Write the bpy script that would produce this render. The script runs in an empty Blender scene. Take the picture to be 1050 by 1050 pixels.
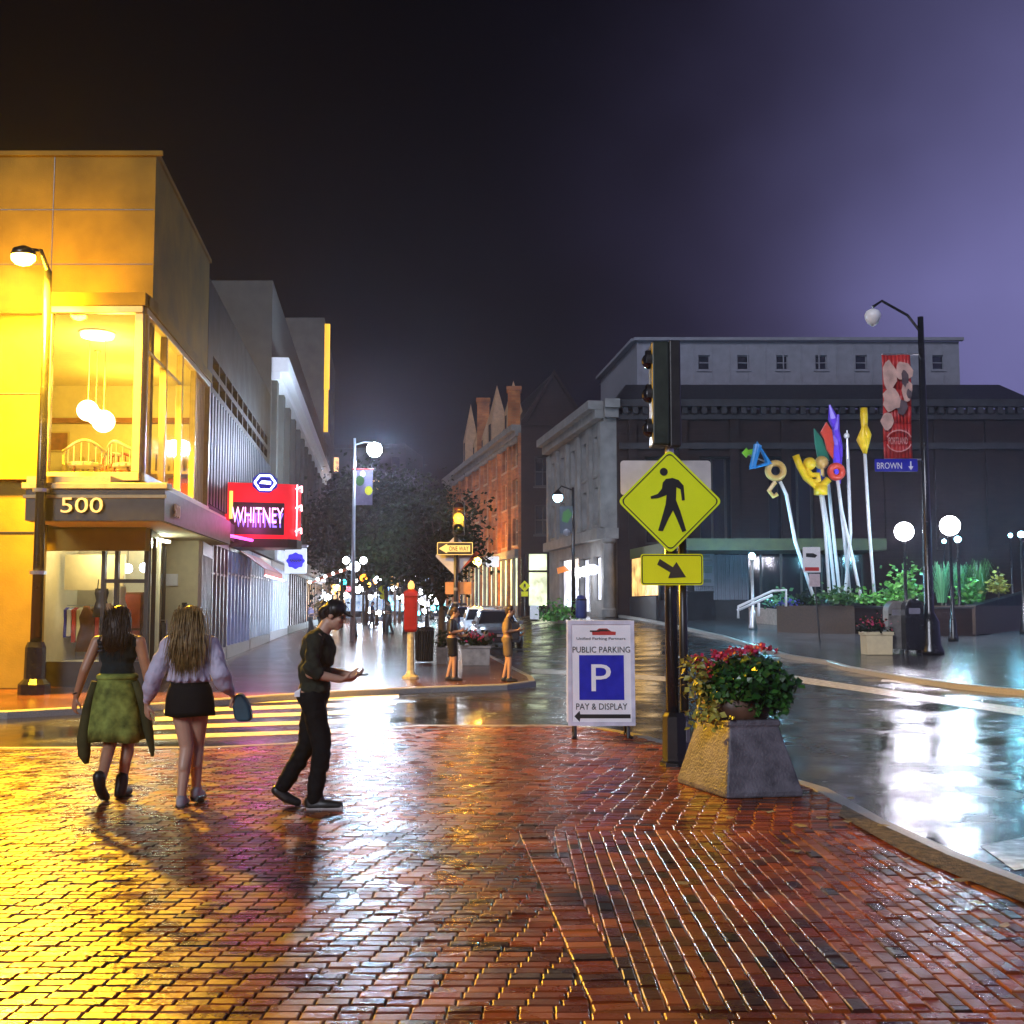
import bpy, bmesh, math, random
from mathutils import Vector, Matrix, noise
R = math.radians
def set_ramp(ramp, stops):
    els = ramp.elements
    while len(els) > 1: els.remove(els[-1])
    els[0].position = stops[0][0]; els[0].color = (*stops[0][1], 1)
    for p, c in stops[1:]:
        e = els.new(p); e.color = (*c, 1)
random.seed(7)
scene = bpy.context.scene
C = scene.collection
# ------------------------------------------------------------------ camera
CAM_H, F, CX, CY, HOR = 1.68, 1180.0, 525.0, 525.0, 622.0
cam_d = bpy.data.cameras.new('camera'); cam = bpy.data.objects.new('camera', cam_d); C.objects.link(cam)
cam.location = (0, 0, CAM_H)
PITCH = math.atan((HOR - CY) / F)
cam.rotation_euler = (R(90) + PITCH, 0, 0)
cam_d.sensor_width = 36; cam_d.lens = 36 * F / 1050.0
cam_d.clip_start = 0.05; cam_d.clip_end = 3000
scene.camera = cam
# ------------------------------------------------------------------ world (night sky with city glow)
w = bpy.data.worlds.new('World'); scene.world = w; w.use_nodes = True
nt = w.node_tree; nt.nodes.clear()
out = nt.nodes.new('ShaderNodeOutputWorld'); bg = nt.nodes.new('ShaderNodeBackground')
tc = nt.nodes.new('ShaderNodeTexCoord'); sep = nt.nodes.new('ShaderNodeSeparateXYZ')
nt.links.new(tc.outputs['Generated'], sep.inputs[0])
rx = nt.nodes.new('ShaderNodeValToRGB'); rx.color_ramp.interpolation = 'B_SPLINE'
set_ramp(rx.color_ramp, ((0.0, (0.010, 0.005, 0.003)), (0.36, (0.004, 0.003, 0.002)), (0.48, (0.003, 0.0025, 0.002)), (0.54, (0.012, 0.010, 0.020)), (0.60, (0.042, 0.036, 0.082)), (0.66, (0.105, 0.098, 0.23)), (0.73, (0.21, 0.20, 0.47))))
mx = nt.nodes.new('ShaderNodeMath'); mx.operation = 'MULTIPLY_ADD'; mx.inputs[1].default_value = 0.5; mx.inputs[2].default_value = 0.5
nt.links.new(sep.outputs['X'], mx.inputs[0])
noi = nt.nodes.new('ShaderNodeTexNoise'); noi.inputs['Scale'].default_value = 2.2; noi.inputs['Detail'].default_value = 4
nt.links.new(tc.outputs['Generated'], noi.inputs['Vector'])
ma = nt.nodes.new('ShaderNodeMath'); ma.operation = 'MULTIPLY_ADD'; ma.inputs[1].default_value = 0.22; ma.inputs[2].default_value = -0.11
nt.links.new(noi.outputs['Fac'], ma.inputs[0])
ad = nt.nodes.new('ShaderNodeMath'); ad.operation = 'ADD'; nt.links.new(mx.outputs[0], ad.inputs[0]); nt.links.new(ma.outputs[0], ad.inputs[1])
nt.links.new(ad.outputs[0], rx.inputs['Fac'])
rz = nt.nodes.new('ShaderNodeValToRGB')
set_ramp(rz.color_ramp, [(p, (v, v, v)) for p, v in ((0.0, .85), (0.25, 1.0), (0.5, .35), (1.0, .25))])
nt.links.new(sep.outputs['Z'], rz.inputs['Fac'])
mul = nt.nodes.new('ShaderNodeMixRGB'); mul.blend_type = 'MULTIPLY'; mul.inputs[0].default_value = 1
nt.links.new(rx.outputs[0], mul.inputs[1]); nt.links.new(rz.outputs[0], mul.inputs[2])
sky = nt.nodes.new('ShaderNodeTexSky'); sky.sky_type = 'NISHITA'; sky.sun_disc = False
sky.sun_elevation = R(-9); sky.sun_rotation = R(200)
sm_ = nt.nodes.new('ShaderNodeMixRGB'); sm_.blend_type = 'ADD'; sm_.inputs[0].default_value = 0.012
nt.links.new(mul.outputs[0], sm_.inputs[1]); nt.links.new(sky.outputs[0], sm_.inputs[2])
nt.links.new(sm_.outputs[0], bg.inputs[0]); bg.inputs[1].default_value = 1.0
nt.links.new(bg.outputs[0], out.inputs[0])
# added soft dim fill for unseen street light behind the camera (the only sun lamp)
sd = bpy.data.lights.new('fill_sun', 'SUN'); sd.energy = 1.9; sd.angle = R(18); sd.color = (0.82, 0.86, 1.0)
so = bpy.data.objects.new('fill_sun', sd); C.objects.link(so); so.rotation_euler = (R(67), 0, R(-26))
# ------------------------------------------------------------------ exposure
scene.view_settings.view_transform = 'Standard'; scene.view_settings.look = 'None'
scene.view_settings.exposure = 0.0; scene.view_settings.gamma = 1.0; scene.view_settings.use_curve_mapping = False
scene.render.engine = 'CYCLES'
cy = scene.cycles
cy.use_denoising = True; cy.max_bounces = 6; cy.diffuse_bounces = 2; cy.glossy_bounces = 3; cy.transparent_max_bounces = 12
cy.transmission_bounces = 3; cy.volume_bounces = 0; cy.caustics_reflective = False; cy.caustics_refractive = False
cy.sample_clamp_indirect = 4.0; cy.volume_step_rate = 4.0; cy.volume_max_steps = 64
# ------------------------------------------------------------------ terrain and pixel helpers
def sm(t):
    t = max(0.0, min(1.0, t)); return t * t * (3 - 2 * t)
def T(x, y):                                   # pavement level
    xr = x + .115 * y
    return (.3 + .95 * sm((xr - 3.5) / 9)) * sm((y - 24) / 46)
cp, sp = math.cos(PITCH), math.sin(PITCH)
def at(px, py, y):                             # world point at depth y seen in photo pixel (px, py)
    a, b = (px - CX) / F, -(py - CY) / F
    d = Vector((a, cp - b * sp, sp + b * cp)); k = y / d.y
    return Vector((d.x * k, y, CAM_H + d.z * k))
def hit(px, py, off=0.0):                      # where the pixel's ray meets the pavement
    lo = None; y = 2.0
    while y < 400:
        p = at(px, py, y)
        if p.z <= T(p.x, p.y) + off: break
        lo = y; y += max(.1, y * .01)
    a, b = lo or 2.0, y
    for _ in range(25):
        m = (a + b) / 2; p = at(px, py, m)
        if p.z <= T(p.x, p.y) + off: b = m
        else: a = m
    p = at(px, py, b); p.z = T(p.x, p.y) + off
    return p
# ------------------------------------------------------------------ materials
def _nodes(name):
    m = bpy.data.materials.new(name); m.use_nodes = True
    return m, m.node_tree, m.node_tree.nodes['Principled BSDF']
def mat(name, col, rough=.6, metal=0.0, vary=.18, scale=6.0, bump=.15, bscale=40.0, spec=.5, coat=0.0, sheen=0.0, detail=5, bdist=.01):
    m, t, b = _nodes(name)
    tcn = t.nodes.new('ShaderNodeTexCoord')
    n = t.nodes.new('ShaderNodeTexNoise'); n.inputs['Scale'].default_value = scale; n.inputs['Detail'].default_value = detail
    t.links.new(tcn.outputs['Object'], n.inputs['Vector'])
    r = t.nodes.new('ShaderNodeValToRGB')
    lo = [max(0, c * (1 - vary)) for c in col]; hi = [min(1, c * (1 + vary)) for c in col]
    r.color_ramp.elements[0].position = .3; r.color_ramp.elements[1].position = .7
    r.color_ramp.elements[0].color = (*lo, 1); r.color_ramp.elements[1].color = (*hi, 1)
    t.links.new(n.outputs['Fac'], r.inputs['Fac']); t.links.new(r.outputs[0], b.inputs['Base Color'])
    mr = t.nodes.new('ShaderNodeMapRange'); mr.inputs['To Min'].default_value = max(0.02, rough * .75); mr.inputs['To Max'].default_value = min(1, rough * 1.25)
    t.links.new(n.outputs['Fac'], mr.inputs['Value']); t.links.new(mr.outputs[0], b.inputs['Roughness'])
    b.inputs['Metallic'].default_value = metal; b.inputs['Specular IOR Level'].default_value = spec
    b.inputs['Coat Weight'].default_value = coat; b.inputs['Coat Roughness'].default_value = .08; b.inputs['Sheen Weight'].default_value = sheen
    if bump:
        n2 = t.nodes.new('ShaderNodeTexNoise'); n2.inputs['Scale'].default_value = bscale; n2.inputs['Detail'].default_value = 4
        t.links.new(tcn.outputs['Object'], n2.inputs['Vector'])
        bp = t.nodes.new('ShaderNodeBump'); bp.inputs['Strength'].default_value = bump; bp.inputs['Distance'].default_value = bdist
        t.links.new(n2.outputs['Fac'], bp.inputs['Height']); t.links.new(bp.outputs[0], b.inputs['Normal'])
    return m
def emat(name, col, strength, vary=0.0, scale=3.0):
    m, t, b = _nodes(name)
    b.inputs['Base Color'].default_value = (*[min(.8, c * .8) for c in col], 1)
    b.inputs['Roughness'].default_value = .3
    b.inputs['Emission Color'].default_value = (*col, 1); b.inputs['Emission Strength'].default_value = strength
    if vary:                                     # merchandise and fittings seen behind a lit pane
        tcn = t.nodes.new('ShaderNodeTexCoord'); mp = t.nodes.new('ShaderNodeMapping'); mp.inputs['Scale'].default_value = (1, 1, .8)
        n = t.nodes.new('ShaderNodeTexNoise'); n.inputs['Scale'].default_value = scale; n.inputs['Detail'].default_value = 6; n.inputs['Roughness'].default_value = .7
        t.links.new(tcn.outputs['Object'], mp.inputs[0]); t.links.new(mp.outputs[0], n.inputs['Vector'])
        r = t.nodes.new('ShaderNodeValToRGB'); r.color_ramp.elements[0].position = .38; r.color_ramp.elements[1].position = .62
        k = 1 - vary
        r.color_ramp.elements[0].color = (col[0] * k, col[1] * k * .9, col[2] * k * .85, 1); r.color_ramp.elements[1].color = (*col, 1)
        t.links.new(n.outputs['Fac'], r.inputs['Fac']); t.links.new(r.outputs[0], b.inputs['Emission Color'])
        m.cycles.emission_sampling = 'NONE'
    return m
def glass_mat(name, tint=(.95, .97, 1), refl=.12):
    m = bpy.data.materials.new(name); m.use_nodes = True; t = m.node_tree; t.nodes.clear()
    o = t.nodes.new('ShaderNodeOutputMaterial'); tr = t.nodes.new('ShaderNodeBsdfTransparent'); tr.inputs[0].default_value = (*tint, 1)
    g = t.nodes.new('ShaderNodeBsdfGlossy'); g.inputs['Roughness'].default_value = .03
    lw = t.nodes.new('ShaderNodeFresnel'); lw.inputs[0].default_value = 1.5
    a = t.nodes.new('ShaderNodeMath'); a.operation = 'MAXIMUM'; a.inputs[1].default_value = refl * .5; t.links.new(lw.outputs[0], a.inputs[0])
    a2 = t.nodes.new('ShaderNodeMath'); a2.operation = 'MINIMUM'; a2.inputs[1].default_value = .8; t.links.new(a.outputs[0], a2.inputs[0])
    mxs = t.nodes.new('ShaderNodeMixShader'); t.links.new(a2.outputs[0], mxs.inputs[0]); t.links.new(tr.outputs[0], mxs.inputs[1]); t.links.new(g.outputs[0], mxs.inputs[2])
    t.links.new(mxs.outputs[0], o.inputs[0]); return m
def brick_mat(name, c1, c2, mortar, scale=1.0, bw=.22, bh=.075, rough=.75, bump=.5, msize=.008, wall=True, vary=.5):
    m, t, b = _nodes(name)
    tcn = t.nodes.new('ShaderNodeTexCoord'); v = tcn.outputs['Object']
    if wall:                                     # run courses round vertical walls: u = x + y, v = z
        s = t.nodes.new('ShaderNodeSeparateXYZ'); t.links.new(v, s.inputs[0])
        a = t.nodes.new('ShaderNodeMath'); a.operation = 'ADD'; t.links.new(s.outputs[0], a.inputs[0]); t.links.new(s.outputs[1], a.inputs[1])
        c = t.nodes.new('ShaderNodeCombineXYZ'); t.links.new(a.outputs[0], c.inputs[0]); t.links.new(s.outputs[2], c.inputs[1]); v = c.outputs[0]
    br = t.nodes.new('ShaderNodeTexBrick'); br.inputs['Scale'].default_value = scale
    br.inputs['Brick Width'].default_value = bw; br.inputs['Row Height'].default_value = bh; br.inputs['Mortar Size'].default_value = msize
    br.inputs['Color1'].default_value = (*c1, 1); br.inputs['Color2'].default_value = (*c2, 1); br.inputs['Mortar'].default_value = (*mortar, 1)
    t.links.new(v, br.inputs['Vector'])
    n = t.nodes.new('ShaderNodeTexNoise'); n.inputs['Scale'].default_value = .8; n.inputs['Detail'].default_value = 6; t.links.new(tcn.outputs['Object'], n.inputs['Vector'])
    mr = t.nodes.new('ShaderNodeMapRange'); mr.inputs['From Min'].default_value = .3; mr.inputs['From Max'].default_value = .7
    mr.inputs['To Min'].default_value = 1 - vary; mr.inputs['To Max'].default_value = 1 + vary * .5; t.links.new(n.outputs['Fac'], mr.inputs['Value'])
    mm = t.nodes.new('ShaderNodeMixRGB'); mm.blend_type = 'MULTIPLY'; mm.inputs[0].default_value = 1
    t.links.new(br.outputs['Color'], mm.inputs[1]); t.links.new(mr.outputs[0], mm.inputs[2]); t.links.new(mm.outputs[0], b.inputs['Base Color'])
    b.inputs['Specular IOR Level'].default_value = .15 if wall else .5
    mr2 = t.nodes.new('ShaderNodeMapRange'); mr2.inputs['To Min'].default_value = rough * .7; mr2.inputs['To Max'].default_value = min(1, rough * 1.3)
    t.links.new(n.outputs['Fac'], mr2.inputs['Value']); t.links.new(mr2.outputs[0], b.inputs['Roughness'])
    bp = t.nodes.new('ShaderNodeBump'); bp.inputs['Strength'].default_value = bump; bp.inputs['Distance'].default_value = .01; bp.invert = True
    t.links.new(br.outputs['Fac'], bp.inputs['Height']); t.links.new(bp.outputs[0], b.inputs['Normal'])
    return m
def wet_asphalt(name, col=(.012, .012, .014), r0=.09, r1=.30, strength=.34):
    m, t, b = _nodes(name)
    tcn = t.nodes.new('ShaderNodeTexCoord')
    n = t.nodes.new('ShaderNodeTexNoise'); n.inputs['Scale'].default_value = .55; n.inputs['Detail'].default_value = 5; n.inputs['Roughness'].default_value = .6
    t.links.new(tcn.outputs['Object'], n.inputs['Vector'])
    g = t.nodes.new('ShaderNodeTexNoise'); g.inputs['Scale'].default_value = 70; g.inputs['Detail'].default_value = 3; t.links.new(tcn.outputs['Object'], g.inputs['Vector'])
    g2 = t.nodes.new('ShaderNodeTexNoise'); g2.inputs['Scale'].default_value = 3.5; g2.inputs['Detail'].default_value = 3; t.links.new(tcn.outputs['Object'], g2.inputs['Vector'])
    r = t.nodes.new('ShaderNodeMapRange'); r.inputs['From Min'].default_value = .42; r.inputs['From Max'].default_value = .60
    r.inputs['To Min'].default_value = r0; r.inputs['To Max'].default_value = r1; t.links.new(n.outputs['Fac'], r.inputs['Value']); t.links.new(r.outputs[0], b.inputs['Roughness'])
    cr = t.nodes.new('ShaderNodeValToRGB'); cr.color_ramp.elements[0].color = (*[c * .6 for c in col], 1); cr.color_ramp.elements[1].color = (*[c * 1.5 for c in col], 1)
    t.links.new(g.outputs['Fac'], cr.inputs['Fac']); t.links.new(cr.outputs[0], b.inputs['Base Color'])
    st = t.nodes.new('ShaderNodeMapRange'); st.inputs['From Min'].default_value = .40; st.inputs['From Max'].default_value = .56
    st.inputs['To Min'].default_value = strength * .25; st.inputs['To Max'].default_value = strength; t.links.new(n.outputs['Fac'], st.inputs['Value'])
    bp = t.nodes.new('ShaderNodeBump'); bp.inputs['Distance'].default_value = .006; t.links.new(st.outputs[0], bp.inputs['Strength']); t.links.new(g.outputs['Fac'], bp.inputs['Height'])
    bp2 = t.nodes.new('ShaderNodeBump'); bp2.inputs['Distance'].default_value = .012; bp2.inputs['Strength'].default_value = .35; t.links.new(g2.outputs['Fac'], bp2.inputs['Height'])
    t.links.new(bp.outputs[0], bp2.inputs['Normal']); t.links.new(bp2.outputs[0], b.inputs['Normal'])
    b.inputs['Specular IOR Level'].default_value = .40
    return m
def paver_mat(name):                             # one colour and one gloss per brick, read from a face attribute
    m, t, b = _nodes(name)
    at_ = t.nodes.new('ShaderNodeAttribute'); at_.attribute_name = 'tone'
    r = t.nodes.new('ShaderNodeValToRGB')
    set_ramp(r.color_ramp, ((0.0, (.028, .010, .005)), (.3, (.14, .027, .004)), (.65, (.27, .050, .005)), (1.0, (.38, .12, .028))))
    t.links.new(at_.outputs['Fac'], r.inputs['Fac'])
    tcn = t.nodes.new('ShaderNodeTexCoord')
    n = t.nodes.new('ShaderNodeTexNoise'); n.inputs['Scale'].default_value = 1.3; n.inputs['Detail'].default_value = 6; t.links.new(tcn.outputs['Object'], n.inputs['Vector'])
    mr = t.nodes.new('ShaderNodeMapRange'); mr.inputs['From Min'].default_value = .3; mr.inputs['From Max'].default_value = .7; mr.inputs['To Min'].default_value = .35; mr.inputs['To Max'].default_value = 1.2
    t.links.new(n.outputs['Fac'], mr.inputs['Value'])
    mm = t.nodes.new('ShaderNodeMixRGB'); mm.blend_type = 'MULTIPLY'; mm.inputs[0].default_value = 1
    t.links.new(r.outputs[0], mm.inputs[1]); t.links.new(mr.outputs[0], mm.inputs[2]); t.links.new(mm.outputs[0], b.inputs['Base Color'])
    n3 = t.nodes.new('ShaderNodeTexNoise'); n3.inputs['Scale'].default_value = 4.0; n3.inputs['Detail'].default_value = 5; t.links.new(tcn.outputs['Object'], n3.inputs['Vector'])
    mr2 = t.nodes.new('ShaderNodeMapRange'); mr2.inputs['From Min'].default_value = .35; mr2.inputs['From Max'].default_value = .65; mr2.inputs['To Min'].default_value = .16; mr2.inputs['To Max'].default_value = .42
    t.links.new(n3.outputs['Fac'], mr2.inputs['Value']); t.links.new(mr2.outputs[0], b.inputs['Roughness'])
    n2 = t.nodes.new('ShaderNodeTexNoise'); n2.inputs['Scale'].default_value = 28; n2.inputs['Detail'].default_value = 6; n2.inputs['Roughness'].default_value = .55; t.links.new(tcn.outputs['Object'], n2.inputs['Vector'])
    bp = t.nodes.new('ShaderNodeBump'); bp.inputs['Strength'].default_value = .45; bp.inputs['Distance'].default_value = .007; t.links.new(n2.outputs['Fac'], bp.inputs['Height']); t.links.new(bp.outputs[0], b.inputs['Normal'])
    b.inputs['Specular IOR Level'].default_value = .7
    return m
def leaf_mat(name, c0, c1, rough=.45, spec=.5):
    m, t, b = _nodes(name)
    at_ = t.nodes.new('ShaderNodeAttribute'); at_.attribute_name = 'tone'
    r = t.nodes.new('ShaderNodeValToRGB'); r.color_ramp.elements[0].color = (*c0, 1); r.color_ramp.elements[1].color = (*c1, 1)
    t.links.new(at_.outputs['Fac'], r.inputs['Fac']); t.links.new(r.outputs[0], b.inputs['Base Color'])
    b.inputs['Roughness'].default_value = rough; b.inputs['Specular IOR Level'].default_value = spec
    return m
M = {}
M['asphalt'] = wet_asphalt('wet asphalt')
M['paver'] = paver_mat('wet clay pavers')
M['joint'] = mat('wet sand joints', (.045, .026, .013), .4, vary=.4, scale=20, bump=.5, bscale=120)
M['side_paving'] = brick_mat('wet sidewalk brick', (.17, .055, .028), (.10, .035, .022), (.03, .022, .018), bw=.2, bh=.1, rough=.24, wall=False)
M['plaza_paving'] = brick_mat('wet plaza slabs', (.10, .10, .105), (.075, .078, .085), (.03, .03, .03), bw=.9, bh=.6, rough=.20, wall=False, msize=.012)
M['granite'] = mat('granite kerb', (.30, .29, .27), .35, vary=.3, scale=60, bump=.3, bscale=90)
M['verge'] = mat('trodden sandy verge', (.12, .095, .06), .7, vary=.75, scale=14, bump=1, bscale=38, bdist=.04)
M['paint'] = mat('worn white road paint', (.72, .72, .70), .25, vary=.35, scale=9, bump=.3, bscale=90)
M['paint_w'] = mat('worn cream crossing paint', (.70, .62, .42), .32, vary=.3, scale=9, bump=.3, bscale=90)
M['stucco'] = mat('sodium tinted tan limestone', (.21, .145, .026), .75, vary=.30, scale=.9, detail=9, bump=.35, bscale=30, spec=.12)  # ochre base colour carries the glow of sodium lamps
M['trim'] = mat('bronze window trim', (.46, .36, .16), .4, vary=.12)
M['dark_metal'] = mat('dark painted metal', (.018, .016, .015), .35, vary=.3)
M['black_paint'] = mat('black wet enamel', (.012, .012, .013), .22, vary=.3, bump=.1)
M['steel'] = mat('brushed aluminium', (.55, .55, .56), .33, metal=.85, vary=.1)
M['alu'] = mat('unpainted aluminium sign back', (.60, .56, .54), .42, metal=.25, vary=.12)
M['concrete'] = mat('wet concrete', (.27, .25, .24), .5, vary=.35, scale=5, bump=.6, bscale=60)
M['planter_concrete'] = mat('stained cast concrete planter', (.10, .092, .105), .5, vary=.45, scale=7, bump=.9, bscale=45)
M['interior'] = mat('cream interior plaster', (.62, .55, .36), .8, vary=.06, bump=.05, spec=.12)
M['wood'] = mat('varnished wood', (.20, .085, .03), .4, vary=.3, spec=.12)
M['redwood'] = mat('red lacquer board', (.36, .06, .02), .4, vary=.2)
M['glass'] = glass_mat('window glass')
M['dark_glass'] = mat('dark window glass', (.012, .013, .017), .08, vary=.3, bump=.04, spec=.8)
M['white_paint'] = mat('white enamel', (.86, .86, .88), .35, vary=.04, bump=.03)
M['white_poles'] = mat('white steel poles', (.72, .75, .78), .3, vary=.05, bump=.02)
M['cream'] = mat('cream letters', (.78, .70, .40), .4, vary=.05)
M['sign_yellow'] = mat('fluorescent yellow green sheeting', (.86, .97, .008), .35, vary=.05, scale=3, bump=.03)
M['sign_gold'] = mat('fluorescent yellow sheeting', (.97, .93, .006), .35, vary=.05, scale=3, bump=.03)
M['sign_black'] = mat('black sign film', (.014, .013, .012), .4, vary=.1, bump=.02)
M['sign_brown'] = mat('faded black sign film', (.05, .035, .02), .4, vary=.15, bump=.02)
M['sign_blue'] = mat('blue sign film', (.012, .016, .42), .35, vary=.15, scale=9, bump=.02)
M['sign_red'] = mat('red sign film', (.52, .035, .03), .4, vary=.1, bump=.02)
M['red_enamel'] = mat('red enamel', (.26, .010, .006), .3, vary=.2, bump=.1)
M['brick_red'] = brick_mat('old red brick', (.40, .15, .05), (.28, .09, .03), (.24, .16, .09), bw=.6, bh=.2)
M['brick_dark'] = brick_mat('dark brown brick', (.024, .014, .012), (.018, .010, .009), (.02, .016, .014), bw=.6, bh=.2)
M['brownstone'] = mat('brownstone trim', (.36, .21, .11), .7, vary=.2, scale=3)
M['limestone'] = mat('weathered grey limestone', (.16, .155, .15), .7, vary=.28, scale=1.3, bump=.3, bscale=20, spec=.12)
M['pale_wall'] = mat('pale rendered wall', (.095, .09, .078), .75, vary=.18, scale=1.2, spec=.12)
M['attic'] = mat('white panel cladding', (.17, .17, .20), .6, vary=.12, scale=2, spec=.12)
M['grey_panel'] = mat('sodium browned dark grey panels', (.018, .013, .006), .6, vary=.25, scale=1.2, spec=.12)  # grey shifted to brown, sodium glow put into the colour
M['blue_panel'] = mat('ribbed grey metal panels', (.07, .08, .10), .5, vary=.25, scale=2, spec=.12)
M['slate'] = mat('slate roof', (.016, .015, .018), .5, vary=.3, spec=.12)
M['fascia'] = mat('olive copper fascia', (.065, .075, .02), .5, vary=.3, scale=2)
M['museum_wall'] = mat('museum dark stone', (.032, .031, .034), .5, vary=.3, scale=1.5, spec=.12)
M['pink_granite'] = mat('pink granite wall', (.34, .24, .20), .5, vary=.25, scale=8)
M['bark'] = mat('wet bark', (.055, .038, .022), .6, vary=.4, scale=14, bump=.8, bscale=30, bdist=.03)
M['leaf_dark'] = leaf_mat('dark tree leaves', (.004, .010, .002), (.016, .032, .006), .6, .12)
M['leaf_green'] = leaf_mat('glossy geranium leaves', (.010, .045, .008), (.045, .15, .022), .35)
M['leaf_gold'] = leaf_mat('yellowing trailing leaves', (.16, .15, .02), (.40, .36, .06))
M['leaf_lime'] = leaf_mat('lime shrub leaves', (.03, .14, .02), (.12, .38, .05))
M['leaf_teal'] = leaf_mat('ornamental grass blades', (.04, .16, .06), (.14, .40, .18))
M['petal'] = leaf_mat('red petals', (.42, .012, .012), (.62, .05, .16), .5)
M['globe'] = emat('white lamp globe', (.92, .95, 1.0), 14)
M['globe_violet'] = emat('bright violet white lamp globe', (.94, .92, 1.0), 26)
M['globe_cyan'] = emat('cyan white lamp', (.38, .80, 1.0), 16)
M['globe_warm'] = emat('warm lamp globe', (1.0, .62, .12), 22)
M['sodium'] = emat('sodium lamp lens', (1.0, .56, .05), 90)
M['pendant'] = emat('opal pendant globe', (1.0, .86, .42), 9)
M['shop_cool'] = emat('cool lit shop interior', (.55, .72, 1.0), 1.8, vary=.93, scale=2.2)
M['shop_blue'] = emat('blue lit shop interior', (.30, .45, 1.0), .7, vary=.95, scale=1.6)
M['shop_green'] = emat('pale green lit shop interior', (.90, 1.0, .66), 1.6, vary=.65, scale=.9)
M['shop_warm'] = emat('warm lit shop interior', (1.0, .58, .18), 1.8, vary=.9, scale=1.8)
M['shop_white'] = emat('white lit shop interior', (.86, .88, 1.0), 2.0, vary=.85, scale=1.5)
def plain_noise_free(m): return m
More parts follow.
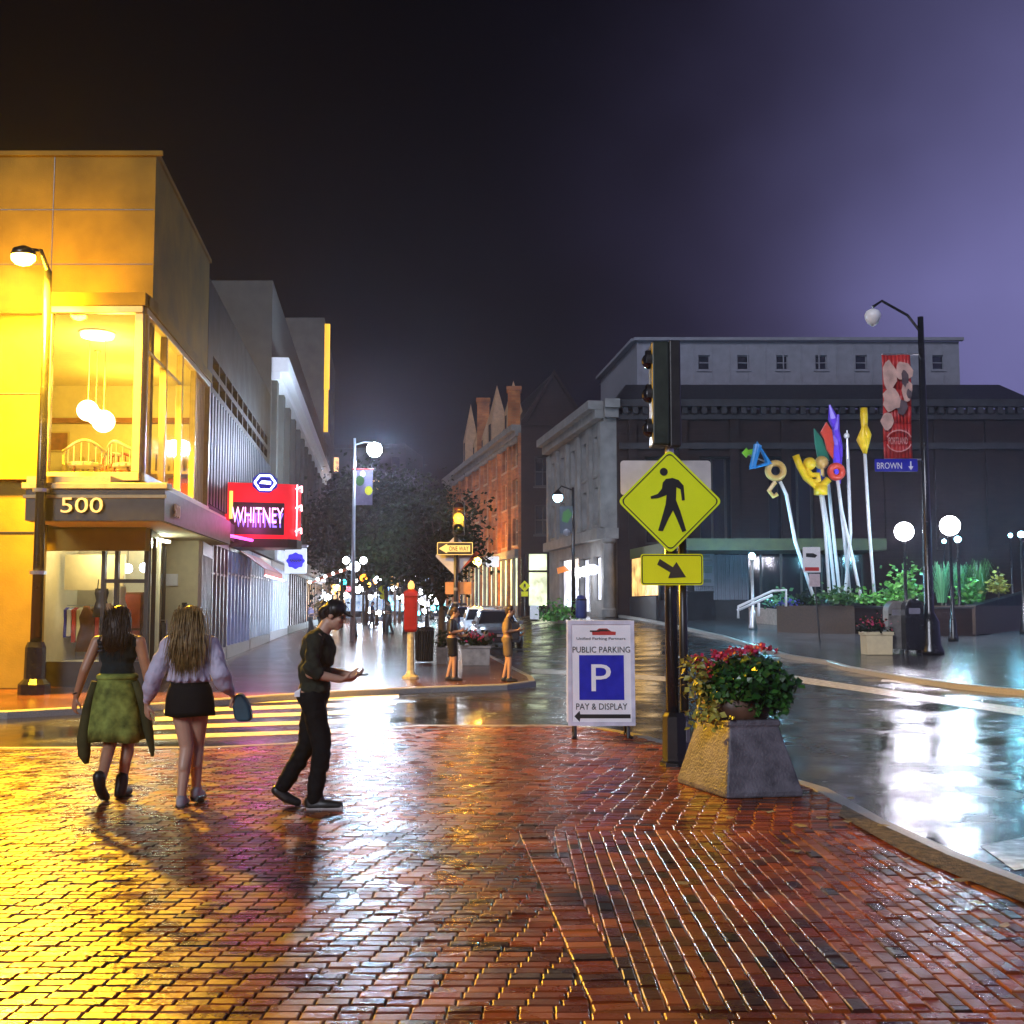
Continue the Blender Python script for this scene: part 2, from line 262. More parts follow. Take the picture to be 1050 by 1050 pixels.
# ------------------------------------------------------------------ object helpers
def wloc(o):
    v = Vector((0, 0, 0))
    while o: v += o.location; o = o.parent
    return v
def props(o, label=None, cat=None, group=None, kind=None):
    for k, v in (('label', label), ('category', cat), ('group', group), ('kind', kind)):
        if v: o[k] = v
    return o
def thing(name, label, cat, loc=(0, 0, 0), group=None, rz=0.0):
    o = bpy.data.objects.new(name, None); C.objects.link(o); o.location = loc; o.rotation_euler = (0, 0, rz)
    o.empty_display_size = .2
    return props(o, label, cat, group)
class MB:
    def __init__(s): s.v = []; s.f = []
    def q(s, *p):
        n = len(s.v); s.v += [Vector(a) for a in p]; s.f.append(tuple(range(n, n + len(p)))); return s
    def hexa(s, c):                              # eight corners: bottom ring then top ring
        n = len(s.v); s.v += [Vector(a) for a in c]
        for f in ((3, 2, 1, 0), (4, 5, 6, 7), (0, 1, 5, 4), (1, 2, 6, 5), (2, 3, 7, 6), (3, 0, 4, 7)): s.f.append(tuple(n + i for i in f))
        return s
    def box(s, x0, x1, y0, y1, z0, z1):
        return s.hexa([(x0, y0, z0), (x1, y0, z0), (x1, y1, z0), (x0, y1, z0), (x0, y0, z1), (x1, y0, z1), (x1, y1, z1), (x0, y1, z1)])
    def prism(s, poly, z0, z1):
        n = len(s.v); k = len(poly)
        s.v += [Vector((p[0], p[1], z0)) for p in poly] + [Vector((p[0], p[1], z1)) for p in poly]
        s.f.append(tuple(n + i for i in reversed(range(k)))); s.f.append(tuple(n + k + i for i in range(k)))
        for i in range(k): j = (i + 1) % k; s.f.append((n + i, n + j, n + k + j, n + k + i))
        return s
    def slab(s, p0, p1, t, z0, z1, out=0.0):     # upright slab on the plan line p0-p1; outward side is right of travel
        a, b = Vector((p0[0], p0[1])), Vector((p1[0], p1[1])); d = (b - a).normalized(); n = Vector((d.y, -d.x))
        a1, b1 = a + n * out, b + n * out; a2, b2 = a1 + n * t, b1 + n * t
        return s.hexa([(a1.x, a1.y, z0), (a2.x, a2.y, z0), (b2.x, b2.y, z0), (b1.x, b1.y, z0), (a1.x, a1.y, z1), (a2.x, a2.y, z1), (b2.x, b2.y, z1), (b1.x, b1.y, z1)])
    def rings(s, rs, cap=True):
        n0 = len(s.v); k = len(rs[0])
        for r in rs: s.v += [Vector(p) for p in r]
        for i in range(len(rs) - 1):
            for j in range(k):
                a = n0 + i * k + j; b = n0 + i * k + (j + 1) % k; s.f.append((a, b, b + k, a + k))
        if cap:
            s.f.append(tuple(n0 + j for j in reversed(range(k)))); e = n0 + (len(rs) - 1) * k; s.f.append(tuple(e + j for j in range(k)))
        return s
    def tube(s, pts, r, n=8, cap=True):
        pts = [Vector(p) for p in pts]; rr = r if isinstance(r, (list, tuple)) else [r] * len(pts); rs = []; u = None
        for i, p in enumerate(pts):
            d = (pts[min(i + 1, len(pts) - 1)] - pts[max(i - 1, 0)]).normalized()
            if u is None: u = d.orthogonal().normalized()
            u = (u - d * u.dot(d)); u = u.normalized() if u.length > 1e-6 else d.orthogonal().normalized()
            v = d.cross(u)
            rs.append([p + (u * math.cos(6.28318 * j / n) + v * math.sin(6.28318 * j / n)) * rr[i] for j in range(n)])
        return s.rings(rs, cap)
    def lathe(s, prof, c=(0, 0, 0), n=16, sx=1.0, sy=1.0):
        c = Vector(c)
        return s.rings([[c + Vector((r * sx * math.cos(6.28318 * j / n), r * sy * math.sin(6.28318 * j / n), z)) for j in range(n)] for r, z in prof])
    def ball(s, c, r, n=12, sz=1.0):
        return s.lathe([(max(1e-4, r * math.sin(math.pi * i / n)), -r * sz * math.cos(math.pi * i / n)) for i in range(n + 1)], c, n + 4)
    def sheet(s, pts, o, ux, uz, depth):         # flat outline (x,z pairs) as a plate of the given thickness, depth goes behind
        o, ux, uz = Vector(o), Vector(ux), Vector(uz); n = ux.cross(uz)
        f = [o + ux * a + uz * b for a, b in pts]; bk = [p - n * depth for p in f]
        k = len(s.v); m = len(f); s.v += f + bk
        s.f.append(tuple(k + i for i in range(m))); s.f.append(tuple(k + m + i for i in reversed(range(m))))
        for i in range(m): j = (i + 1) % m; s.f.append((k + i, k + m + i, k + m + j, k + j))
        return s
    def mesh(s, name, smooth=False, origin=(0, 0, 0)):
        me = bpy.data.meshes.new(name); o = Vector(origin)
        me.from_pydata([v - o for v in s.v], [], s.f); me.update()
        if smooth: me.polygons.foreach_set('use_smooth', [True] * len(me.polygons))
        return me
    def build(s, name, m, parent=None, smooth=False, bevel=0.0, local=False, fix=False):
        me = s.mesh(name, smooth, (0, 0, 0) if (local or not parent) else wloc(parent))
        if fix or bevel:
            b = bmesh.new(); b.from_mesh(me)
            if bevel: bmesh.ops.remove_doubles(b, verts=b.verts, dist=1e-5)
            bmesh.ops.recalc_face_normals(b, faces=b.faces); b.to_mesh(me); b.free()
        me.materials.append(m)
        o = bpy.data.objects.new(name, me); C.objects.link(o)
        if parent: o.parent = parent
        if bevel:
            md = o.modifiers.new('bevel', 'BEVEL'); md.width = bevel; md.segments = 2; md.limit_method = 'ANGLE'; md.angle_limit = R(40)
        return o
def rrect(w, h, r, n=4):                          # rounded rectangle outline centred on 0,0, counter-clockwise
    p = []
    for cx, cz, a0 in ((w / 2 - r, h / 2 - r, 0), (-w / 2 + r, h / 2 - r, 90), (-w / 2 + r, -h / 2 + r, 180), (w / 2 - r, -h / 2 + r, 270)):
        for i in range(n + 1): a = R(a0 + 90 * i / n); p.append((cx + r * math.cos(a), cz + r * math.sin(a)))
    return p
def rot2(p, a): c, s_ = math.cos(a), math.sin(a); return [(x * c - z * s_, x * s_ + z * c) for x, z in p]
def text(name, body, m, parent, o, ux, uz, height, width=None, depth=.01, align='CENTER'):
    cu = bpy.data.curves.new('lettering', 'FONT'); cu.body = body; cu.size = 1; cu.align_x = align; cu.extrude = .5; cu.resolution_u = 3
    tmp = bpy.data.objects.new('tmp', cu); C.objects.link(tmp)
    me = bpy.data.meshes.new_from_object(tmp.evaluated_get(bpy.context.evaluated_depsgraph_get()))
    bpy.data.objects.remove(tmp); bpy.data.curves.remove(cu)
    xs = [v.co.x for v in me.vertices]; ys = [v.co.y for v in me.vertices]
    k = height / (max(ys) - min(ys)); kx = k if width is None else width / (max(xs) - min(xs))
    ox = {'CENTER': (max(xs) + min(xs)) / 2, 'LEFT': min(xs)}[align]; oy = (max(ys) + min(ys)) / 2
    o, ux, uz = Vector(o), Vector(ux), Vector(uz); n = ux.cross(uz); base = wloc(parent) if parent else Vector()
    for v in me.vertices: v.co = o + ux * (v.co.x - ox) * kx + uz * (v.co.y - oy) * k + n * (v.co.z + .5) * depth - base
    me.materials.clear(); me.materials.append(m)
    ob = bpy.data.objects.new(name, me); C.objects.link(ob); ob.parent = parent
    return ob
def tree_copy(o, parent=None):
    c = o.copy(); C.objects.link(c)
    if parent: c.parent = parent
    for ch in list(o.children): tree_copy(ch, c)
    return c
def lamp(name, loc, col, watts, radius=.15, parent=None, spot=None, blend=.4):
    l = bpy.data.lights.new(name, 'SPOT' if spot else 'POINT'); l.color = col; l.energy = watts; l.shadow_soft_size = radius
    if spot: l.spot_size = R(spot); l.spot_blend = blend
    o = bpy.data.objects.new(name, l); C.objects.link(o); o.location = Vector(loc) - (wloc(parent) if parent else Vector())
    if parent: o.parent = parent
    return o
def leaves(name, m, parent, pts, size, seed=1, droop=.3, aspect=1.0, origin=None):
    rnd = random.Random(seed); mb = MB(); tone = []
    for p in pts:
        p = Vector(p); a = rnd.uniform(0, 6.283); e = rnd.gauss(0, .6)
        u = Vector((math.cos(a), math.sin(a), math.sin(e) - droop)).normalized(); v = u.orthogonal().normalized()
        v = (v * math.cos(e * 2) + u.cross(v) * math.sin(e * 2)); s = size * rnd.uniform(.6, 1.3)
        mid = p + u * s * .5; n_ = u.cross(v) * s * .08
        mb.q(p, mid + v * s * .33 * aspect + n_, p + u * s, mid - v * s * .33 * aspect + n_); tone.append(rnd.random() ** 1.3)
    o = mb.build(name, m, parent)
    at_ = o.data.attributes.new('tone', 'FLOAT', 'FACE'); at_.data.foreach_set('value', tone)
    return o
# facade: a wall on plan line p0->p1 (street side = right of travel) with recessed openings
def facade(mb, p0, p1, z0, z1, ops=(), depth=.25):
    a, b = Vector((p0[0], p0[1], 0)), Vector((p1[0], p1[1], 0)); L = (b - a).length; d = (b - a) / L; n = Vector((d.y, -d.x, 0))
    P = lambda u, z, k=0.0: a + d * u - n * k + Vector((0, 0, z))
    us = sorted({0, L, *[u for o in ops for u in o[:2]]}); zs = sorted({z0, z1, *[z for o in ops for z in o[2:4]]})
    for i in range(len(us) - 1):
        for j in range(len(zs) - 1):
            uc, zc = (us[i] + us[i + 1]) / 2, (zs[j] + zs[j + 1]) / 2
            if any(o[0] < uc < o[1] and o[2] < zc < o[3] for o in ops): continue
            mb.q(P(us[i], zs[j]), P(us[i + 1], zs[j]), P(us[i + 1], zs[j + 1]), P(us[i], zs[j + 1]))
    for u0, u1, w0, w1 in ops:
        mb.q(P(u0, w0), P(u1, w0), P(u1, w0, depth), P(u0, w0, depth)); mb.q(P(u0, w1, depth), P(u1, w1, depth), P(u1, w1), P(u0, w1))
        mb.q(P(u0, w0), P(u0, w0, depth), P(u0, w1, depth), P(u0, w1)); mb.q(P(u1, w0, depth), P(u1, w0), P(u1, w1), P(u1, w1, depth))
    return P, n, L
def window(parent, P, n, op, frame_m, pane_m, nx=2, nz=2, depth=.2, bar=.05, sill=True, name='window', arch=False):
    u0, u1, z0, z1 = op; fb = MB(); d = (P(1, 0) - P(0, 0)).normalized()
    def bar_(ua, ub, za, zb, ka, kb):
        fb.hexa([P(ua, za, ka), P(ub, za, ka), P(ub, za, kb), P(ua, za, kb), P(ua, zb, ka), P(ub, zb, ka), P(ub, zb, kb), P(ua, zb, kb)])
    bar_(u0, u0 + bar, z0, z1, depth - .06, depth); bar_(u1 - bar, u1, z0, z1, depth - .06, depth)
    bar_(u0 + bar, u1 - bar, z0, z0 + bar, depth - .06, depth); bar_(u0 + bar, u1 - bar, z1 - bar, z1, depth - .06, depth)
    for i in range(1, nx): u = u0 + (u1 - u0) * i / nx; bar_(u - bar / 2, u + bar / 2, z0 + bar, z1 - bar, depth - .05, depth - .004)
    for j in range(1, nz): z = z0 + (z1 - z0) * j / nz; bar_(u0 + bar, u1 - bar, z - bar / 2, z + bar / 2, depth - .047, depth - .006)
    if sill: bar_(u0 - .1, u1 + .1, z0 - .13, z0 - .003, -.1, .02)
    f = fb.build(name, frame_m, parent)
    MB().q(P(u0, z0, depth - .01), P(u1, z0, depth - .01), P(u1, z1, depth - .01), P(u0, z1, depth - .01)).build('pane', pane_m, f)
    return f
# ------------------------------------------------------------------ ground, roads, pavements
def struct(o): o['kind'] = 'structure'; return o
def drape(name, poly, off, m, step=2.0, clip=None):
    b = bmesh.new(); vs = [b.verts.new((p[0], p[1], 0)) for p in poly]; f = b.faces.new(vs)
    bmesh.ops.triangulate(b, faces=[f])
    xs = [p[0] for p in poly]; ys = [p[1] for p in poly]
    y = max(22, math.floor(min(ys)))
    while y < min(max(ys), 72): bmesh.ops.bisect_plane(b, geom=b.verts[:] + b.edges[:] + b.faces[:], plane_co=(0, y, 0), plane_no=(0, 1, 0)); y += step
    x = max(math.floor(min(xs)), -14)
    while x < min(max(xs), 30): bmesh.ops.bisect_plane(b, geom=b.verts[:] + b.edges[:] + b.faces[:], plane_co=(x, 0, 0), plane_no=(1, .115, 0)); x += step
    for v in b.verts: v.co.z = T(v.co.x, v.co.y) + off
    bmesh.ops.recalc_face_normals(b, faces=b.faces)
    if sum(f.normal.z for f in b.faces) < 0: bmesh.ops.reverse_faces(b, faces=b.faces)
    me = bpy.data.meshes.new(name); b.to_mesh(me); b.free(); me.materials.append(m)
    o = bpy.data.objects.new(name, me); C.objects.link(o); return struct(o)
def kerb(name, pts, m, w_=.15, drop=.15, top=.004):
    fine = []
    for a, b in zip(pts, pts[1:]):
        a, b = Vector(a), Vector(b); k = max(1, int((b - a).length / 1.0))
        fine += [a.lerp(b, i / k) for i in range(k)]
    fine.append(Vector(pts[-1])); ins, outs = [], []
    for i, p in enumerate(fine):
        d = (fine[min(i + 1, len(fine) - 1)] - fine[max(i - 1, 0)]).normalized(); n = Vector((d.y, -d.x))
        ins.append(p - n * .01); outs.append(p + n * w_)
    mb = MB(); rs = []
    for a, b in zip(ins, outs):
        za, zb = T(a.x, a.y) + top, T(b.x, b.y) + top
        n = (b - a).normalized() * .025
        rs.append([(a.x, a.y, za - .1), (a.x, a.y, za), (b.x - n.x, b.y - n.y, zb), (b.x, b.y, zb - .02), (b.x, b.y, zb - drop)])
    for r0, r1 in zip(rs, rs[1:]):
        for j in range(4): mb.q(r0[j], r0[j + 1], r1[j + 1], r1[j])
    return struct(mb.build(name, m))
RD = -.12
xs = [-600, -250, -120, -60] + [-40 + 2 * i for i in range(41)] + [60, 120, 250, 600]
ys = [-60, -20, 0, 10, 20] + [22 + 2 * i for i in range(27)] + [80, 100, 140, 220, 400, 900]
mb = MB(); g = len(xs)
mb.v = [Vector((x, y, T(x, y) + RD)) for y in ys for x in xs]
mb.f = [(j * g + i, j * g + i + 1, (j + 1) * g + i + 1, (j + 1) * g + i) for j in range(len(ys) - 1) for i in range(g - 1)]
struct(mb.build('ground', M['asphalt'], smooth=True))
PLAZA = [(-14, -6), (7, -6), (5.6, 0), (4.2, 3), (3.35, 5.86), (3.11, 7.0), (2.94, 7.93), (2.82, 9.2), (2.80, 10.83), (2.45, 12.2), (1.98, 13.9), (1.61, 15.25), (1.2, 16.1), (.6, 16.45), (-1.3, 16.45), (-1.75, 16.0), (-2.1, 15.2), (-2.7, 14.3), (-3.6, 13.9), (-6.0, 13.85), (-14, 14.4)]
drape('brick_plaza', PLAZA, -.013, M['joint'], step=4)
kerb('plaza_kerb', [Vector(p) for p in PLAZA[1:]], M['granite'])
def inside(p, poly):
    c = False; j = len(poly) - 1
    for i in range(len(poly)):
        a, b = poly[i], poly[j]
        if (a[1] > p[1]) != (b[1] > p[1]) and p[0] < (b[0] - a[0]) * (p[1] - a[1]) / (b[1] - a[1]) + a[0]: c = not c
        j = i
    return c
PANEL = [(.13, 8.85), (.42, 5.02), (2.42, 4.96), (2.42, 8.62)]
RAMP = [(-2.35, 15.9), (-2.62, 14.2), (-1.25, 14.6), (-.9, 16.35)]
VERGE = [(3.3, 4.9), (3.6, 4.9), (3.35, 5.86), (3.11, 7.0), (2.94, 7.93), (2.82, 9.2), (2.80, 9.9), (2.62, 9.4), (2.68, 7.8), (3.0, 6.13)]
def pavers(name, cells, seed):
    rnd = random.Random(seed); mb = MB(); tone = []
    for cx, cy_, L, W, ang in cells:
        ca, sa = math.cos(ang), math.sin(ang); ux, uy = Vector((ca, sa, 0)), Vector((-sa, ca, 0))
        tx, ty = rnd.gauss(0, .006), rnd.gauss(0, .008); h0 = rnd.gauss(0, .0020); c = Vector((cx, cy_, 0))
        r = []
        for (sx, sy) in ((-1, -1), (1, -1), (1, 1), (-1, 1)):
            lx, ly = sx * (L / 2 - .0028), sy * (W / 2 - .0028)
            r.append((lx, ly, sx, sy))
        P = lambda lx, ly, dz: c + ux * lx + uy * ly + Vector((0, 0, h0 + lx * tx + ly * ty + dz))
        n = len(mb.v)
        mb.v += [P(lx, ly, -.016) for lx, ly, sx, sy in r] + [P(lx - sx * .002, ly - sy * .002, -.004) for lx, ly, sx, sy in r] + [P(lx - sx * .0075, ly - sy * .0075, 0) for lx, ly, sx, sy in r]
        mb.f.append((n + 8, n + 9, n + 10, n + 11))
        for k in (0, 4):
            for i in range(4): j = (i + 1) % 4; mb.f.append((n + k + i, n + k + j, n + k + 4 + j, n + k + 4 + i))
        tone += [min(1, max(0, rnd.gauss(.5, .27)))] * 9
    o = mb.build(name, M['paver']); a = o.data.attributes.new('tone', 'FLOAT', 'FACE'); a.data.foreach_set('value', tone)
    return struct(o)
edge = lambda y: .13 + (8.85 - y) * .0757
cells = []; row = 0; y = 2.6
while y < 16.5:
    x = -.62 * y - 2.2 + (.075 if row % 2 else 0) + random.uniform(-.015, .015)
    while x < .5 * y + 2.2:
        a, b = x - .075, x + .075; inp = 4.95 < y < 8.85
        if inp and a < edge(y) - .085 < b: b = edge(y) - .085
        c = ((a + b) / 2, y)
        if b - a > .03 and inside(c, PLAZA) and not inside(c, RAMP) and not (inp and c[0] > edge(y) - .086 and c[0] < 3.4): cells.append((*c, b - a, .085, 0))
        x += .15
    y += .085; row += 1
pavers('brick_pavers', cells, 3)
cells = []; col = 0; x = .1
while x < 3.4:
    y = 4.85 + (.085 if col % 2 else 0)
    while y < 9.0:
        y0, y1 = max(y - .085, 4.955), min(y + .085, 8.845); yc = (y0 + y1) / 2; x0, x1 = max(x - .0425, edge(yc) + .115), x + .0425
        if y1 - y0 > .03 and x1 - x0 > .02 and inside(((x0 + x1) / 2, yc), PLAZA): cells.append(((x0 + x1) / 2, yc, y1 - y0, x1 - x0, R(90)))
        y += .17
    x += .085; col += 1
for i in range(39): y = 5.0 + i * .1; cells.append((edge(y) + .015, y, .2, .1, R(4)))
pavers('ramp_pavers', cells, 5)
cells = []
for i in range(13):                                # fan of soldier bricks on the kerb ramp at the crossing
    for k in range(4): a = R(-8 - i * 3.2); cells.append((-2.42 + i * .115 + k * .02, 14.42 + k * .42 + i * .028, .36, .12, R(90) + a * .5))
pavers('crossing_ramp_pavers', cells, 9)
drape('verge', VERGE, .012, M['verge'], step=4)
# pavement before the corner building and along the far street
LEFTK = [(-40, 16.0), (-12, 18.2), (-8.2, 18.9), (-6.2, 20.4), (-4.6, 22.3), (-3.2, 23.6), (-1.8, 24.5), (-.2, 25.3), (.4, 26.4), (.36, 28), (.36 - .115 * 112, 140)]
drape('left_pavement', LEFTK + [(-60, 140), (-60, 16.0)], 0, M['side_paving'])
kerb('left_kerb', [Vector(p) for p in LEFTK], M['granite'])
p_a = hit(830, 676)
RIGHTK = [(13.6 - .115 * 140, 140), (13.6 - .115 * 60, 60), (13.5 - .115 * 45, 45), (p_a.x - .1, p_a.y + 2.0), (p_a.x + .5, p_a.y - .6)] + [(hit(px, py).x, hit(px, py).y) for px, py in ((872, 683), (905, 689), (940, 695), (978, 700), (1060, 708), (1300, 724))] + [(60, 27.5)]
drape('right_pavement', RIGHTK + [(60, 140)], 0, M['plaza_paving'])
kerb('right_kerb', [Vector(p) for p in RIGHTK], M['granite'])
def marking(name, quads, m):
    for qd in quads:
        o = drape(name, [(hit(px, py, RD).x, hit(px, py, RD).y) for px, py in qd], RD + .005, m, step=3)
        o.name = name
# side-street crossing stripes, long across the view
for k, yy in enumerate((710, 716, 723, 731, 740, 750)):
    p0, p1 = hit(186 - k * 9, yy + 4.5, RD), hit(412 - k * 3, yy - 3.6, RD)
    p2, p3 = hit(412 - k * 3, yy - .2, RD), hit(186 - k * 9, yy + 8.0 + k * .25, RD)
    o = drape('crossing_stripe', [(p.x, p.y) for p in (p0, p1, p2, p3)], RD + .005, M['paint_w'], step=3)
marking('crossing_line', [[(545, 686), (640, 691), (640, 695.5), (545, 690)], [(640, 691), (692, 694.5), (692, 699.5), (640, 695.5)], [(815, 693), (880, 703), (880, 709), (812, 699)], [(880, 703), (1062, 728), (1062, 736), (880, 709)]], M['paint'])
marking('lane_line', [[(690, 672), (780, 682), (778, 684.5), (688, 674)], [(905, 696.5), (1000, 704), (998, 706.5), (903, 699)]], M['paint'])
marking('stop_line', [[(1005, 868), (1120, 845), (1150, 875), (1040, 893)]], M['paint'])
# ================================================================== BUILDINGS
UX, UZ = Vector((1, 0, 0)), Vector((0, 0, 1))
def FL(y, out=0.0): return -7.7 - .114 * (y - 24.2) + out
# ---------------- corner building with number 500
b500 = thing('corner_building', 'tan corner building with lit upstairs bay window and number 500 on its canopy', 'building', (-7.7, 24.2, 0))
BAYF, BAYY, BZ0, BZ1 = -7.62, 23.45, 4.32, 7.85
wm = MB()
facade(wm, (-22, 24.2), (-7.7, 24.2), 3.3, 11.4, [(22 - 9.75 - .2, 22 - 7.7 - .02, 3.9, BZ1)], .25)      # front, open behind the bay
facade(wm, (-22, 24.2), (-10.2, 24.2), 0, 3.3)
facade(wm, (-7.7, 24.2), (FL(32), 32), 4.0, 11.4, [(.02, 7.4, 3.98, BZ1)], .25)
wm.q((-22, 24.2, 11.4), (-7.7, 24.2, 11.4), (FL(32), 32, 11.4), (-22, 32, 11.4)); wm.q((-22, 32, 0), (FL(32), 32, 0), (FL(32), 32, 11.4), (-22, 32, 11.4))
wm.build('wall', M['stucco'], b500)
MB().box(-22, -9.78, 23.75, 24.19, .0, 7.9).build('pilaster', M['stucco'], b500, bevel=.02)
jm = MB()
for z in (3.2, 6.1): jm.box(-22, -9.80, 23.735, 23.752, z, z + .02)
for z in (9.0, 10.2): jm.box(-22, -7.72, 24.188, 24.204, z, z + .016)
for x in (-18, -15.2, -12.4, -9.9): jm.box(x, x + .016, 24.187, 24.203, 8.25, 11.38)
jm.build('panel_joint', M['bronze'] if 'bronze' in M else M['dark_metal'], b500)
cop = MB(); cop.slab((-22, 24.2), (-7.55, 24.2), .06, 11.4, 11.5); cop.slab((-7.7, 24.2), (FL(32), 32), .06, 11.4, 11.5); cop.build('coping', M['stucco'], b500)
# upstairs room
rm = MB(); fy = 31.6
rm.q((-13.5, 23.6, BZ0 - .02), (-7.6, 23.6, BZ0 - .02), (FL(fy), fy, BZ0 - .02), (-13.5, fy, BZ0 - .02))
rm.q((-13.5, 23.6, BZ1 - .05), (-13.5, fy, BZ1 - .05), (FL(fy), fy, BZ1 - .05), (-7.6, 23.6, BZ1 - .05))
rm.q((-13.5, fy, BZ0), (FL(fy), fy, BZ0), (FL(fy), fy, BZ1), (-13.5, fy, BZ1)); rm.q((-13.5, 24.4, BZ0), (-13.5, fy, BZ0), (-13.5, fy, BZ1), (-13.5, 24.4, BZ1))
rm.build('upstairs_room', M['interior'], b500)
MB().box(-13.4, FL(fy) - .1, fy - .25, fy - .02, 6.72, 6.86).build('ceiling_beam', M['wood'], b500)
sh = MB(); sh.box(-13, FL(fy) - .2, fy - .5, fy - .03, 5.28, 5.36)
for i in range(26):
    x = -12.6 + i * .155; h = random.uniform(.12, .5)
    if random.random() < .75: sh.box(x, x + random.uniform(.04, .11), fy - .4, fy - .2, 5.36, 5.36 + h)
sh.build('shelf', M['trim'], b500)
rp = MB()
for i in range(5): rp.box(-12.9 + i * .86, -12.9 + i * .86 + .6, fy - .12, fy - .03, 4.32, 5.2)
rp.build('wainscot', M['redwood'], b500)
# bay frames: front and side
fr = MB(); X0 = -9.62; SD = [(BAYF, BAYY), (FL(31.5, .12), 31.5)]
fr.box(X0, BAYF, BAYY - .12, BAYY + .08, BZ1 - .12, BZ1 + .02); fr.box(X0, BAYF, BAYY - .10, BAYY + .08, BZ0 - .08, BZ0 + .10)
fr.box(X0, X0 + .12, BAYY - .08, BAYY + .08, BZ0 + .10, BZ1 - .12); fr.box(BAYF - .17, BAYF, BAYY - .08, BAYY + .1, BZ0 + .10, BZ1 - .12)
a, b_ = Vector(SD[0]), Vector(SD[1]); Ls = (b_ - a).length
fr.slab(SD[0], SD[1], .16, BZ1 - .12, BZ1 + .02, out=-.1); fr.slab(SD[0], SD[1], .18, BZ0 - .08, BZ0 + .1, out=-.1)
for t0 in (.012, .255, .49, .72, .985):
    p = a.lerp(b_, t0); p2 = a.lerp(b_, t0 + .13 / Ls); fr.slab(p, p2, .15, BZ0 + .1, BZ1 - .12, out=-.09)
for t0, t1 in ((.03, .255), (.27, .49)):
    fr.slab(a.lerp(b_, t0), a.lerp(b_, t1), .08, 7.0, 7.06, out=-.05)
bay = fr.build('bay_window', M['trim'], b500, bevel=.012)
gm = MB(); gm.q((X0 + .1, BAYY, BZ0), (BAYF - .1, BAYY, BZ0), (BAYF - .1, BAYY, BZ1), (X0 + .1, BAYY, BZ1)); gm.q((*a, BZ0), (*a.lerp(b_, .74), BZ0), (*a.lerp(b_, .74), BZ1), (*a, BZ1))
gm.build('pane', M['glass'], bay)
cm = MB()
for i in range(16): cm.slab(a.lerp(b_, .745 + i * .0148), a.lerp(b_, .745 + i * .0148 + .0125), .03 + .025 * (i % 2), BZ0 + .1, BZ1 - .12, out=-.12)
cm.build('curtain', M['interior'], bay)
hd = MB(); hd.box(X0, BAYF + .06, BAYY - .14, 24.19, BZ1 + .025, BZ1 + .30); hd.slab((BAYF, BAYY), (FL(31.6, .1), 31.6), .2, BZ1 + .027, BZ1 + .28, out=-.1)
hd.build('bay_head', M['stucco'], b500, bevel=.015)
# canopy with fascia and soffit, side wing parallel to the far street
CF, CB = 22.5, 31.2
canp = [(-9.55, CF), (-6.82, CF), (FL(CB, .85), CB), (FL(CB, -1.6), CB), (-11, 26.5), (-9.55, 24.18)]
cn = MB(); cn.prism(canp, 3.36, 3.98); can = cn.build('canopy', M['dark_metal'], b500)
ed = MB(); ed.box(-9.62, -6.76, CF - .06, CF + .3, 3.985, 4.10); ed.slab((-6.80, CF), (FL(CB, .85), CB), .08, 3.985, 4.10, out=-.2); ed.box(-9.6, -6.78, CF - .03, CF - .002, 3.80, 3.87)
ed.build('canopy_trim', M['trim'], can, bevel=.01)
MB().box(-9.55, -7.9, CF + .01, 24.1, 4.11, 4.24).build('canopy_roof', M['trim'], can)
MB().prism([(-9.5, CF + .05), (-6.9, CF + .05), (FL(CB, .8), CB - .05), (FL(CB, -1.5), CB - .05), (-9.5, 26)], 3.345, 3.356).build('soffit', M['interior'], can)
text('house_number', '500', M['cream'], can, (-8.42, CF - .035, 3.66), UX, UZ, .30, .82, .035)
sdir = Vector((-.114, 1, 0)).normalized()
text('house_number', '500', M['cream'], can, (*((Vector((-6.80, CF)) + Vector((-.114, 1)) * 1.15) + Vector((.012, 0))), 3.64), sdir, UZ, .26, .62, .03)
# ground floor: lintel, corner shop window, recessed entrance
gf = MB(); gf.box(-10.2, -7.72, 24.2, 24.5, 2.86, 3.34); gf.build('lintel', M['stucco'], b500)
SG = [(-7.75, 24.55), (-8.75, 29.0)]
fm = MB(); y0 = 24.5
fm.box(-10.2, -7.72, y0 - .06, y0 + .1, .0, .52)
for x in (-10.2, -8.72, -8.44, -7.80): fm.box(x, x + .08, y0 - .05, y0 + .07, .52, 2.86)
fm.box(-8.70, -7.8, y0 - .04, y0 + .06, 2.18, 2.26)
sa, sb = Vector(SG[0]), Vector(SG[1])
fm.slab(sa, sb, .1, 0, .35, out=-.05); fm.slab(sa, sb, .1, 3.2, 3.33, out=-.05)
for t0 in (.0, .3, .62, .97): fm.slab(sa.lerp(sb, t0), sa.lerp(sb, t0 + .02), .09, .35, 3.2, out=-.045)
shopw = fm.build('shop_window', M['dark_metal'], b500)
gm = MB(); gm.q((-10.15, y0, .5), (-7.8, y0, .5), (-7.8, y0, 2.86), (-10.15, y0, 2.86)); gm.q((*sa, .3), (*sb, .3), (*sb, 3.2), (*sa, 3.2)); gm.build('pane', M['glass'], shopw)
ir = MB(); ir.q((-10.3, 27.2, 0), (-8.3, 27.2, 0), (-8.3, 27.2, 3.3), (-10.3, 27.2, 3.3)); ir.q((-10.25, 24.4, 0), (-10.25, 27.2, 0), (-10.25, 27.2, 3.3), (-10.25, 24.4, 3.3))
ir.q((-10.3, 24.5, .45), (-7.9, 24.5, .45), (-8.3, 27.2, .45), (-10.3, 27.2, .45)); ir.box(-10.1, -8.75, 26.0, 26.08, 2.05, 2.85)
ir.build('shop_interior', M['interior'], b500)
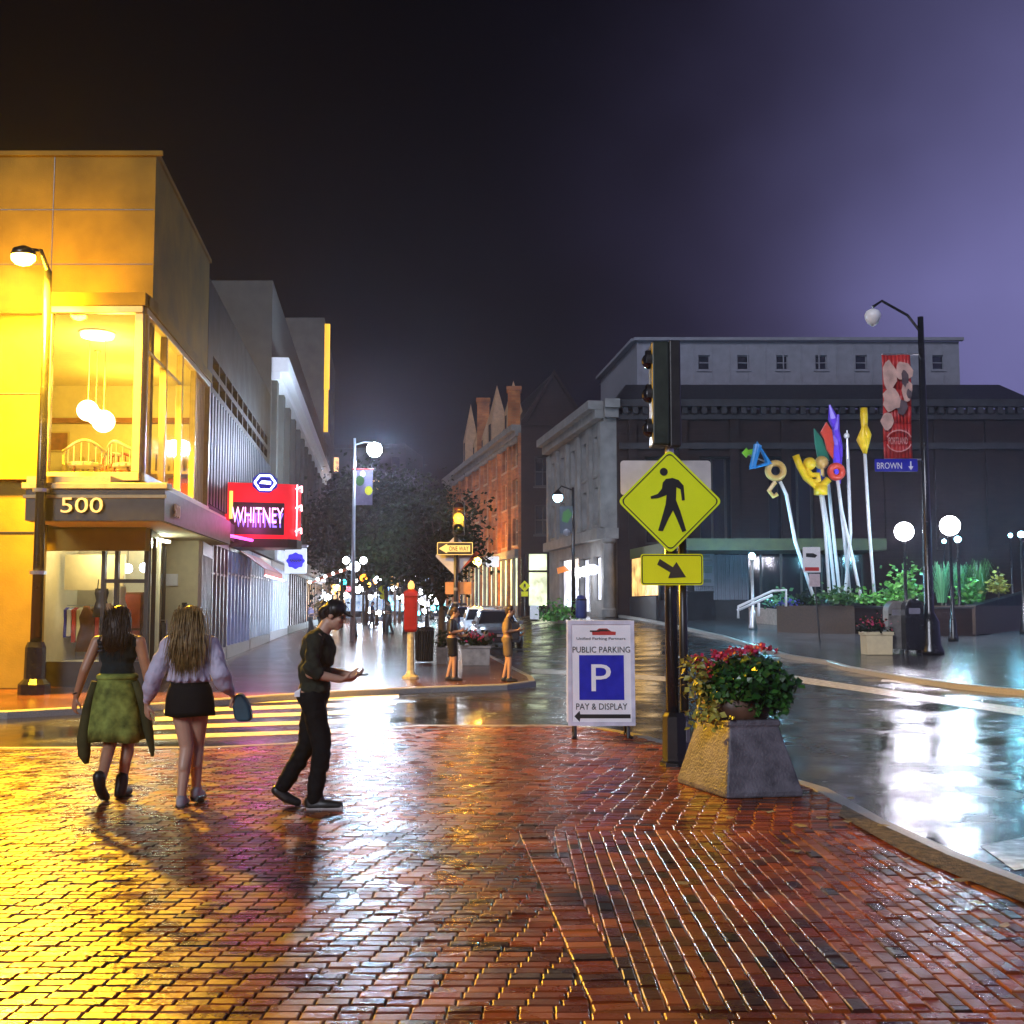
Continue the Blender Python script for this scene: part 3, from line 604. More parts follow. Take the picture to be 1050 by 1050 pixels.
lt = MB(); lt.box(-9.5, -8.9, 25.2, 25.3, 3.2, 3.26); lt.box(-8.3, -8.2, 25.8, 27.6, 3.2, 3.26); lt.build('ceiling_strip', emat('shop strip light', (1, .92, .72), 12), b500)
lamp('shop_light', (-9.2, 25.4, 2.9), (1, .80, .36), 80, .15, b500); lamp('entrance_light', (-8.2, 26.6, 3.15), (.85, 1, .80), 75, .15, b500)
ye = MB(); ye.box(-8.75, FL(29, .35), 29.0, 29.3, 0, 3.34); ye.build('entrance_wall', M['interior'], b500)
MB().box(-8.28, -8.16, 28.94, 28.998, 1.62, 1.78).build('bell_box', M['dark_metal'], b500)
MB().box(-8.7, -8.4, 28.93, 28.995, 2.2, 2.5).build('wall_notice', M['white_paint'], b500)
fm = MB(); q0, q1 = Vector((FL(29.3, .35), 29.3)), Vector((FL(32, .2), 32))
fm.slab(q0, q1, .12, 0, .35, out=-.06); fm.slab(q0, q1, .12, 3.0, 3.34, out=-.06)
for i in range(8): t0 = i / 8.0; fm.slab(q0.lerp(q1, t0), q0.lerp(q1, t0 + .035), .1, .35, 3.0, out=-.05)
st = fm.build('shop_window', M['steel'], b500); MB().q((*q0, .3), (*q1, .3), (*q1, 3.0), (*q0, 3.0)).build('pane', M['dark_glass'], st)
# pendants upstairs hang from the ceiling: things of their own
def pendant(x, y, z, r, label):
    t = thing('pendant_lamp', label, 'lamp', (x, y, BZ1 - .06), 'globe pendants in the upstairs bay')
    MB().ball((x, y, z), r).build('globe', M['pendant'], t, smooth=True)
    MB().tube([(x, y, BZ1 - .06), (x, y, z + r)], .012, 6).build('cord', M['cream'], t); MB().lathe([(.07, 0), (.07, .04)], (x, y, BZ1 - .1)).build('ceiling_rose', M['cream'], t)
    return t
pendant(*at(90, 421, 26.0), .24, 'white globe pendant lamp hanging highest and furthest left in upstairs bay')
pendant(*at(98, 427, 27.2), .2, 'small white globe pendant half hidden between two others in upstairs bay')
pendant(*at(106, 432, 25.4), .25, 'white globe pendant lamp hanging lowest and furthest right in upstairs bay')
lamp('bay_light', (-9.2, 26.2, 6.9), (1, .64, .07), 420, .3, b500); lamp('bay_light_back', (-9.9, 29.4, 6.6), (1, .64, .07), 330, .3, b500)
t = thing('ceiling_lamp', 'bright round ceiling lamp above the pendants in upstairs bay', 'lamp', (-9.3, 25.4, 7.7)); MB().lathe([(.34, 0), (.36, .05), (.1, .09)], (-9.3, 25.4, 7.69), 20).build('diffuser', M['pendant'], t); MB().lathe([(.40, .09), (.40, .10)], (-9.3, 25.4, 7.69), 20).build('rim', M['cream'], t)
t = thing('wall_picture', 'small dark framed picture on the back wall of the upstairs bay', 'picture', (-11.2, fy - .05, 6.2)); px = at(62, 408, fy - .06)
MB().box(px.x - .28, px.x + .28, fy - .08, fy - .03, 5.95, 6.5).build('frame', M['trim'], t); MB().box(px.x - .24, px.x + .24, fy - .09, fy - .081, 5.99, 6.46).build('print', M['wood'], t)
def armchair(x, y, rz, label, mt):
    t = thing('armchair', label, 'chair', (x, y, BZ0), 'armchairs in the upstairs bay', rz)
    MB().rings([[(.36 * math.cos(R(a)), .33 * math.sin(R(a)) , z) for a in range(0, 360, 20)] for z in (.36, .46)]).build('seat', mt, t, local=True, bevel=.03)
    arc = lambda a, z: (math.cos(R(a)) * .44, math.sin(R(a)) * .42, z)
    MB().tube([arc(a, .70 + .2 * sm(1 - abs(a - 90) / 70)) for a in range(-20, 201, 10)], .035, 8).build('back_rail', mt, t, local=True, smooth=True)
    for a in range(-20, 201, 20): MB().tube([arc(a, .42), arc(a, .70 + .2 * sm(1 - abs(a - 90) / 70))], .014, 6).build('spindle', mt, t, local=True)
    for sx in (-1, 1):
        for sy in (-1, 1): MB().tube([(sx * .2, sy * .2, .36), (sx * .3, sy * .28, 0)], [.025, .018], 8).build('leg', M['wood'], t, local=True)
    return t
armchair(-9.25, 24.75, R(200), 'round backed cream armchair at left in the upstairs bay window', M['cream'])
armchair(-8.35, 24.9, R(150), 'round backed cream armchair at right in the upstairs bay window', M['cream'])
armchair(-8.9, 26.1, R(20), 'red wooden armchair between the two cream ones upstairs', M['redwood'])
# shop window stock
def dress(x, y, z, label, m, hang=True):
    t = thing('hanging_dress' if hang else 'dress_form', label, 'dress', (x, y, z))
    pr = [(.16, .0, 1.0), (.14, .22, .9), (.10, .36, .95), (.13, .52, 1.0), (.12, .62, .9)] if hang else [(.2, 0, 1), (.17, .3, 1), (.11, .55, 1), (.14, .75, 1), (.07, .93, .8), (.05, 1.0, 1)]
    MB().rings([[(x + r * 1.15 * math.cos(R(a)) * (1 + .06 * math.cos(R(a * 5))), y + r * .6 * math.sin(R(a)), z + h) for a in range(0, 360, 15)] for r, h, _ in pr]).build('cloth', m, t, smooth=True)
    if hang:
        s_ = MB()
        for sx in (-1, 1): s_.tube([(x + sx * .09, y, z + .6), (x + sx * .07, y, z + .82)], .014, 6)
        s_.build('strap', m, t)
    else: MB().tube([(x, y, .46), (x, y, z)], .02, 8).build('stand', M['steel'], t)
    return t
dress(at(104, 613, 25.0).x, 25.0, 1.45, 'black sleeveless dress hanging in the corner shop window', M['sign_black'])
dress(at(122, 615, 25.1).x, 25.1, 1.5, 'cream top with a ring print hanging beside the black dress', M['cream'])
dress(at(110, 650, 24.95).x, 24.95, .75, 'pink floral dress form standing in the corner shop window', M['brownstone'], False)
dress(at(88, 650, 25.3).x, 25.3, .7, 'dark coat form standing at far left in the corner shop window', M['wood'], False)
def rack(x, y, z, n, label, seed, dx=.11):
    t = thing('clothes_rack', label, 'clothes rack', (x, y, z), 'clothes racks in the corner shop'); rnd = random.Random(seed); w_ = n * dx
    MB().tube([(x - w_ / 2 - .05, y, z), (x - w_ / 2 - .05, y, z + 1.25), (x + w_ / 2 + .05, y, z + 1.25), (x + w_ / 2 + .05, y, z)], .018, 6).build('rail', M['steel'], t)
    ms = [M['sign_black'], M['redwood'], M['cream'], M['sign_blue'], M['fascia'], M['wood'], M['pink_granite'], M['white_paint'], M['sign_red']]
    for i in range(n):
        cx = x - w_ / 2 + dx * (i + .5); h = rnd.uniform(.6, 1.0); m = rnd.choice(ms); hw = dx * .42
        MB().rings([[(cx + sx * hw * k, y + sy * .2 * k2, z + zz) for sx, sy in ((-1, -1), (1, -1), (1, 1), (-1, 1))] for zz, k, k2 in ((1.22 - h, 1, .9), (1.22 - h * .4, .95, .85), (1.14, .9, 1.0), (1.2, .5, .3))]).build('garment', m, t)
    return t
rack(at(66, 640, 26.6).x, 26.6, .46, 8, 'clothes rack at the far left inside the corner shop', 3); rack(at(118, 640, 26.9).x, 26.8, .46, 9, 'clothes rack in the middle of the corner shop behind the dresses', 5)
rack(at(158, 640, 28.2).x, 28.3, .1, 5, 'short clothes rack behind the corner shop side glass', 8, .09)
for px, py, lab in ((131, 583, 'left one of two bright bulb lamps hanging in the corner shop'), (148, 582, 'right one of two bright bulb lamps hanging in the corner shop')):
    p = at(px, py, 26.2); t = thing('pendant_lamp', lab, 'lamp', (p.x, p.y, 3.3), 'bulb lamps in the corner shop'); MB().ball(p, .11, 8).build('globe', M['globe'], t, smooth=True); MB().tube([p, (p.x, p.y, 3.3)], .01, 5).build('cord', M['sign_black'], t)
t = thing('display_cabinet', 'dark wooden cabinet standing inside the corner shop', 'cabinet', (at(137, 640, 25.8).x, 25.8, .46)); x = at(138, 640, 25.8).x
MB().box(x - .22, x + .2, 25.7, 26.0, .46, 2.0).build('carcass', M['wood'], t, bevel=.01); MB().box(x - .18, x + .16, 25.67, 25.698, 1.2, 1.95).build('door', M['redwood'], t); MB().box(x - .18, x + .16, 25.67, 25.698, .52, 1.15).build('drawer', M['redwood'], t)
# ---------------- second building of the row: dark panels with slit windows
def row_building(name, label, ya, yb, zt, m, y_off=0.0):
    t = thing(name, label, 'building', (FL(ya), ya, T(FL(ya), ya)))
    return t
b2 = row_building('panel_building', 'dark panelled building with two rows of slit windows above the theatre sign', 32.05, 50.3, 11.4, None)
wm = MB(); ops = []
for r_ in range(2):
    for i in range(11): ops.append((1.0 + i * 1.5, 2.25 + i * 1.5, 8.05 + r_ * .55, 8.42 + r_ * .55))
P, n, L = facade(wm, (FL(32.05), 32.05), (FL(50.3), 50.3), 3.9, 11.0, ops, .3); wm.q((FL(32.05), 32.05, 11.0), (FL(50.3), 50.3, 11.0), (-22, 50.3, 11.0), (-22, 32.05, 11.0))
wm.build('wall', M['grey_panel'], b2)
for o_ in ops: MB().q(P(o_[0], o_[2], .2), P(o_[1], o_[2], .2), P(o_[1], o_[3], .2), P(o_[0], o_[3], .2)).build('slit_window', M['dark_glass'], b2)
rb = MB()
for i in range(60): rb.slab(P(.3 + i * .3, 0).xy, P(.46 + i * .3, 0).xy, .05 + .02 * (i % 2), 4.6, 7.8)
rb.build('ribbed_panel', M['blue_panel'], b2)
def shopfront(parent, ya, yb, zt, pane, frame, nb, base=.4, transom=None, out=.12, z0=0.0):
    p0, p1 = Vector((FL(ya), ya)), Vector((FL(yb), yb)); fm = MB(); g0 = T(p0.x, p0.y)
    fm.slab(p0, p1, .16, g0 - .2, g0 + base, out=out - .14); fm.slab(p0, p1, .18, zt - .25, zt, out=out - .14)
    for i in range(nb + 1):
        a_ = i / nb; k = .16 / (p1 - p0).length; fm.slab(p0.lerp(p1, a_ - k / 2), p0.lerp(p1, a_ + k / 2), .14, g0 + base, zt - .25, out=out - .13)
    if transom: fm.slab(p0, p1, .08, transom, transom + .07, out=out - .1)
    f = fm.build('shop_window', frame, parent)
    MB().slab(p0, p1, .02, g0 + base - .05, zt - .2, out=out - .1).build('pane', pane, f)
    return f
shopfront(b2, 32.2, 36.2, 3.7, M['dark_glass'], M['steel'], 5, transom=2.6); shopfront(b2, 36.3, 42.6, 3.7, M['shop_blue'], M['steel'], 7, transom=2.7); shopfront(b2, 42.8, 50.2, 3.7, M['shop_cool'], M['steel'], 8, transom=2.8)
mb = MB(); mb.slab((FL(32.05), 32.05), (FL(50.3), 50.3), .35, 3.72, 4.25, out=-.05); mb.build('shop_cornice', M['pale_wall'], b2)
b3 = row_building('pale_building', 'tall pale building with a white roof cornice beyond the theatre sign', 50.4, 95, 15.7, None)
wm = MB(); ops = [(2.0 + i * 3.6, 3.5 + i * 3.6, 5.2 + k * 3.5, 7.3 + k * 3.5) for i in range(12) for k in range(2)]
P, n, L = facade(wm, (FL(50.4), 50.4), (FL(95), 95), 3.9, 16.2, ops, .3); facade(wm, (-26, 50.4), (FL(50.4), 50.4), 9, 16.2); wm.q((FL(50.4), 50.4, 16.2), (FL(95), 95, 16.2), (-26, 95, 16.2), (-26, 50.4, 16.2))
wm.build('wall', M['pale_wall'], b3)
for i, o_ in enumerate(ops): window(b3, P, n, o_, M['pale_wall'], M['dark_glass'], 1, 2, .25, .08, sill=False)
pm = MB()
for i in range(13): pm.slab(P(.3 + i * 3.6, 0).xy, P(1.1 + i * 3.6, 0).xy, .25, 4.3, 12.0)
pm.build('pilaster', M['pale_wall'], b3)
cm = MB(); cm.slab((FL(50.5), 50.5), (FL(94.9), 94.9), .75, 12.1, 12.75); cm.slab((FL(50.5), 50.5), (FL(94.9), 94.9), .4, 11.75, 12.09); cm.build('cornice', M['white_paint'], b3)
shopfront(b3, 50.5, 60, 3.7, M['shop_cool'], M['white_paint'], 8, transom=2.9); shopfront(b3, 60.2, 75, 3.7, M['shop_white'], M['dark_metal'], 9); shopfront(b3, 75.2, 94.8, 3.7, M['shop_warm'], M['dark_metal'], 10)
mb = MB(); mb.slab((FL(50.4), 50.4), (FL(95), 95), .4, 3.72, 4.3); mb.build('shop_cornice', M['white_paint'], b3)
b4 = row_building('tower_building', 'tallest far building in the left row with a gold lit upright strip', 95.5, 118, 27, None)
wm = MB(); ops = [(1.5 + i * 3.0, 2.8 + i * 3.0, 5 + k * 3.2, 6.8 + k * 3.2) for i in range(7) for k in range(6)]
P, n, L = facade(wm, (FL(95.5), 95.5), (FL(118), 118), 0, 26, ops, .3); facade(wm, (-40, 95.5), (FL(95.5), 95.5), 0, 26); wm.q((FL(95.5), 95.5, 26), (FL(118), 118, 26), (-40, 118, 26), (-40, 95.5, 26)); wm.build('wall', M['pale_wall'], b4)
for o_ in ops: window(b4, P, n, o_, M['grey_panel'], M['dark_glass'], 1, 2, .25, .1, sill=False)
mb = MB(); mb.slab(P(.5, 0).xy, P(.8, 0).xy, .45, 20.0, 25.6); mb.slab(P(.8, 0).xy, P(1.0, 0).xy, .35, 16.4, 21.4, out=.01); mb.build('lit_strip', emat('gold lit strip', (1, .62, .05), 1.1), b4)
shopfront(b4, 95.6, 117.8, 3.9, M['shop_warm'], M['dark_metal'], 10)
# far end of the street, both sides
def block(name, label, p0, p1, back, z, m, nx, nz, pane, lit=0, seed=1, zs=4.2, shop=None):
    t = thing(name, label, 'building', (p0[0], p0[1], 1.0 if p0[0] > 0 else .3)); wm = MB(); L = (Vector(p1) - Vector(p0)).length; wx = L / nx; wz = (z - zs - .8) / nz
    ops = [(wx * (i + .28), wx * (i + .72), zs + wz * k + .3, zs + wz * (k + .75)) for i in range(nx) for k in range(nz)]
    P, n, L = facade(wm, p0, p1, -.3, z, ops, .3)
    q0, q1 = Vector(p0) - n.xy * back, Vector(p1) - n.xy * back
    for a_, b_ in ((q0, Vector(p0)), (Vector(p1), q1)): facade(wm, a_, b_, -.3, z)
    wm.q((*p0, z), (*p1, z), (*q1, z), (*q0, z)); wm.build('wall', m, t); rnd = random.Random(seed)
    for o_ in ops: window(t, P, n, o_, M['dark_metal'], M['shop_warm'] if rnd.random() < lit else pane, 1, 1, .25, .08, sill=False)
    cm = MB(); cm.slab(p0, p1, .5, z - .5, z + .1); cm.build('cornice', m, t)
    if shop:
        MB().slab(p0, p1, .06, 1.0, 3.4).build('shop_window', shop, t)
    return t, P, n
block('far_building', 'dark far building closing the left row beyond the tower', (FL(119), 119), (FL(160), 160), 14, 15, M['brick_dark'], 10, 3, M['dark_glass'], .1, 4, shop=M['shop_warm'])
block('distant_block', 'dim block with small lit windows at the far end of the street', (-44, 175), (-16, 172), 14, 26, M['brick_dark'], 9, 6, M['dark_glass'], .35, 8, shop=M['shop_cool'])
block('distant_shop', 'low lit shop block closing the street beyond the trees', (-16, 171), (-2, 168), 12, 9, M['pale_wall'], 6, 1, M['shop_cool'], .3, 3, shop=M['shop_white'])
# ---------------- old red brick building with dormers
BN, BF = (.68, 85.0), (-6.75, 122.0)
bd = (Vector(BN) - Vector(BF)).normalized(); bn = Vector((bd.y, -bd.x))
br = thing('brick_hall', 'ornate red brick building with pointed dormers and lit shops at street level', 'building', (BN[0], BN[1], 1.25))
L = (Vector(BN) - Vector(BF)).length; wm = MB(); ops = []; nb = 9; bw = L / nb
for i in range(nb):
    for k in range(3): ops.append((bw * i + 1.0, bw * i + bw - 1.0, 6.3 + k * 3.0, 8.4 + k * 3.0))
P, n, _ = facade(wm, BF, BN, 5.9, 15.0, ops, .35)
for i in range(nb + 1): u = bw * i; wm.slab(P(max(0, u - .3), 0).xy, P(min(L, u + .3), 0).xy, .22, 1.0, 14.6)
fx = 5.6; sops = [(1.0, 2.2, 7.0, 9.2), (2.9, 4.1, 7.0, 9.2), (1.0, 2.2, 10.6, 12.8), (2.9, 4.1, 10.6, 12.8)]
wm.build('wall', M['brick_red'], br)
wm = MB(); P2, n2, _ = facade(wm, BN, (fx, 85.0), 5.9, 15.4, sops, .3); facade(wm, (fx, 85.0), (fx, 110), 0, 15.4)
wm.q((BN[0], 85, 15.4), (fx, 85, 15.4), (3.15, 85, 19.2)); wm.build('shaded_end_wall', M['brick_dark'], br)  # dark brick puts the shade on this end into its colour
cm = MB(); cm.slab(BN, (fx, 85.0), .25, 15.1, 15.4); cm.hexa([(BN[0], 84.7, 15.41), (BN[0] + .4, 84.7, 15.41), (3.15, 84.7, 18.95), (3.15, 84.7, 19.3), (BN[0], 85.0, 15.41), (BN[0] + .4, 85.0, 15.41), (3.15, 85.0, 18.95), (3.15, 85.0, 19.3)]); cm.hexa([(fx, 84.7, 15.41), (fx - .4, 84.7, 15.41), (3.15, 84.7, 18.95), (3.15, 84.7, 19.3), (fx, 85.0, 15.41), (fx - .4, 85.0, 15.41), (3.15, 85.0, 18.95), (3.15, 85.0, 19.3)]); cm.build('gable_coping', M['brick_dark'], br)
for o_ in ops: window(br, P, n, o_, M['brownstone'], M['dark_glass'], 2, 2, .3, .1, sill=True)
for o_ in sops: window(br, P2, n2, o_, M['dark_metal'], M['dark_glass'], 2, 2, .25, .08, sill=True)
cm = MB(); cm.slab(BF, BN, .75, 14.75, 15.2); cm.slab(BF, BN, .45, 14.35, 14.74)
for i in range(60): u = L * i / 60; cm.slab(P(u + .1, 0).xy, P(u + .35, 0).xy, .36, 14.05, 14.345)
cm.build('cornice', M['limestone'], br)
MB().slab(BF, BN, .5, 5.35, 5.9).build('string_course', M['limestone'], br)
rf = MB(); rp0, rp1 = Vector(BF) - bn * 3.2, Vector(BN) - bn * 2.5
rf.q((*BF, 15.2), (*BN, 15.2), (3.15, 85.02, 19.2), (rp0.x, rp0.y, 19.2)); rf.q((3.15, 85.02, 19.2), (fx, 85.02, 15.4), (fx, 122, 15.4), (rp0.x, rp0.y, 19.2)); rf.build('roof', M['slate'], br)
for (y, zp, w_, zb) in ((111, 21.4, .9, 15.2), (105.5, 18.6, .7, 15.2), (101, 18.6, .55, 15.2), (97.3, 20.6, 1.5, 15.2), (90.3, 19.6, .9, 15.2)):
    x = BN[0] - (y - 85) * .2; d = MB(); c_ = Vector((x, y)) - bn * .5
    dm = MB(); a_, b_ = c_ - bd * w_ * .8, c_ + bd * w_ * .8
    h = zb + (zp - zb) * .42
    dm.slab(a_, b_, 1.2, zb, h, out=-.6); t0 = Vector((*(c_), zp))
    q = [Vector((*(p_ + bn * k), h)) for p_, k in ((a_, .6), (b_, .6), (b_, -.6), (a_, -.6))]
    for i in range(4): dm.q(q[i], q[(i + 1) % 4], t0)
    dd = dm.build('dormer', M['brownstone'], br)
    MB().slab(c_ - bd * w_ * .3, c_ + bd * w_ * .3, .03, zb + .5, h - .3, out=.61).build('pane', M['dark_glass'], dd)
ch = MB(); c_ = Vector((BN[0] - 19.5 * .2, 104.5)) - bn * .6; ch.box(c_.x - .55, c_.x + .55, 104, 105.1, 15.2, 20.3); ch.box(c_.x - .65, c_.x + .65, 103.9, 105.2, 20.3, 20.7); ch.build('chimney', M['brick_red'], br)
ch = MB(); ch.box(BN[0] - 1.0, BN[0] - .05, 86, 87.2, 15.2, 18.0); ch.box(BN[0] - 1.1, BN[0] + .05, 85.9, 87.3, 18.0, 18.3); ch.build('chimney', M['brick_red'], br)
sf = MB()
for i in range(19): u = L * i / 18; sf.slab(P(max(0, u - .22), 0).xy, P(min(L, u + .22), 0).xy, .25, 1.0, 5.35)
sf.slab(BF, BN, .2, .8, 1.75); s1 = sf.build('shop_window', M['limestone'], br)
mb = MB(); mb.slab(P(L * .42, 0).xy, P(L, 0).xy, .03, 1.7, 5.3); mb.build('pane', M['shop_green'], s1); mb = MB(); mb.slab(P(0, 0).xy, P(L * .42, 0).xy, .03, 1.7, 5.3); mb.build('pane', M['shop_warm'], s1)
# lit shop on the end wall
sx0, sx1 = at(541, 600, 84.9).x, at(575, 600, 84.9).x
sf = MB(); sf.box(BN[0], fx, 84.85, 85.2, 1.0, 1.75); sf.box(BN[0], fx, 84.85, 85.2, 5.55, 5.9)
for x in (BN[0], sx0 - .1, (sx0 * .42 + sx1 * .58), sx1): sf.box(x, x + .2, 84.8, 85.2, 1.75, 5.55)
sf.box(sx0, sx1, 84.82, 85.1, 4.2, 4.35); s2 = sf.build('shop_window', M['brick_dark'], br); MB().box(sx0, sx1, 84.95, 84.99, 1.75, 5.55).build('pane', M['shop_green'], s2)
MB().box(sx1 + .2, fx, 84.95, 85.2, 1.75, 5.55).build('shaded_end_wall', M['brick_dark'], br)
# ---------------- grey classical building and the museum beside it
GN, GF = (5.23, 65.0), (2.62, 81.0)
gr = thing('stone_building', 'grey classical stone building with tall windows and dentil cornice at the far corner', 'building', (GN[0], GN[1], 1.2))
L = (Vector(GN) - Vector(GF)).length; wm = MB(); nb = 5; bw = L / nb
ops = [(bw * i + .9, bw * i + bw - .9, z0, z1) for i in range(nb) for z0, z1 in ((6.4, 8.6), (9.3, 11.6))] + [(bw * 4 + .5, L - .9, 2.0, 4.6), (bw * 3 + .3, bw * 4 - .3, 1.3, 4.6), (bw * 1 + .3, bw * 3 - .3, 1.6, 4.8)]
P, n, _ = facade(wm, GF, GN, .9, 12.6, ops, .4); facade(wm, GN, (5.95, 65.0), .9, 12.6); wm.build('wall', M['limestone'], gr)
for o_ in ops[:10]: window(gr, P, n, o_, M['limestone'], M['dark_glass'], 2, 2, .35, .08, sill=True)
for o_ in ops[10:]: window(gr, P, n, o_, M['dark_metal'], M['shop_white'], 2, 1, .3, .08, sill=False, name='shop_window')
pm = MB()
for i in range(nb + 1): u = min(max(bw * i, .35), L - .35); pm.slab(P(u - .35, 0).xy, P(u + .35, 0).xy, .2, 6.15, 12.2)
pm.build('pilaster', M['limestone'], gr)
cm = MB(); cm.slab(GF, GN, .9, 12.9, 13.4); cm.slab(GF, GN, .5, 12.4, 12.89); cm.box(GN[0] + .02, 6.1, 64.2, 65.2, 12.9, 13.4); cm.box(GN[0] + .02, 6.05, 64.55, 65.2, 12.4, 12.89); cm.slab(GF, GN, .45, 5.5, 6.1); cm.box(GN[0] + .02, 6.0, 64.6, 65.2, 5.5, 6.1)
cm.build('cornice', M['limestone'], gr)
col = MB(); cc = Vector((GN[0] + .2, 64.6)); col.lathe([(.42, 1.1), (.42, 1.5), (.34, 1.6), (.30, 5.2), (.42, 5.3), (.42, 5.49)], (cc.x, cc.y, 0), 16); col.build('column', M['limestone'], gr)
wm = MB(); wm.q((GF[0], GF[1], 13.4), (GN[0], GN[1], 13.4), (14, 65, 13.4), (14, 81, 13.4)); wm.build('roof', M['slate'], gr)
mu = thing('museum', 'wide dark brick museum with a white attic storey behind the plaza', 'building', (14, 65, 1.2))
wm = MB(); mops = [(1.6 + i * 3.1, 3.9 + i * 3.1, 5.2, 10.2) for i in range(2)] + [(8.6, 11.2, 5.2, 10.2)]
P, n, _ = facade(wm, (5.95, 65), (30, 65), .9, 12.9, mops, .5); wm.build('wall', M['brick_dark'], mu); facade(wm, (30, 65), (30, 85), 0, 12.9)
for o_ in mops: window(mu, P, n, o_, M['dark_metal'], M['dark_glass'], 3, 1, .45, .12, sill=False)
pm = MB()
for i in range(9): x = 6.6 + i * 2.9; pm.box(x, x + .5, 64.8, 65.05, 4.9, 12.28)
pm.build('pilaster', M['brick_dark'], mu); MB().box(6.1, 30.1, 64.74, 65.05, 10.6, 10.95).build('string_course', M['museum_wall'], mu)
cm = MB(); cm.box(6.12, 30.2, 64.5, 65.2, 13.0, 13.4); cm.box(6.07, 30.1, 64.8, 65.2, 12.3, 12.6)
for i in range(42): x = 6.3 + i * .56; cm.box(x, x + .3, 64.62, 64.998, 12.605, 12.995)
cm.build('cornice', M['museum_wall'], mu)
rf = MB(); rf.q((6.0, 65.1, 13.41), (30, 65.1, 13.41), (30, 70, 15.3), (7.0, 70, 15.3)); rf.q((6.0, 65.1, 13.41), (7.0, 70, 15.3), (5.6, 82, 14.3), (2.8, 82, 13.41)); rf.build('roof', M['slate'], mu)
am = MB(); aops = [(at(px, 368, 70).x - 7.72 - .36, at(px, 368, 70).x - 7.72 + .36, 16.25, 17.15) for px in (722, 762, 802, 842, 883, 923, 962)]
P, n, _ = facade(am, (7.72, 70), (27.6, 70), 15.0, 18.0, aops, .25); Pl, nl, Ll = facade(am, (6.4, 82), (7.72, 70), 14.0, 18.0, [(.6, 1.5, 14.8, 16.2)], .25); am.q((7.72, 70, 18), (27.6, 70, 18), (27.6, 84, 18), (6.4, 84, 18)); facade(am, (27.6, 70), (27.6, 84), 14, 18)
for i in range(18): am.slab((7.9 + i * 1.1, 70), (7.98 + i * 1.1, 70), .04, 15.0, 17.8)
at_w = am.build('attic_wall', M['attic'], mu)
for o_ in aops: window(mu, P, n, o_, M['attic'], M['dark_glass'], 1, 2, .2, .06, sill=True)
cm = MB(); cm.slab((7.5, 70), (27.8, 70), .35, 18.01, 18.2); cm.slab((6.4, 82), (7.72, 70), .35, 18.01, 18.2, out=.01); cm.build('attic_cornice', M['attic'], mu)
# flat canopy and glazed ground floor
cz = 4.32
cn = MB(); cn.prism([(8.0, 54), (17.6, 54), (17.6, 64.4), (6.6, 64.4)], cz, cz + .55); can = cn.build('canopy', M['fascia'], mu)
gm = MB(); gm.slab((7.4, 58), (17.6, 58), .15, .6, 2.0); gm.slab((6.7, 64.2), (7.4, 58), .15, .6, 2.2, out=.01)
gm.build('plinth', M['museum_wall'], mu)
fm = MB()
for i in range(11): x = 7.4 + i * 1.02; fm.box(x - .05, x + .05, 57.85, 57.99, 2.0, cz)
f = fm.build('glazing', M['dark_metal'], mu); MB().box(7.4, 17.6, 57.9, 57.94, 2.0, cz).build('pane', M['dark_glass'], f)
lp = MB(); lp.slab((6.72, 64), (7.38, 58.1), .04, 2.25, cz - .02, out=.02); lp.build('side_pane', M['shop_warm'], f)
cu = MB()
for i in range(26):
    x = at(712, 590, 57.8).x + i * .105; cu.box(x, x + .085, 57.80 - .03 * (i % 2), 57.845, 2.02, cz - .05)
cu.build('curtain', M['attic'], f)
t = thing('poster_board', 'white notice board with printed rows hung on the museum glass', 'sign', (*at(722, 583, 57.7).xy, 2.1)); c = at(722, 583, 57.7)
MB().sheet(rrect(1.05, 1.75, .03), (c.x, 57.7, c.z), UX, UZ, .05).build('board', M['attic'], t)
bm_ = MB()
for z, h, w_ in ((.62, .14, .6), (.42, .06, .8), (-.05, .35, .8), (-.62, .16, .7)): bm_.sheet(rrect(w_, h, .02), (c.x, 57.69, c.z + z), UX, UZ, .004)
bm_.build('printing', M['sign_black'], t)
# low building with a red awning at the right behind the plaza
fb, P, n = block('plaza_shop', 'low grey shop with red awnings far behind the plaza shrubs', (20, 76), (60, 73), 10, 5.5, M['museum_wall'], 12, 1, M['dark_glass'], .0, 5, zs=3.6)
lw = MB(); lw.slab((26, 75.5), (31.5, 75.1), .05, 2.2, 5.2, out=.02); lw.build('lit_wall', M['limestone'], fb)
for px0, px1 in ((928, 944), (959, 976)):
    a_, b_ = at(px0, 585, 74.2), at(px1, 585, 74.2); z0, z1 = at(950, 586, 74.2).z, at(950, 576, 74.2).z
    mb = MB(); mb.q((a_.x, 73.6, z0), (b_.x, 73.6, z0), (b_.x, 75.2, z1 + .1), (a_.x, 75.2, z1 + .1)); mb.q((a_.x, 73.6, z0 - .25), (b_.x, 73.6, z0 - .25), (b_.x, 73.6, z0), (a_.x, 73.6, z0)); mb.build('awning', emat('red backlit awning', (1, .03, .08), .9), fb)
# ================================================================== LAMPS
def on(px, py, off=0.0): return hit(px, py, off)
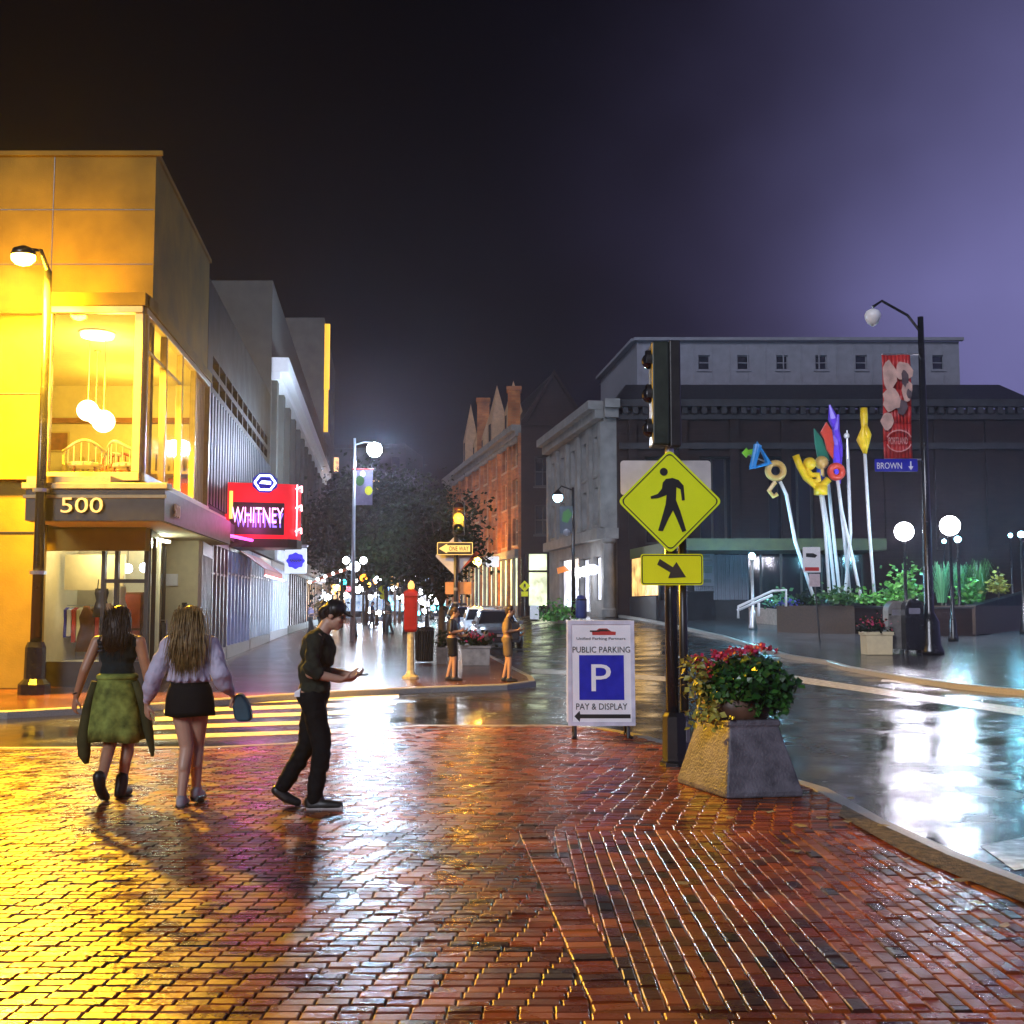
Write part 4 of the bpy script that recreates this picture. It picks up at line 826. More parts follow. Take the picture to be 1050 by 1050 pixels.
# sodium street lamp by the corner building
b = on(35, 712); t = thing('street_lamp', 'tall dark street lamp with glowing orange head at left edge before number 500', 'street lamp', b)
ph = 8.3; tb = MB(); tb.tube([(b.x, b.y, b.z), (b.x, b.y, b.z + ph)], [.115, .075], 12); tb.build('pole', M['black_paint'], t, smooth=True)
MB().lathe([(.30, 0), (.30, .2), (.2, .3), (.19, .9), (.15, 1.0)], b, 12).build('base', M['black_paint'], t)
cl = MB(); cl.lathe([(.16, 0), (.16, .07)], b + Vector((0, 0, 3.9)), 12); cl.lathe([(.16, 0), (.16, .07)], b + Vector((0, 0, 2.3)), 12); cl.build('band', M['steel'], t)
hd = at(24, 262, b.y - .3); am = MB(); am.tube([(b.x, b.y, b.z + ph), (b.x - .1, b.y - .15, hd.z + .14), (hd.x, hd.y, hd.z + .12)], .05, 8); am.build('arm', M['black_paint'], t)
MB().lathe([(.04, .2), (.16, .13), (.19, .02), (.18, .0)], hd, 16, 1.3).build('lamp_head', M['black_paint'], t, smooth=True)
MB().lathe([(.178, 0), (.175, -.09), (.11, -.17), (.01, -.21)], hd, 16, 1.3).build('lens', M['sodium'], t, smooth=True)
lamp('sodium_light', hd + Vector((.03, -.02, -.42)), (1, .52, .02), 22000, .22, t, spot=152, blend=.2)
lamp('sodium_spill', hd + Vector((.0, -.05, -.36)), (1, .47, .012), 1500, .2, t)
# cobra-head lamps over the far street
def cobra(px, py_lamp, base_px, h, label, watts, y, arm=.95, radius=.22, group='tall street lamps along the far street'):
    lp_ = at(px, py_lamp, y); bx = at(base_px, 600, y).x; g = T(bx, y)
    t = thing('street_lamp', label, 'street lamp', (bx, y, g), group)
    MB().tube([(bx, y, g), (bx, y, lp_.z + .5)], [.11, .055], 10).build('pole', M['steel'], t, smooth=True)
    MB().tube([(bx, y, lp_.z + .2), ((bx + lp_.x) / 2, y, lp_.z + .34), (lp_.x, y, lp_.z + .3)], .035, 8).build('arm', M['steel'], t)
    MB().lathe([(.02, .34), (.2, .28), (.26, .17)], lp_, 14).build('lamp_head', M['steel'], t, smooth=True)
    MB().ball(lp_, radius, 12).build('globe', M['globe_blue'], t, smooth=True)
    if watts: lamp('lamp_light', lp_ - Vector((0, 0, .02)), (.60, .77, 1), watts, radius + .02, t)
    return t
M['globe_blue'] = emat('blue white lamp globe', (.60, .78, 1.0), 150)
cobra(384, 461, 362, 8.5, 'tall street lamp with brilliant blue white globe above the left pavement', 33000, 50, radius=.33)
cobra(397, 531, 405, 8.5, 'second tall blue white street lamp seen through the trees', 500, 92, radius=.3)
cobra(411, 561, 417, 8.5, 'smallest tall street lamp far down the street', 0, 136, radius=.3)
# globe lamp posts
def globe_post(x, y, h, r, m, label, group, watts=0, col=(.9, .93, 1), twin=False, dark=True, base=True):
    g = T(x, y); t = thing('lamp_post', label, 'lamp post', (x, y, g), group); pm = M['black_paint'] if dark else M['steel']
    MB().lathe([(.19, 0), (.19, .12), (.14, .3), (.12, .75), (.07, .85), (.055, h - r - .12), (.09, h - r - .06), (.09, h - r)], (x, y, g), 12).build('pole', pm, t, smooth=True)
    MB().ball((x, y, g + h), r, 12).build('globe', m, t, smooth=True)
    if twin:
        ar = MB(); ar.tube([(x - .42, y, g + h + .12), (x - .4, y, g + h - .35), (x, y, g + h - .5), (x + .4, y, g + h - .35), (x + .42, y, g + h + .12)], .025, 6); ar.build('bracket', pm, t)
        for sx in (-1, 1): MB().ball((x + sx * .42, y, g + h + .3), r * .7, 10).build('globe', m, t, smooth=True)
    if watts: lamp('lamp_light', (x, y, g + h), col, watts, r + .02, t)
    return t
q = on(363, 653); globe_post(q.x, q.y, at(363, 581, q.y).z - q.z, .25, M['globe'], 'three globe lamp post with flared black base on the left pavement', None, 900, (.85, .9, 1), twin=True)
GG = 'globe lamps along the far street'
M['globe_teal'] = emat('teal bulb', (.1, .8, .9), 9); M['globe_amber'] = emat('amber bulb', (1, .5, .08), 9); M['globe_red'] = emat('red bulb', (1, .06, .08), 6)
for px, py, y in ((387, 594, 88), (418, 595, 93), (425, 589, 78), (438, 584, 70), (404, 603, 110), (346, 603, 100), (372, 601, 105), (455, 603, 100), (442, 612, 120), (431, 607, 112), (412, 612, 118), (352, 612, 122)):
    p = at(px, py, y); globe_post(p.x, y, p.z - T(p.x, y), .28, M['globe'], 'small white globe lamp along the far crowded street', GG, 60 if y < 90 else 0)
def bulb_string(label, pts, y, ms, r):
    t = thing('string_lights', label, 'string lights', at(*pts[0], y), 'bulb strings over the far pavements'); MB().tube([at(px, py, y) + Vector((0, 0, r)) for px, py in pts], .012, 4).build('cord', M['black_paint'], t)
    rnd = random.Random(int(pts[0][0]))
    for px, py in pts: MB().ball(at(px, py, y), r * rnd.uniform(.7, 1.2), 6).build('bulb', M[rnd.choice(ms)], t, smooth=True)
bulb_string('string of mixed bulbs along the far left shops', [(330 + i * 6.2, 608 + 5 * math.sin(i * 1.7)) for i in range(11)], 96, ['globe', 'globe', 'globe_amber', 'globe_blue'], .24)
bulb_string('string of mixed bulbs behind the red alarm box', [(398 + i * 5.6, 616 + 4 * math.sin(i * 2.1)) for i in range(11)], 100, ['globe', 'globe', 'globe_blue', 'globe_teal'], .24)
bulb_string('string of amber bulbs under the far left trees', [(336 + i * 7, 599 + 5 * math.sin(i * 2.6)) for i in range(9)], 112, ['globe_amber', 'globe', 'globe_red'], .25)
bulb_string('string of cool bulbs between the tree trunks', [(380 + i * 8, 626 + 3 * math.sin(i * 1.3)) for i in range(10)], 108, ['globe', 'globe_blue', 'globe_teal'], .25)
p = at(489, 576, 90); globe_post(p.x, 90, p.z - T(p.x, 90), .36, M['globe_warm'], 'orange globe lamp post before the brick building shops', None, 18000, (1, .42, .05))
p = at(473, 577, 70); globe_post(p.x, 70, p.z - T(p.x, 70), .24, M['globe'], 'white globe lamp post beside the orange square sign', None, 200)
# lamps of the plaza
for px, py, y, lab, wt, m in ((927, 545, 44, 'left one of the two brightest violet white lamps behind the plaza shrubs', 4200, 'globe_violet'), (974, 539, 42, 'right and higher one of the two brightest violet white lamps', 5000, 'globe_violet')):
    p = at(px, py, y); globe_post(p.x, y, p.z - T(p.x, y), .36, M[m], lab, 'brightest plaza lamps', wt, (.86, .84, 1))
p = at(771, 570, 49); globe_post(p.x, 49, p.z - T(p.x, 49), .14, M['globe_cyan'], 'slim cyan lamp post beside the plaza stair rail', 'slim plaza lamp posts', 3600, (.22, .70, 1), dark=False)
for px, py, y, lab in ((982, 553, 46, 'slim lamp post standing in the tall plaza grasses'), (1047, 548, 46, 'slim lamp post at the right edge of the photo'), (1036, 549, 60, 'farther slim lamp post at the right edge'), (968, 555, 62, 'farther slim lamp post behind the tall grasses')):
    p = at(px, py, y); globe_post(p.x, y, p.z - T(p.x, y), .13 if y < 50 else .11, M['globe_cyan'], lab, 'slim plaza lamp posts', 1700 if y < 50 else 60, (.25, .75, 1))
# hanging lamp before the stone building
y = 63; p = at(572, 510, y); bx = at(588, 600, y).x; g = T(bx, y); t = thing('street_lamp', 'black bracket street lamp with white bulb and banner before the stone building', 'street lamp', (bx, y, g))
MB().tube([(bx, y, g), (bx, y, p.z + .55)], [.13, .07], 10).build('pole', M['black_paint'], t, smooth=True); MB().tube([(bx, y, p.z + .4), (p.x + .2, y, p.z + .62), (p.x, y, p.z + .4)], .04, 8).build('arm', M['black_paint'], t)
MB().lathe([(.05, .42), (.26, .2), (.28, .12)], p, 14).build('lamp_head', M['black_paint'], t); MB().ball(p, .27, 12).build('globe', M['globe_cyan'], t, smooth=True); lamp('lamp_light', p, (.85, .93, 1), 900, .29, t)
bm_ = MB(); c = at(581, 533, y - .05); bm_.sheet(rrect(.75, 1.5, .03), c, UX, UZ, .04); bm_.build('banner', M['blue_panel'], t)
bm_ = MB(); bm_.ball(at(581, 546, y - .08), .2, 8); bm_.build('banner_emblem', M['attic'], t); MB().sheet([(-.25, -.3), (.05, -.4), (.3, .1), (.1, .4), (-.2, .2)], at(581, 529, y - .06), UX, UZ, .01).build('banner_print', M['leaf_lime'], t)
# ================================================================== BANNER POLE at right
b = on(954, 671); t = thing('banner_pole', 'dark tapered pole with a red printed banner and hanging teardrop lamp', 'lamp post', b); y = b.y
tz = at(945, 325, y).z
MB().lathe([(.42, 0), (.42, .12), (.33, .3), (.30, 1.0), (.22, 1.15), (.15, 1.3), (.13, 4.0), (.09, tz - b.z)], b, 14).build('pole', M['black_paint'], t, smooth=True)
lp_ = at(895, 326, y); MB().tube([(b.x, y, tz - .5), (b.x - .4, y, tz + .05), (lp_.x + .3, y, lp_.z + .55), (lp_.x, y, lp_.z + .35)], .045, 8).build('arm', M['black_paint'], t)
MB().lathe([(.05, .3), (.2, .22), (.26, .1), (.25, 0), (.16, -.18), (.03, -.27)], lp_, 14).build('teardrop_globe', M['white_paint'], t, smooth=True)
c0, c1 = at(904, 364, y - .02), at(936, 470, y - .02); bw_, bh_ = c1.x - c0.x, c0.z - c1.z; cc = Vector(((c0.x + c1.x) / 2, y - .02, (c0.z + c1.z) / 2))
bn_ = MB()
rs = [[(cc.x - bw_ / 2 + bw_ * i / 8, y - .02 + .05 * math.sin(i * .8 + j), cc.z - bh_ / 2 + bh_ * j / 6) for i in range(9)] for j in range(7)]
for j in range(6):
    for i in range(8): bn_.q(rs[j][i], rs[j][i + 1], rs[j + 1][i + 1], rs[j + 1][i])
banner = bn_.build('banner', M['sign_red'], t, smooth=True); sd_ = banner.modifiers.new('thickness', 'SOLIDIFY'); sd_.thickness = .015
for z in (cc.z + bh_ / 2 + .03, cc.z - bh_ / 2 - .03): MB().tube([(cc.x - bw_ / 2, y, z), (b.x, y, z)], .025, 8).build('banner_rod', M['steel'], t)
pm = MB(); rnd = random.Random(12)
for px, py, rw, rh, k in ((912, 385, .26, .5, 0), (926, 380, .3, .35, 0), (930, 400, .2, .4, 0), (914, 410, .3, .45, 0), (910, 432, .22, .3, 0)):
    c = at(px, py, y - .1); pm.sheet([(rw * math.cos(R(a)) * rnd.uniform(.7, 1.1), rh * math.sin(R(a)) * rnd.uniform(.7, 1.1)) for a in range(0, 360, 30)], c - Vector((0, .003 * rnd.random() * 8, 0)), UX, UZ, .004)
pm.build('banner_picture', mat('pale salmon banner print', (.62, .40, .34), .6, vary=.3, scale=3), banner)
pm = MB()
for px, py, rw, rh in ((928, 388, .12, .3), (925, 418, .18, .32), (932, 404, .1, .2)):
    c = at(px, py, y - .115); pm.sheet([(rw * math.cos(R(a)) * rnd.uniform(.6, 1.1), rh * math.sin(R(a)) * rnd.uniform(.6, 1.1)) for a in range(0, 360, 30)], c - Vector((0, .002 * rw * 20, 0)), UX, UZ, .004)
pm.build('banner_picture', mat('dark banner print', (.10, .07, .08), .6, vary=.4, scale=5), banner)
text('lettering', 'PORTLAND', mat('pink banner letters', (.75, .35, .33), .6), banner, at(921, 452, y - .15), UX, UZ, .22, .60, .006)
pm = MB()
pm.tube([at(922 + 13 * math.cos(R(a)), 452 + 11 * math.sin(R(a)), y - .15) for a in range(200, 341, 20)], .02, 5); pm.tube([at(922 + 13 * math.cos(R(a)), 452 + 11 * math.sin(R(a)), y - .15) for a in range(20, 161, 20)], .02, 5)
pm.build('lettering_ring', bpy.data.materials['pink banner letters'], banner)
t2 = thing('street_name_sign', 'blue street name plate lettered BROWN on the banner pole', 'sign', at(940, 477, y)); c = at(919, 477, y - .05)
MB().sheet(rrect(44 / F * y, 13 / F * y, .03), c, UX, UZ, .02).build('plate', M['sign_blue'], t2); text('lettering', 'BROWN', M['white_paint'], t2, at(912, 477.5, y - .052), UX, UZ, .20, .78, .006)
MB().sheet([(-.02, .14), (.02, .14), (.02, -.02), (.08, -.02), (0, -.14), (-.08, -.02), (-.02, -.02)], at(934, 477.5, y - .055), UX, UZ, .004).build('arrow', M['white_paint'], t2)
# ================================================================== CROSSING SIGN in the foreground
b = on(690, 785); y = b.y; t = thing('crossing_sign', 'fluorescent yellow diamond pedestrian crossing sign on a dark post beside flower planter', 'sign', b)
MB().tube([b, (b.x, y, 3.32)], .068, 14).build('post', M['black_paint'], t, smooth=True)
MB().tube([(b.x + .135, y + .05, 0), (b.x + .135, y + .05, 2.6)], .045, 12).build('conduit', M['dark_metal'], t, smooth=True)
bs = MB(); bs.lathe([(.17, 0), (.17, .04), (.14, .06), (.135, .52), (.10, .56)], (b.x + .03, y, 0), 8); bs.build('base_cover', M['black_paint'], t); MB().sheet(rrect(.06, .22, .02), (b.x + .155, y - .09, .36), (.7, .7, 0), UZ, .01).build('base_sticker', M['attic'], t)
st = MB()
for z in (2.0, 2.3, 2.6, 3.0): st.lathe([(.072, 0), (.072, .03)], (b.x, y, z), 14)
st.build('band', M['steel'], t)
yy = y - .13; c = at(687, 514, yy); sz = 108 / F * yy / math.sqrt(2)
dia = rot2(rrect(sz, sz, .055, 5), R(45)); sg = MB().sheet(dia, c, UX, UZ, .006).build('diamond_plate', M['sign_yellow'], t)
def ring(outer, inner, o, m, name, parent, d=.003):
    mb = MB(); o = Vector(o); k = len(outer)
    for i in range(k):
        j = (i + 1) % k; A, B_, C_, D_ = [o + UX * p[0] + UZ * p[1] for p in (outer[i], outer[j], inner[j], inner[i])]
        mb.q(A, B_, C_, D_); n_ = Vector((0, d, 0)); mb.q(A, A + n_, B_ + n_, B_); mb.q(D_, C_, C_ + n_, D_ + n_)
    return mb.build(name, m, parent)
sc_ = lambda p, k: [(x * k, z * k) for x, z in p]
ring(sc_(dia, .945), sc_(dia, .918), c - Vector((0, .004, 0)), M['sign_black'], 'border', sg)
def pxs(pts, c0, yd): return [((px - c0[0]) / F * yd, -(py - c0[1]) / F * yd) for px, py in pts]
# walking figure traced in photo pixels round the plate centre, built in metres on the plate
Z = lambda zx, zy: (620 + zx / 3.75, 340 + zy / 3.75)
fig = [Z(*p) for p in ((236, 566), (262, 562), (285, 570), (304, 592), (308, 648), (297, 650), (292, 606), (276, 598), (274, 648), (290, 690), (312, 766), (297, 772), (276, 720), (262, 688), (244, 720), (222, 768), (204, 766), (222, 706), (234, 664), (238, 628), (206, 640), (178, 643), (176, 634), (204, 624), (220, 604), (224, 580))]
fo = c - Vector((0, .0075, 0))
wk = MB(); wk.sheet(list(reversed(pxs(fig, (687, 514), yy))), fo, UX, UZ, .003); hx = pxs([Z(228, 538)], (687, 514), yy)[0]; wk.sheet([(hx[0] + .042 * math.cos(R(a)), hx[1] + .042 * math.sin(R(a))) for a in range(0, 360, 15)], fo, UX, UZ, .003)
wk.build('walking_figure', M['sign_black'], sg)
c2 = at(689, 584, yy); w2, h2 = 64 / F * yy, 32 / F * yy
pl = MB().sheet(rrect(w2, h2, .03), c2, UX, UZ, .006).build('arrow_plate', M['sign_gold'], t)
ring(rrect(w2 - .022, h2 - .022, .025), rrect(w2 - .04, h2 - .04, .02), c2 - Vector((0, .004, 0)), M['sign_black'], 'border', pl)
ar = [Z(*p) for p in ((212, 874), (262, 906), (276, 886), (312, 944), (244, 948), (252, 926), (202, 896))]
MB().sheet(list(reversed(pxs(ar, (689, 584), yy))), c2 - Vector((0, .0075, 0)), UX, UZ, .003).build('arrow', M['sign_brown'], pl)
cb = at(682.5, 490, y + .11); MB().sheet(rrect(94 / F * y, 36 / F * y, .035), (cb.x, y + .10, cb.z), UX, UZ, .008).build('sign_back', M['alu'], t)
# signal head seen from its side, mounted on the same post
t = thing('traffic_signal', 'dark traffic signal seen from the side above the yellow crossing sign', 'traffic signal', (b.x, y, 3.3))
hx0, hx1 = at(667, 400, y).x, at(693, 400, y).x; hz0, hz1 = at(680, 458, y).z, at(680, 353, y).z
MB().box(hx0, hx1 - .09, y - .16, y + .16, hz0, hz1).build('housing', M['sig_green'] if 'sig_green' in M else mat('dark green signal housing', (.022, .03, .018), .35, vary=.3), t, bevel=.02)
MB().box(hx1 - .088, hx1 + .03, y - .17, y + .17, hz0 - .02, hz1 + .01).build('back_box', M['dark_metal'], t, bevel=.015)
MB().tube([(b.x, y, 3.3), (b.x, y, hz0)], .05, 10).build('stem', M['steel'], t)
vs = MB(); ls = []
for i in range(3):
    z = hz0 + (hz1 - hz0) * (i + .5) / 3; pr = [(hx0 - k, y + .12 * math.cos(R(a)), z + .12 * math.sin(R(a))) for k in (0, .05) for a in range(-20, 201, 20)]
    n = 12; MB().rings([pr[:n], pr[n:]], cap=False).build('visor', M['dark_metal'], t); MB().ball((hx0 - .005, y, z), .09, 8).build('signal_lens', M['dark_glass'], t)
# ================================================================== A-FRAME parking sign
b = on(617, 757); y = b.y; cx = b.x; t = thing('parking_sign', 'white public parking sandwich board with blue P on black legs', 'sign', (cx, y, 0))
W_, z0, z1 = 68 / F * y, .16, .16 + 106 / F * y; lean = .07
U = Vector((0, lean, 1)).normalized()
pnl = MB().sheet(rrect(W_, z1 - z0, .015), (cx, y, (z0 + z1) / 2), UX, U, .02).build('panel', M['white_paint'], t)
O = Vector((cx, y, (z0 + z1) / 2)) - UX.cross(U) * -.004; N_ = UX.cross(U)
ring2 = MB(); PW, PH = W_, z1 - z0
fw = MB()
for (x0, x1, v0, v1) in ((-PW / 2, -PW / 2 + .05, -PH / 2, PH / 2), (PW / 2 - .05, PW / 2, -PH / 2, PH / 2), (-PW / 2 + .05, PW / 2 - .05, PH / 2 - .05, PH / 2), (-PW / 2 + .05, PW / 2 - .05, -PH / 2, -PH / 2 + .05)):
    fw.sheet([(x0, v0), (x1, v0), (x1, v1), (x0, v1)], Vector((cx, y, (z0 + z1) / 2)) + N_ * .014, UX, U, .02)
fw.build('frame', mat('pale lavender plastic frame', (.62, .62, .72), .4), t)
back = MB().sheet(rrect(W_, PH, .015), (cx, y + .36, (z0 + z1) / 2), UX, Vector((0, -lean, 1)).normalized(), .02).build('rear_panel', M['white_paint'], t)
for sx in (-1, 1):
    for dy in (0, 1): MB().tube([(cx + sx * (W_ / 2 - .09), y - .03 + dy * .42, 0), (cx + sx * (W_ / 2 - .09), y + .01 + dy * .35, z0 + .02)], .022, 8).build('leg', M['black_paint'], t)
ft = MB(); ft.tube([(cx - W_ / 2 + .06, y - .12, .02), (cx - W_ / 2 + .09, y + .52, .02)], .02, 6); ft.tube([(cx + W_ / 2 - .06, y - .12, .02), (cx + W_ / 2 - .09, y + .52, .02)], .02, 6); ft.build('foot', M['black_paint'], t)
ctr = Vector((cx, y, (z0 + z1) / 2)); S = lambda zx, zy, k=.004: ctr + UX * ((zx - 340) / 545 * W_) + U * (-(zy - 465) / 870 * PH) + N_ * k
MB().sheet([(-.5, -.5), (.5, -.5), (.5, .5), (-.5, .5)], S(342, 503), UX * (365 / 545 * W_), U * (370 / 870 * PH), .003).build('blue_square', M['sign_blue'], pnl)
text('lettering', 'P', M['white_paint'], pnl, S(338, 505, .008), UX, U, 222 / 870 * PH, 160 / 545 * W_, .003); 
text('lettering', 'PUBLIC PARKING', M['sign_black'], pnl, S(342, 272), UX, U, 50 / 870 * PH, 470 / 545 * W_, .003); text('lettering', 'PAY & DISPLAY', M['sign_black'], pnl, S(340, 742), UX, U, 52 / 870 * PH, 415 / 545 * W_, .003)
text('lettering', 'Unified Parking Partners', M['sign_black'], pnl, S(340, 183), UX, U, 27 / 870 * PH, 400 / 545 * W_, .003)
cr = MB(); k = W_ / 545
cr.sheet([(-95 * k, -20 * k), (95 * k, -20 * k), (98 * k, 6 * k), (60 * k, 10 * k), (25 * k, 34 * k), (-40 * k, 34 * k), (-70 * k, 10 * k), (-98 * k, 4 * k)], S(365, 130), UX, U, .003); cr.build('car_emblem', M['sign_red'], pnl)
cr = MB(); cr.sheet([(-60 * k, -3 * k), (60 * k, -3 * k), (20 * k, 14 * k), (-35 * k, 14 * k)], S(365, 116, .008), UX, U, .003); cr.sheet([(-40 * k, -6 * k), (40 * k, -6 * k), (40 * k, 6 * k), (-40 * k, 6 * k)], S(290, 118, .009), UX, U, .003); cr.build('emblem_window', M['sign_black'], pnl)
MB().sheet([(-228 * k, 0), (-185 * k, -44 * k), (-180 * k, -16 * k), (228 * k, -16 * k), (228 * k, 16 * k), (-180 * k, 16 * k), (-185 * k, 44 * k)], S(345, 822), UX, U, .003).build('arrow', M['sign_black'], pnl)
# ================================================================== FLOWER PLANTER
near = Vector((1.88, 10.25)); aR, aL = R(9), R(108); e1 = Vector((math.cos(aR), math.sin(aR))) * .71; e2 = Vector((math.cos(aL), math.sin(aL))) * .98
cen = near + (e1 + e2) / 2; t = thing('planter', 'square tapered concrete planter beside the crossing sign', 'planter', (cen.x, cen.y, 0))
ft_ = [near, near + e1, near + e1 + e2, near + e2]; mb = MB()
rr = lambda k, z: [(*(cen + (p - cen) * k), z) for p in ft_]
mb.rings([rr(1.0, .0), rr(1.0, .05), rr(.66, .60), rr(.69, .62), rr(.69, .665), rr(.58, .665), rr(.55, .60)]); mb.build('body', M['planter_concrete'], t, bevel=.022)
MB().lathe([(.12, .56), (.24, .60), (.31, .72), (.33, .84), (.30, .85)], (cen.x, cen.y, 0), 20).build('bowl', mat('brown clay bowl', (.10, .05, .028), .5, vary=.4), t, smooth=True)
fl = thing('geranium', 'round red flowering bush growing in the tapered planter', 'plant', (cen.x + .05, cen.y, .8)); rnd = random.Random(21)
gc = at(765, 702, cen.y); pts = []
for i in range(2600):
    a, u = rnd.uniform(0, 6.283), rnd.uniform(-.75, 1); r = (rnd.random() ** .28); s_ = math.sqrt(1 - u * u); lump = 1 + .13 * math.sin(a * 3 + 1) * math.cos(u * 4) + .07 * math.sin(a * 7)
    pts.append((gc.x + .42 * r * s_ * math.cos(a) * lump, gc.y + .40 * r * s_ * math.sin(a) * lump, gc.z - .03 + .30 * r * u * lump))
leaves('foliage', M['leaf_green'], fl, pts, .075, 3, .2, 1.5)
pts = []
for i in range(150):
    k = i % 6; px = 704 + k * 3 + rnd.gauss(0, 3); py = 672 + rnd.random() ** 1.2 * 74; pts.append(tuple(at(px + (py - 690) * .1, py, cen.y - .28 + rnd.uniform(-.1, .1))))
for i in range(60): pts.append(tuple(at(730 + rnd.gauss(0, 9), 728 + rnd.gauss(0, 7), cen.y - .38)))
leaves('trailing_leaves', M['leaf_gold'], fl, pts, .065, 4, .6, 1.2)
pts = []
for px, py, n_ in ((716, 684, 26), (726, 681, 30), (734, 672, 30), (742, 674, 26), (749, 668, 34), (758, 669, 26), (768, 666, 34), (774, 668, 26), (724, 690, 20), (790, 666, 10), (780, 663, 10), (714, 676, 18)):
    c = at(px, py, cen.y - .16 + rnd.uniform(-.1, .15))
    leaves('flower_head', M['petal'], fl, [(c.x + rnd.gauss(0, .02), c.y + rnd.gauss(0, .02), c.z + rnd.gauss(0, .018)) for i in range(n_ + 10)], .035, px, -.4, 1.6)
sm2 = MB()
for i in range(24): a = rnd.uniform(0, 6.283); sm2.tube([(cen.x, cen.y, .78), (cen.x + .15 * math.cos(a), cen.y + .15 * math.sin(a), .95), (cen.x + .3 * math.cos(a), cen.y + .3 * math.sin(a), 1.1 + rnd.uniform(-.1, .15))], [.008, .004, .003], 5)
sm2.build('stem', M['bark'], fl)
rnd = random.Random(17); lm = mat('wet fallen leaf', (.32, .24, .10), .4, vary=.4)
for px, py in ((868, 842), (905, 846), (872, 818), (930, 880), (842, 838), (958, 905), (1002, 925), (820, 846), (790, 832), (986, 902), (748, 838), (1030, 948), (700, 905), (815, 872)):
    p = hit(px, py, .016); a = rnd.uniform(0, 6.28); r = rnd.uniform(.03, .055); t = thing('fallen_leaf', 'small wet fallen leaf on the bricks and verge by the tapered planter', 'leaf', p, 'fallen leaves near the planter')
    pt = [p + Vector((r * k * math.cos(a + th), r * k * .8 * math.sin(a + th), .006 * math.sin(3 * th))) for th, k in ((0, 1.5), (.8, .8), (1.6, .75), (2.6, .9), (3.14, 1.1), (3.8, .85), (4.7, .75), (5.5, .85))]
    o = MB().q(*pt).build('blade', lm, t); o.modifiers.new('thickness', 'SOLIDIFY').thickness = .002
# ================================================================== CORNER across the side street
b = on(467, 694); y = b.y; t = thing('traffic_signal', 'traffic signal pole with lit amber lamp at the far street corner', 'traffic signal', b)
sz1 = at(467, 515, y).z; MB().tube([b, (b.x, y, sz1 - .4)], [.06, .05], 12).build('pole', M['dark_metal'], t, smooth=True)
for z_, h_ in ((.9, .05), (1.32, .09), (1.75, .04), (2.06, .07)): MB().lathe([(.060, 0), (.060, h_)], (b.x, y, b.z + z_), 12).build('sticker', M['concrete'], t)
hz0, hz1 = at(470, 549, y).z, sz1; hc = at(470.5, 532, y).x
MB().box(hc - .14, hc + .14, y - .12, y + .1, hz0, hz1).build('housing', M['sign_black'], t, bevel=.02)
for i, (nm, m) in enumerate((('signal_lens', mat('dark red lens', (.05, .005, .01), .2)), ('signal_lens', emat('amber lit lens', (1, .42, .02), 9)), ('signal_lens', mat('dark green lens', (.004, .02, .012), .2)))):
    z = hz1 - (hz1 - hz0) * (i + .5) / 3; MB().lathe([(.001, 0), (.11, 0), (.12, .02)], (0, 0, 0), 18)
    d = MB(); d.rings([[(hc + r * math.cos(R(a)), y - k, z + r * math.sin(R(a))) for a in range(0, 360, 20)] for r, k in ((.115, .122), (.10, .135), (.05, .15), (.002, .152))]); d.build(nm, m, t, smooth=True)
    v_ = MB(); v_.rings([[(hc + .13 * math.cos(R(a)), y - k, z + .13 * math.sin(R(a))) for a in range(-10, 191, 20)] for k in (.121, .3)], cap=False); v_.build('visor', M['sign_black'], t)
lamp('amber_light', (hc, y - .45, (hz0 + hz1) / 2), (1, .5, .04), 90, .1, t)
ow = thing('one_way_sign', 'black and white one way arrow plate on the corner signal pole', 'sign', at(467, 562, y)); c = at(466.5, 562.5, y - .09)
pl = MB().sheet(rrect(37 / F * y, 13.5 / F * y, .02), c, UX, UZ, .006).build('plate', M['sign_black'], ow); k = y / F
MB().sheet([(-16.5 * k, 0), (-8 * k, -5 * k), (-8 * k, -3.4 * k), (15.5 * k, -3.4 * k), (15.5 * k, 3.4 * k), (-8 * k, 3.4 * k), (-8 * k, 5 * k)], c - Vector((0, .004, 0)), UX, UZ, .003).build('arrow', M['cream'], pl)
text('lettering', 'ONE WAY', M['sign_black'], pl, c + Vector((4 * k, -.008, 0)), UX, UZ, 4.6 * k, 20 * k, .003)
ring(rrect(36.4 * k, 12.9 * k, .02), rrect(35 * k, 11.6 * k, .018), c - Vector((0, .004, 0)), M['cream'], 'border', pl)
ds = thing('sign_back', 'blank metal back of a diamond sign behind the one way plate', 'sign', at(467, 570, y)); c = at(467, 570, y + .07); s_ = 42 / F * y / math.sqrt(2)
MB().sheet(rot2(rrect(s_, s_, .04), R(45)), c, UX, UZ, .006).build('plate', M['alu'], ds); 
stp = MB(); stp.sheet([(.06, -.42), (.13, -.35), (.58, .06), (.5, .12)], c - Vector((0, .005, .0)), UX, UZ, .002); stp.build('reinforcing_strip', M['redwood'], ds)
sqs = thing('square_sign', 'small orange square sign back low on the corner signal pole', 'sign', at(467, 603, y)); MB().sheet(rrect(27 / F * y, 12.5 / F * y, .02), at(470, 603, y + .07), UX, UZ, .006).build('plate', mat('dull orange sign back', (.55, .26, .10), .45), sqs); MB().sheet(rrect(.05, .3, .01), (b.x, y + .066, at(467, 603, y).z), UX, UZ, .003).build('bracket', M['steel'], sqs)
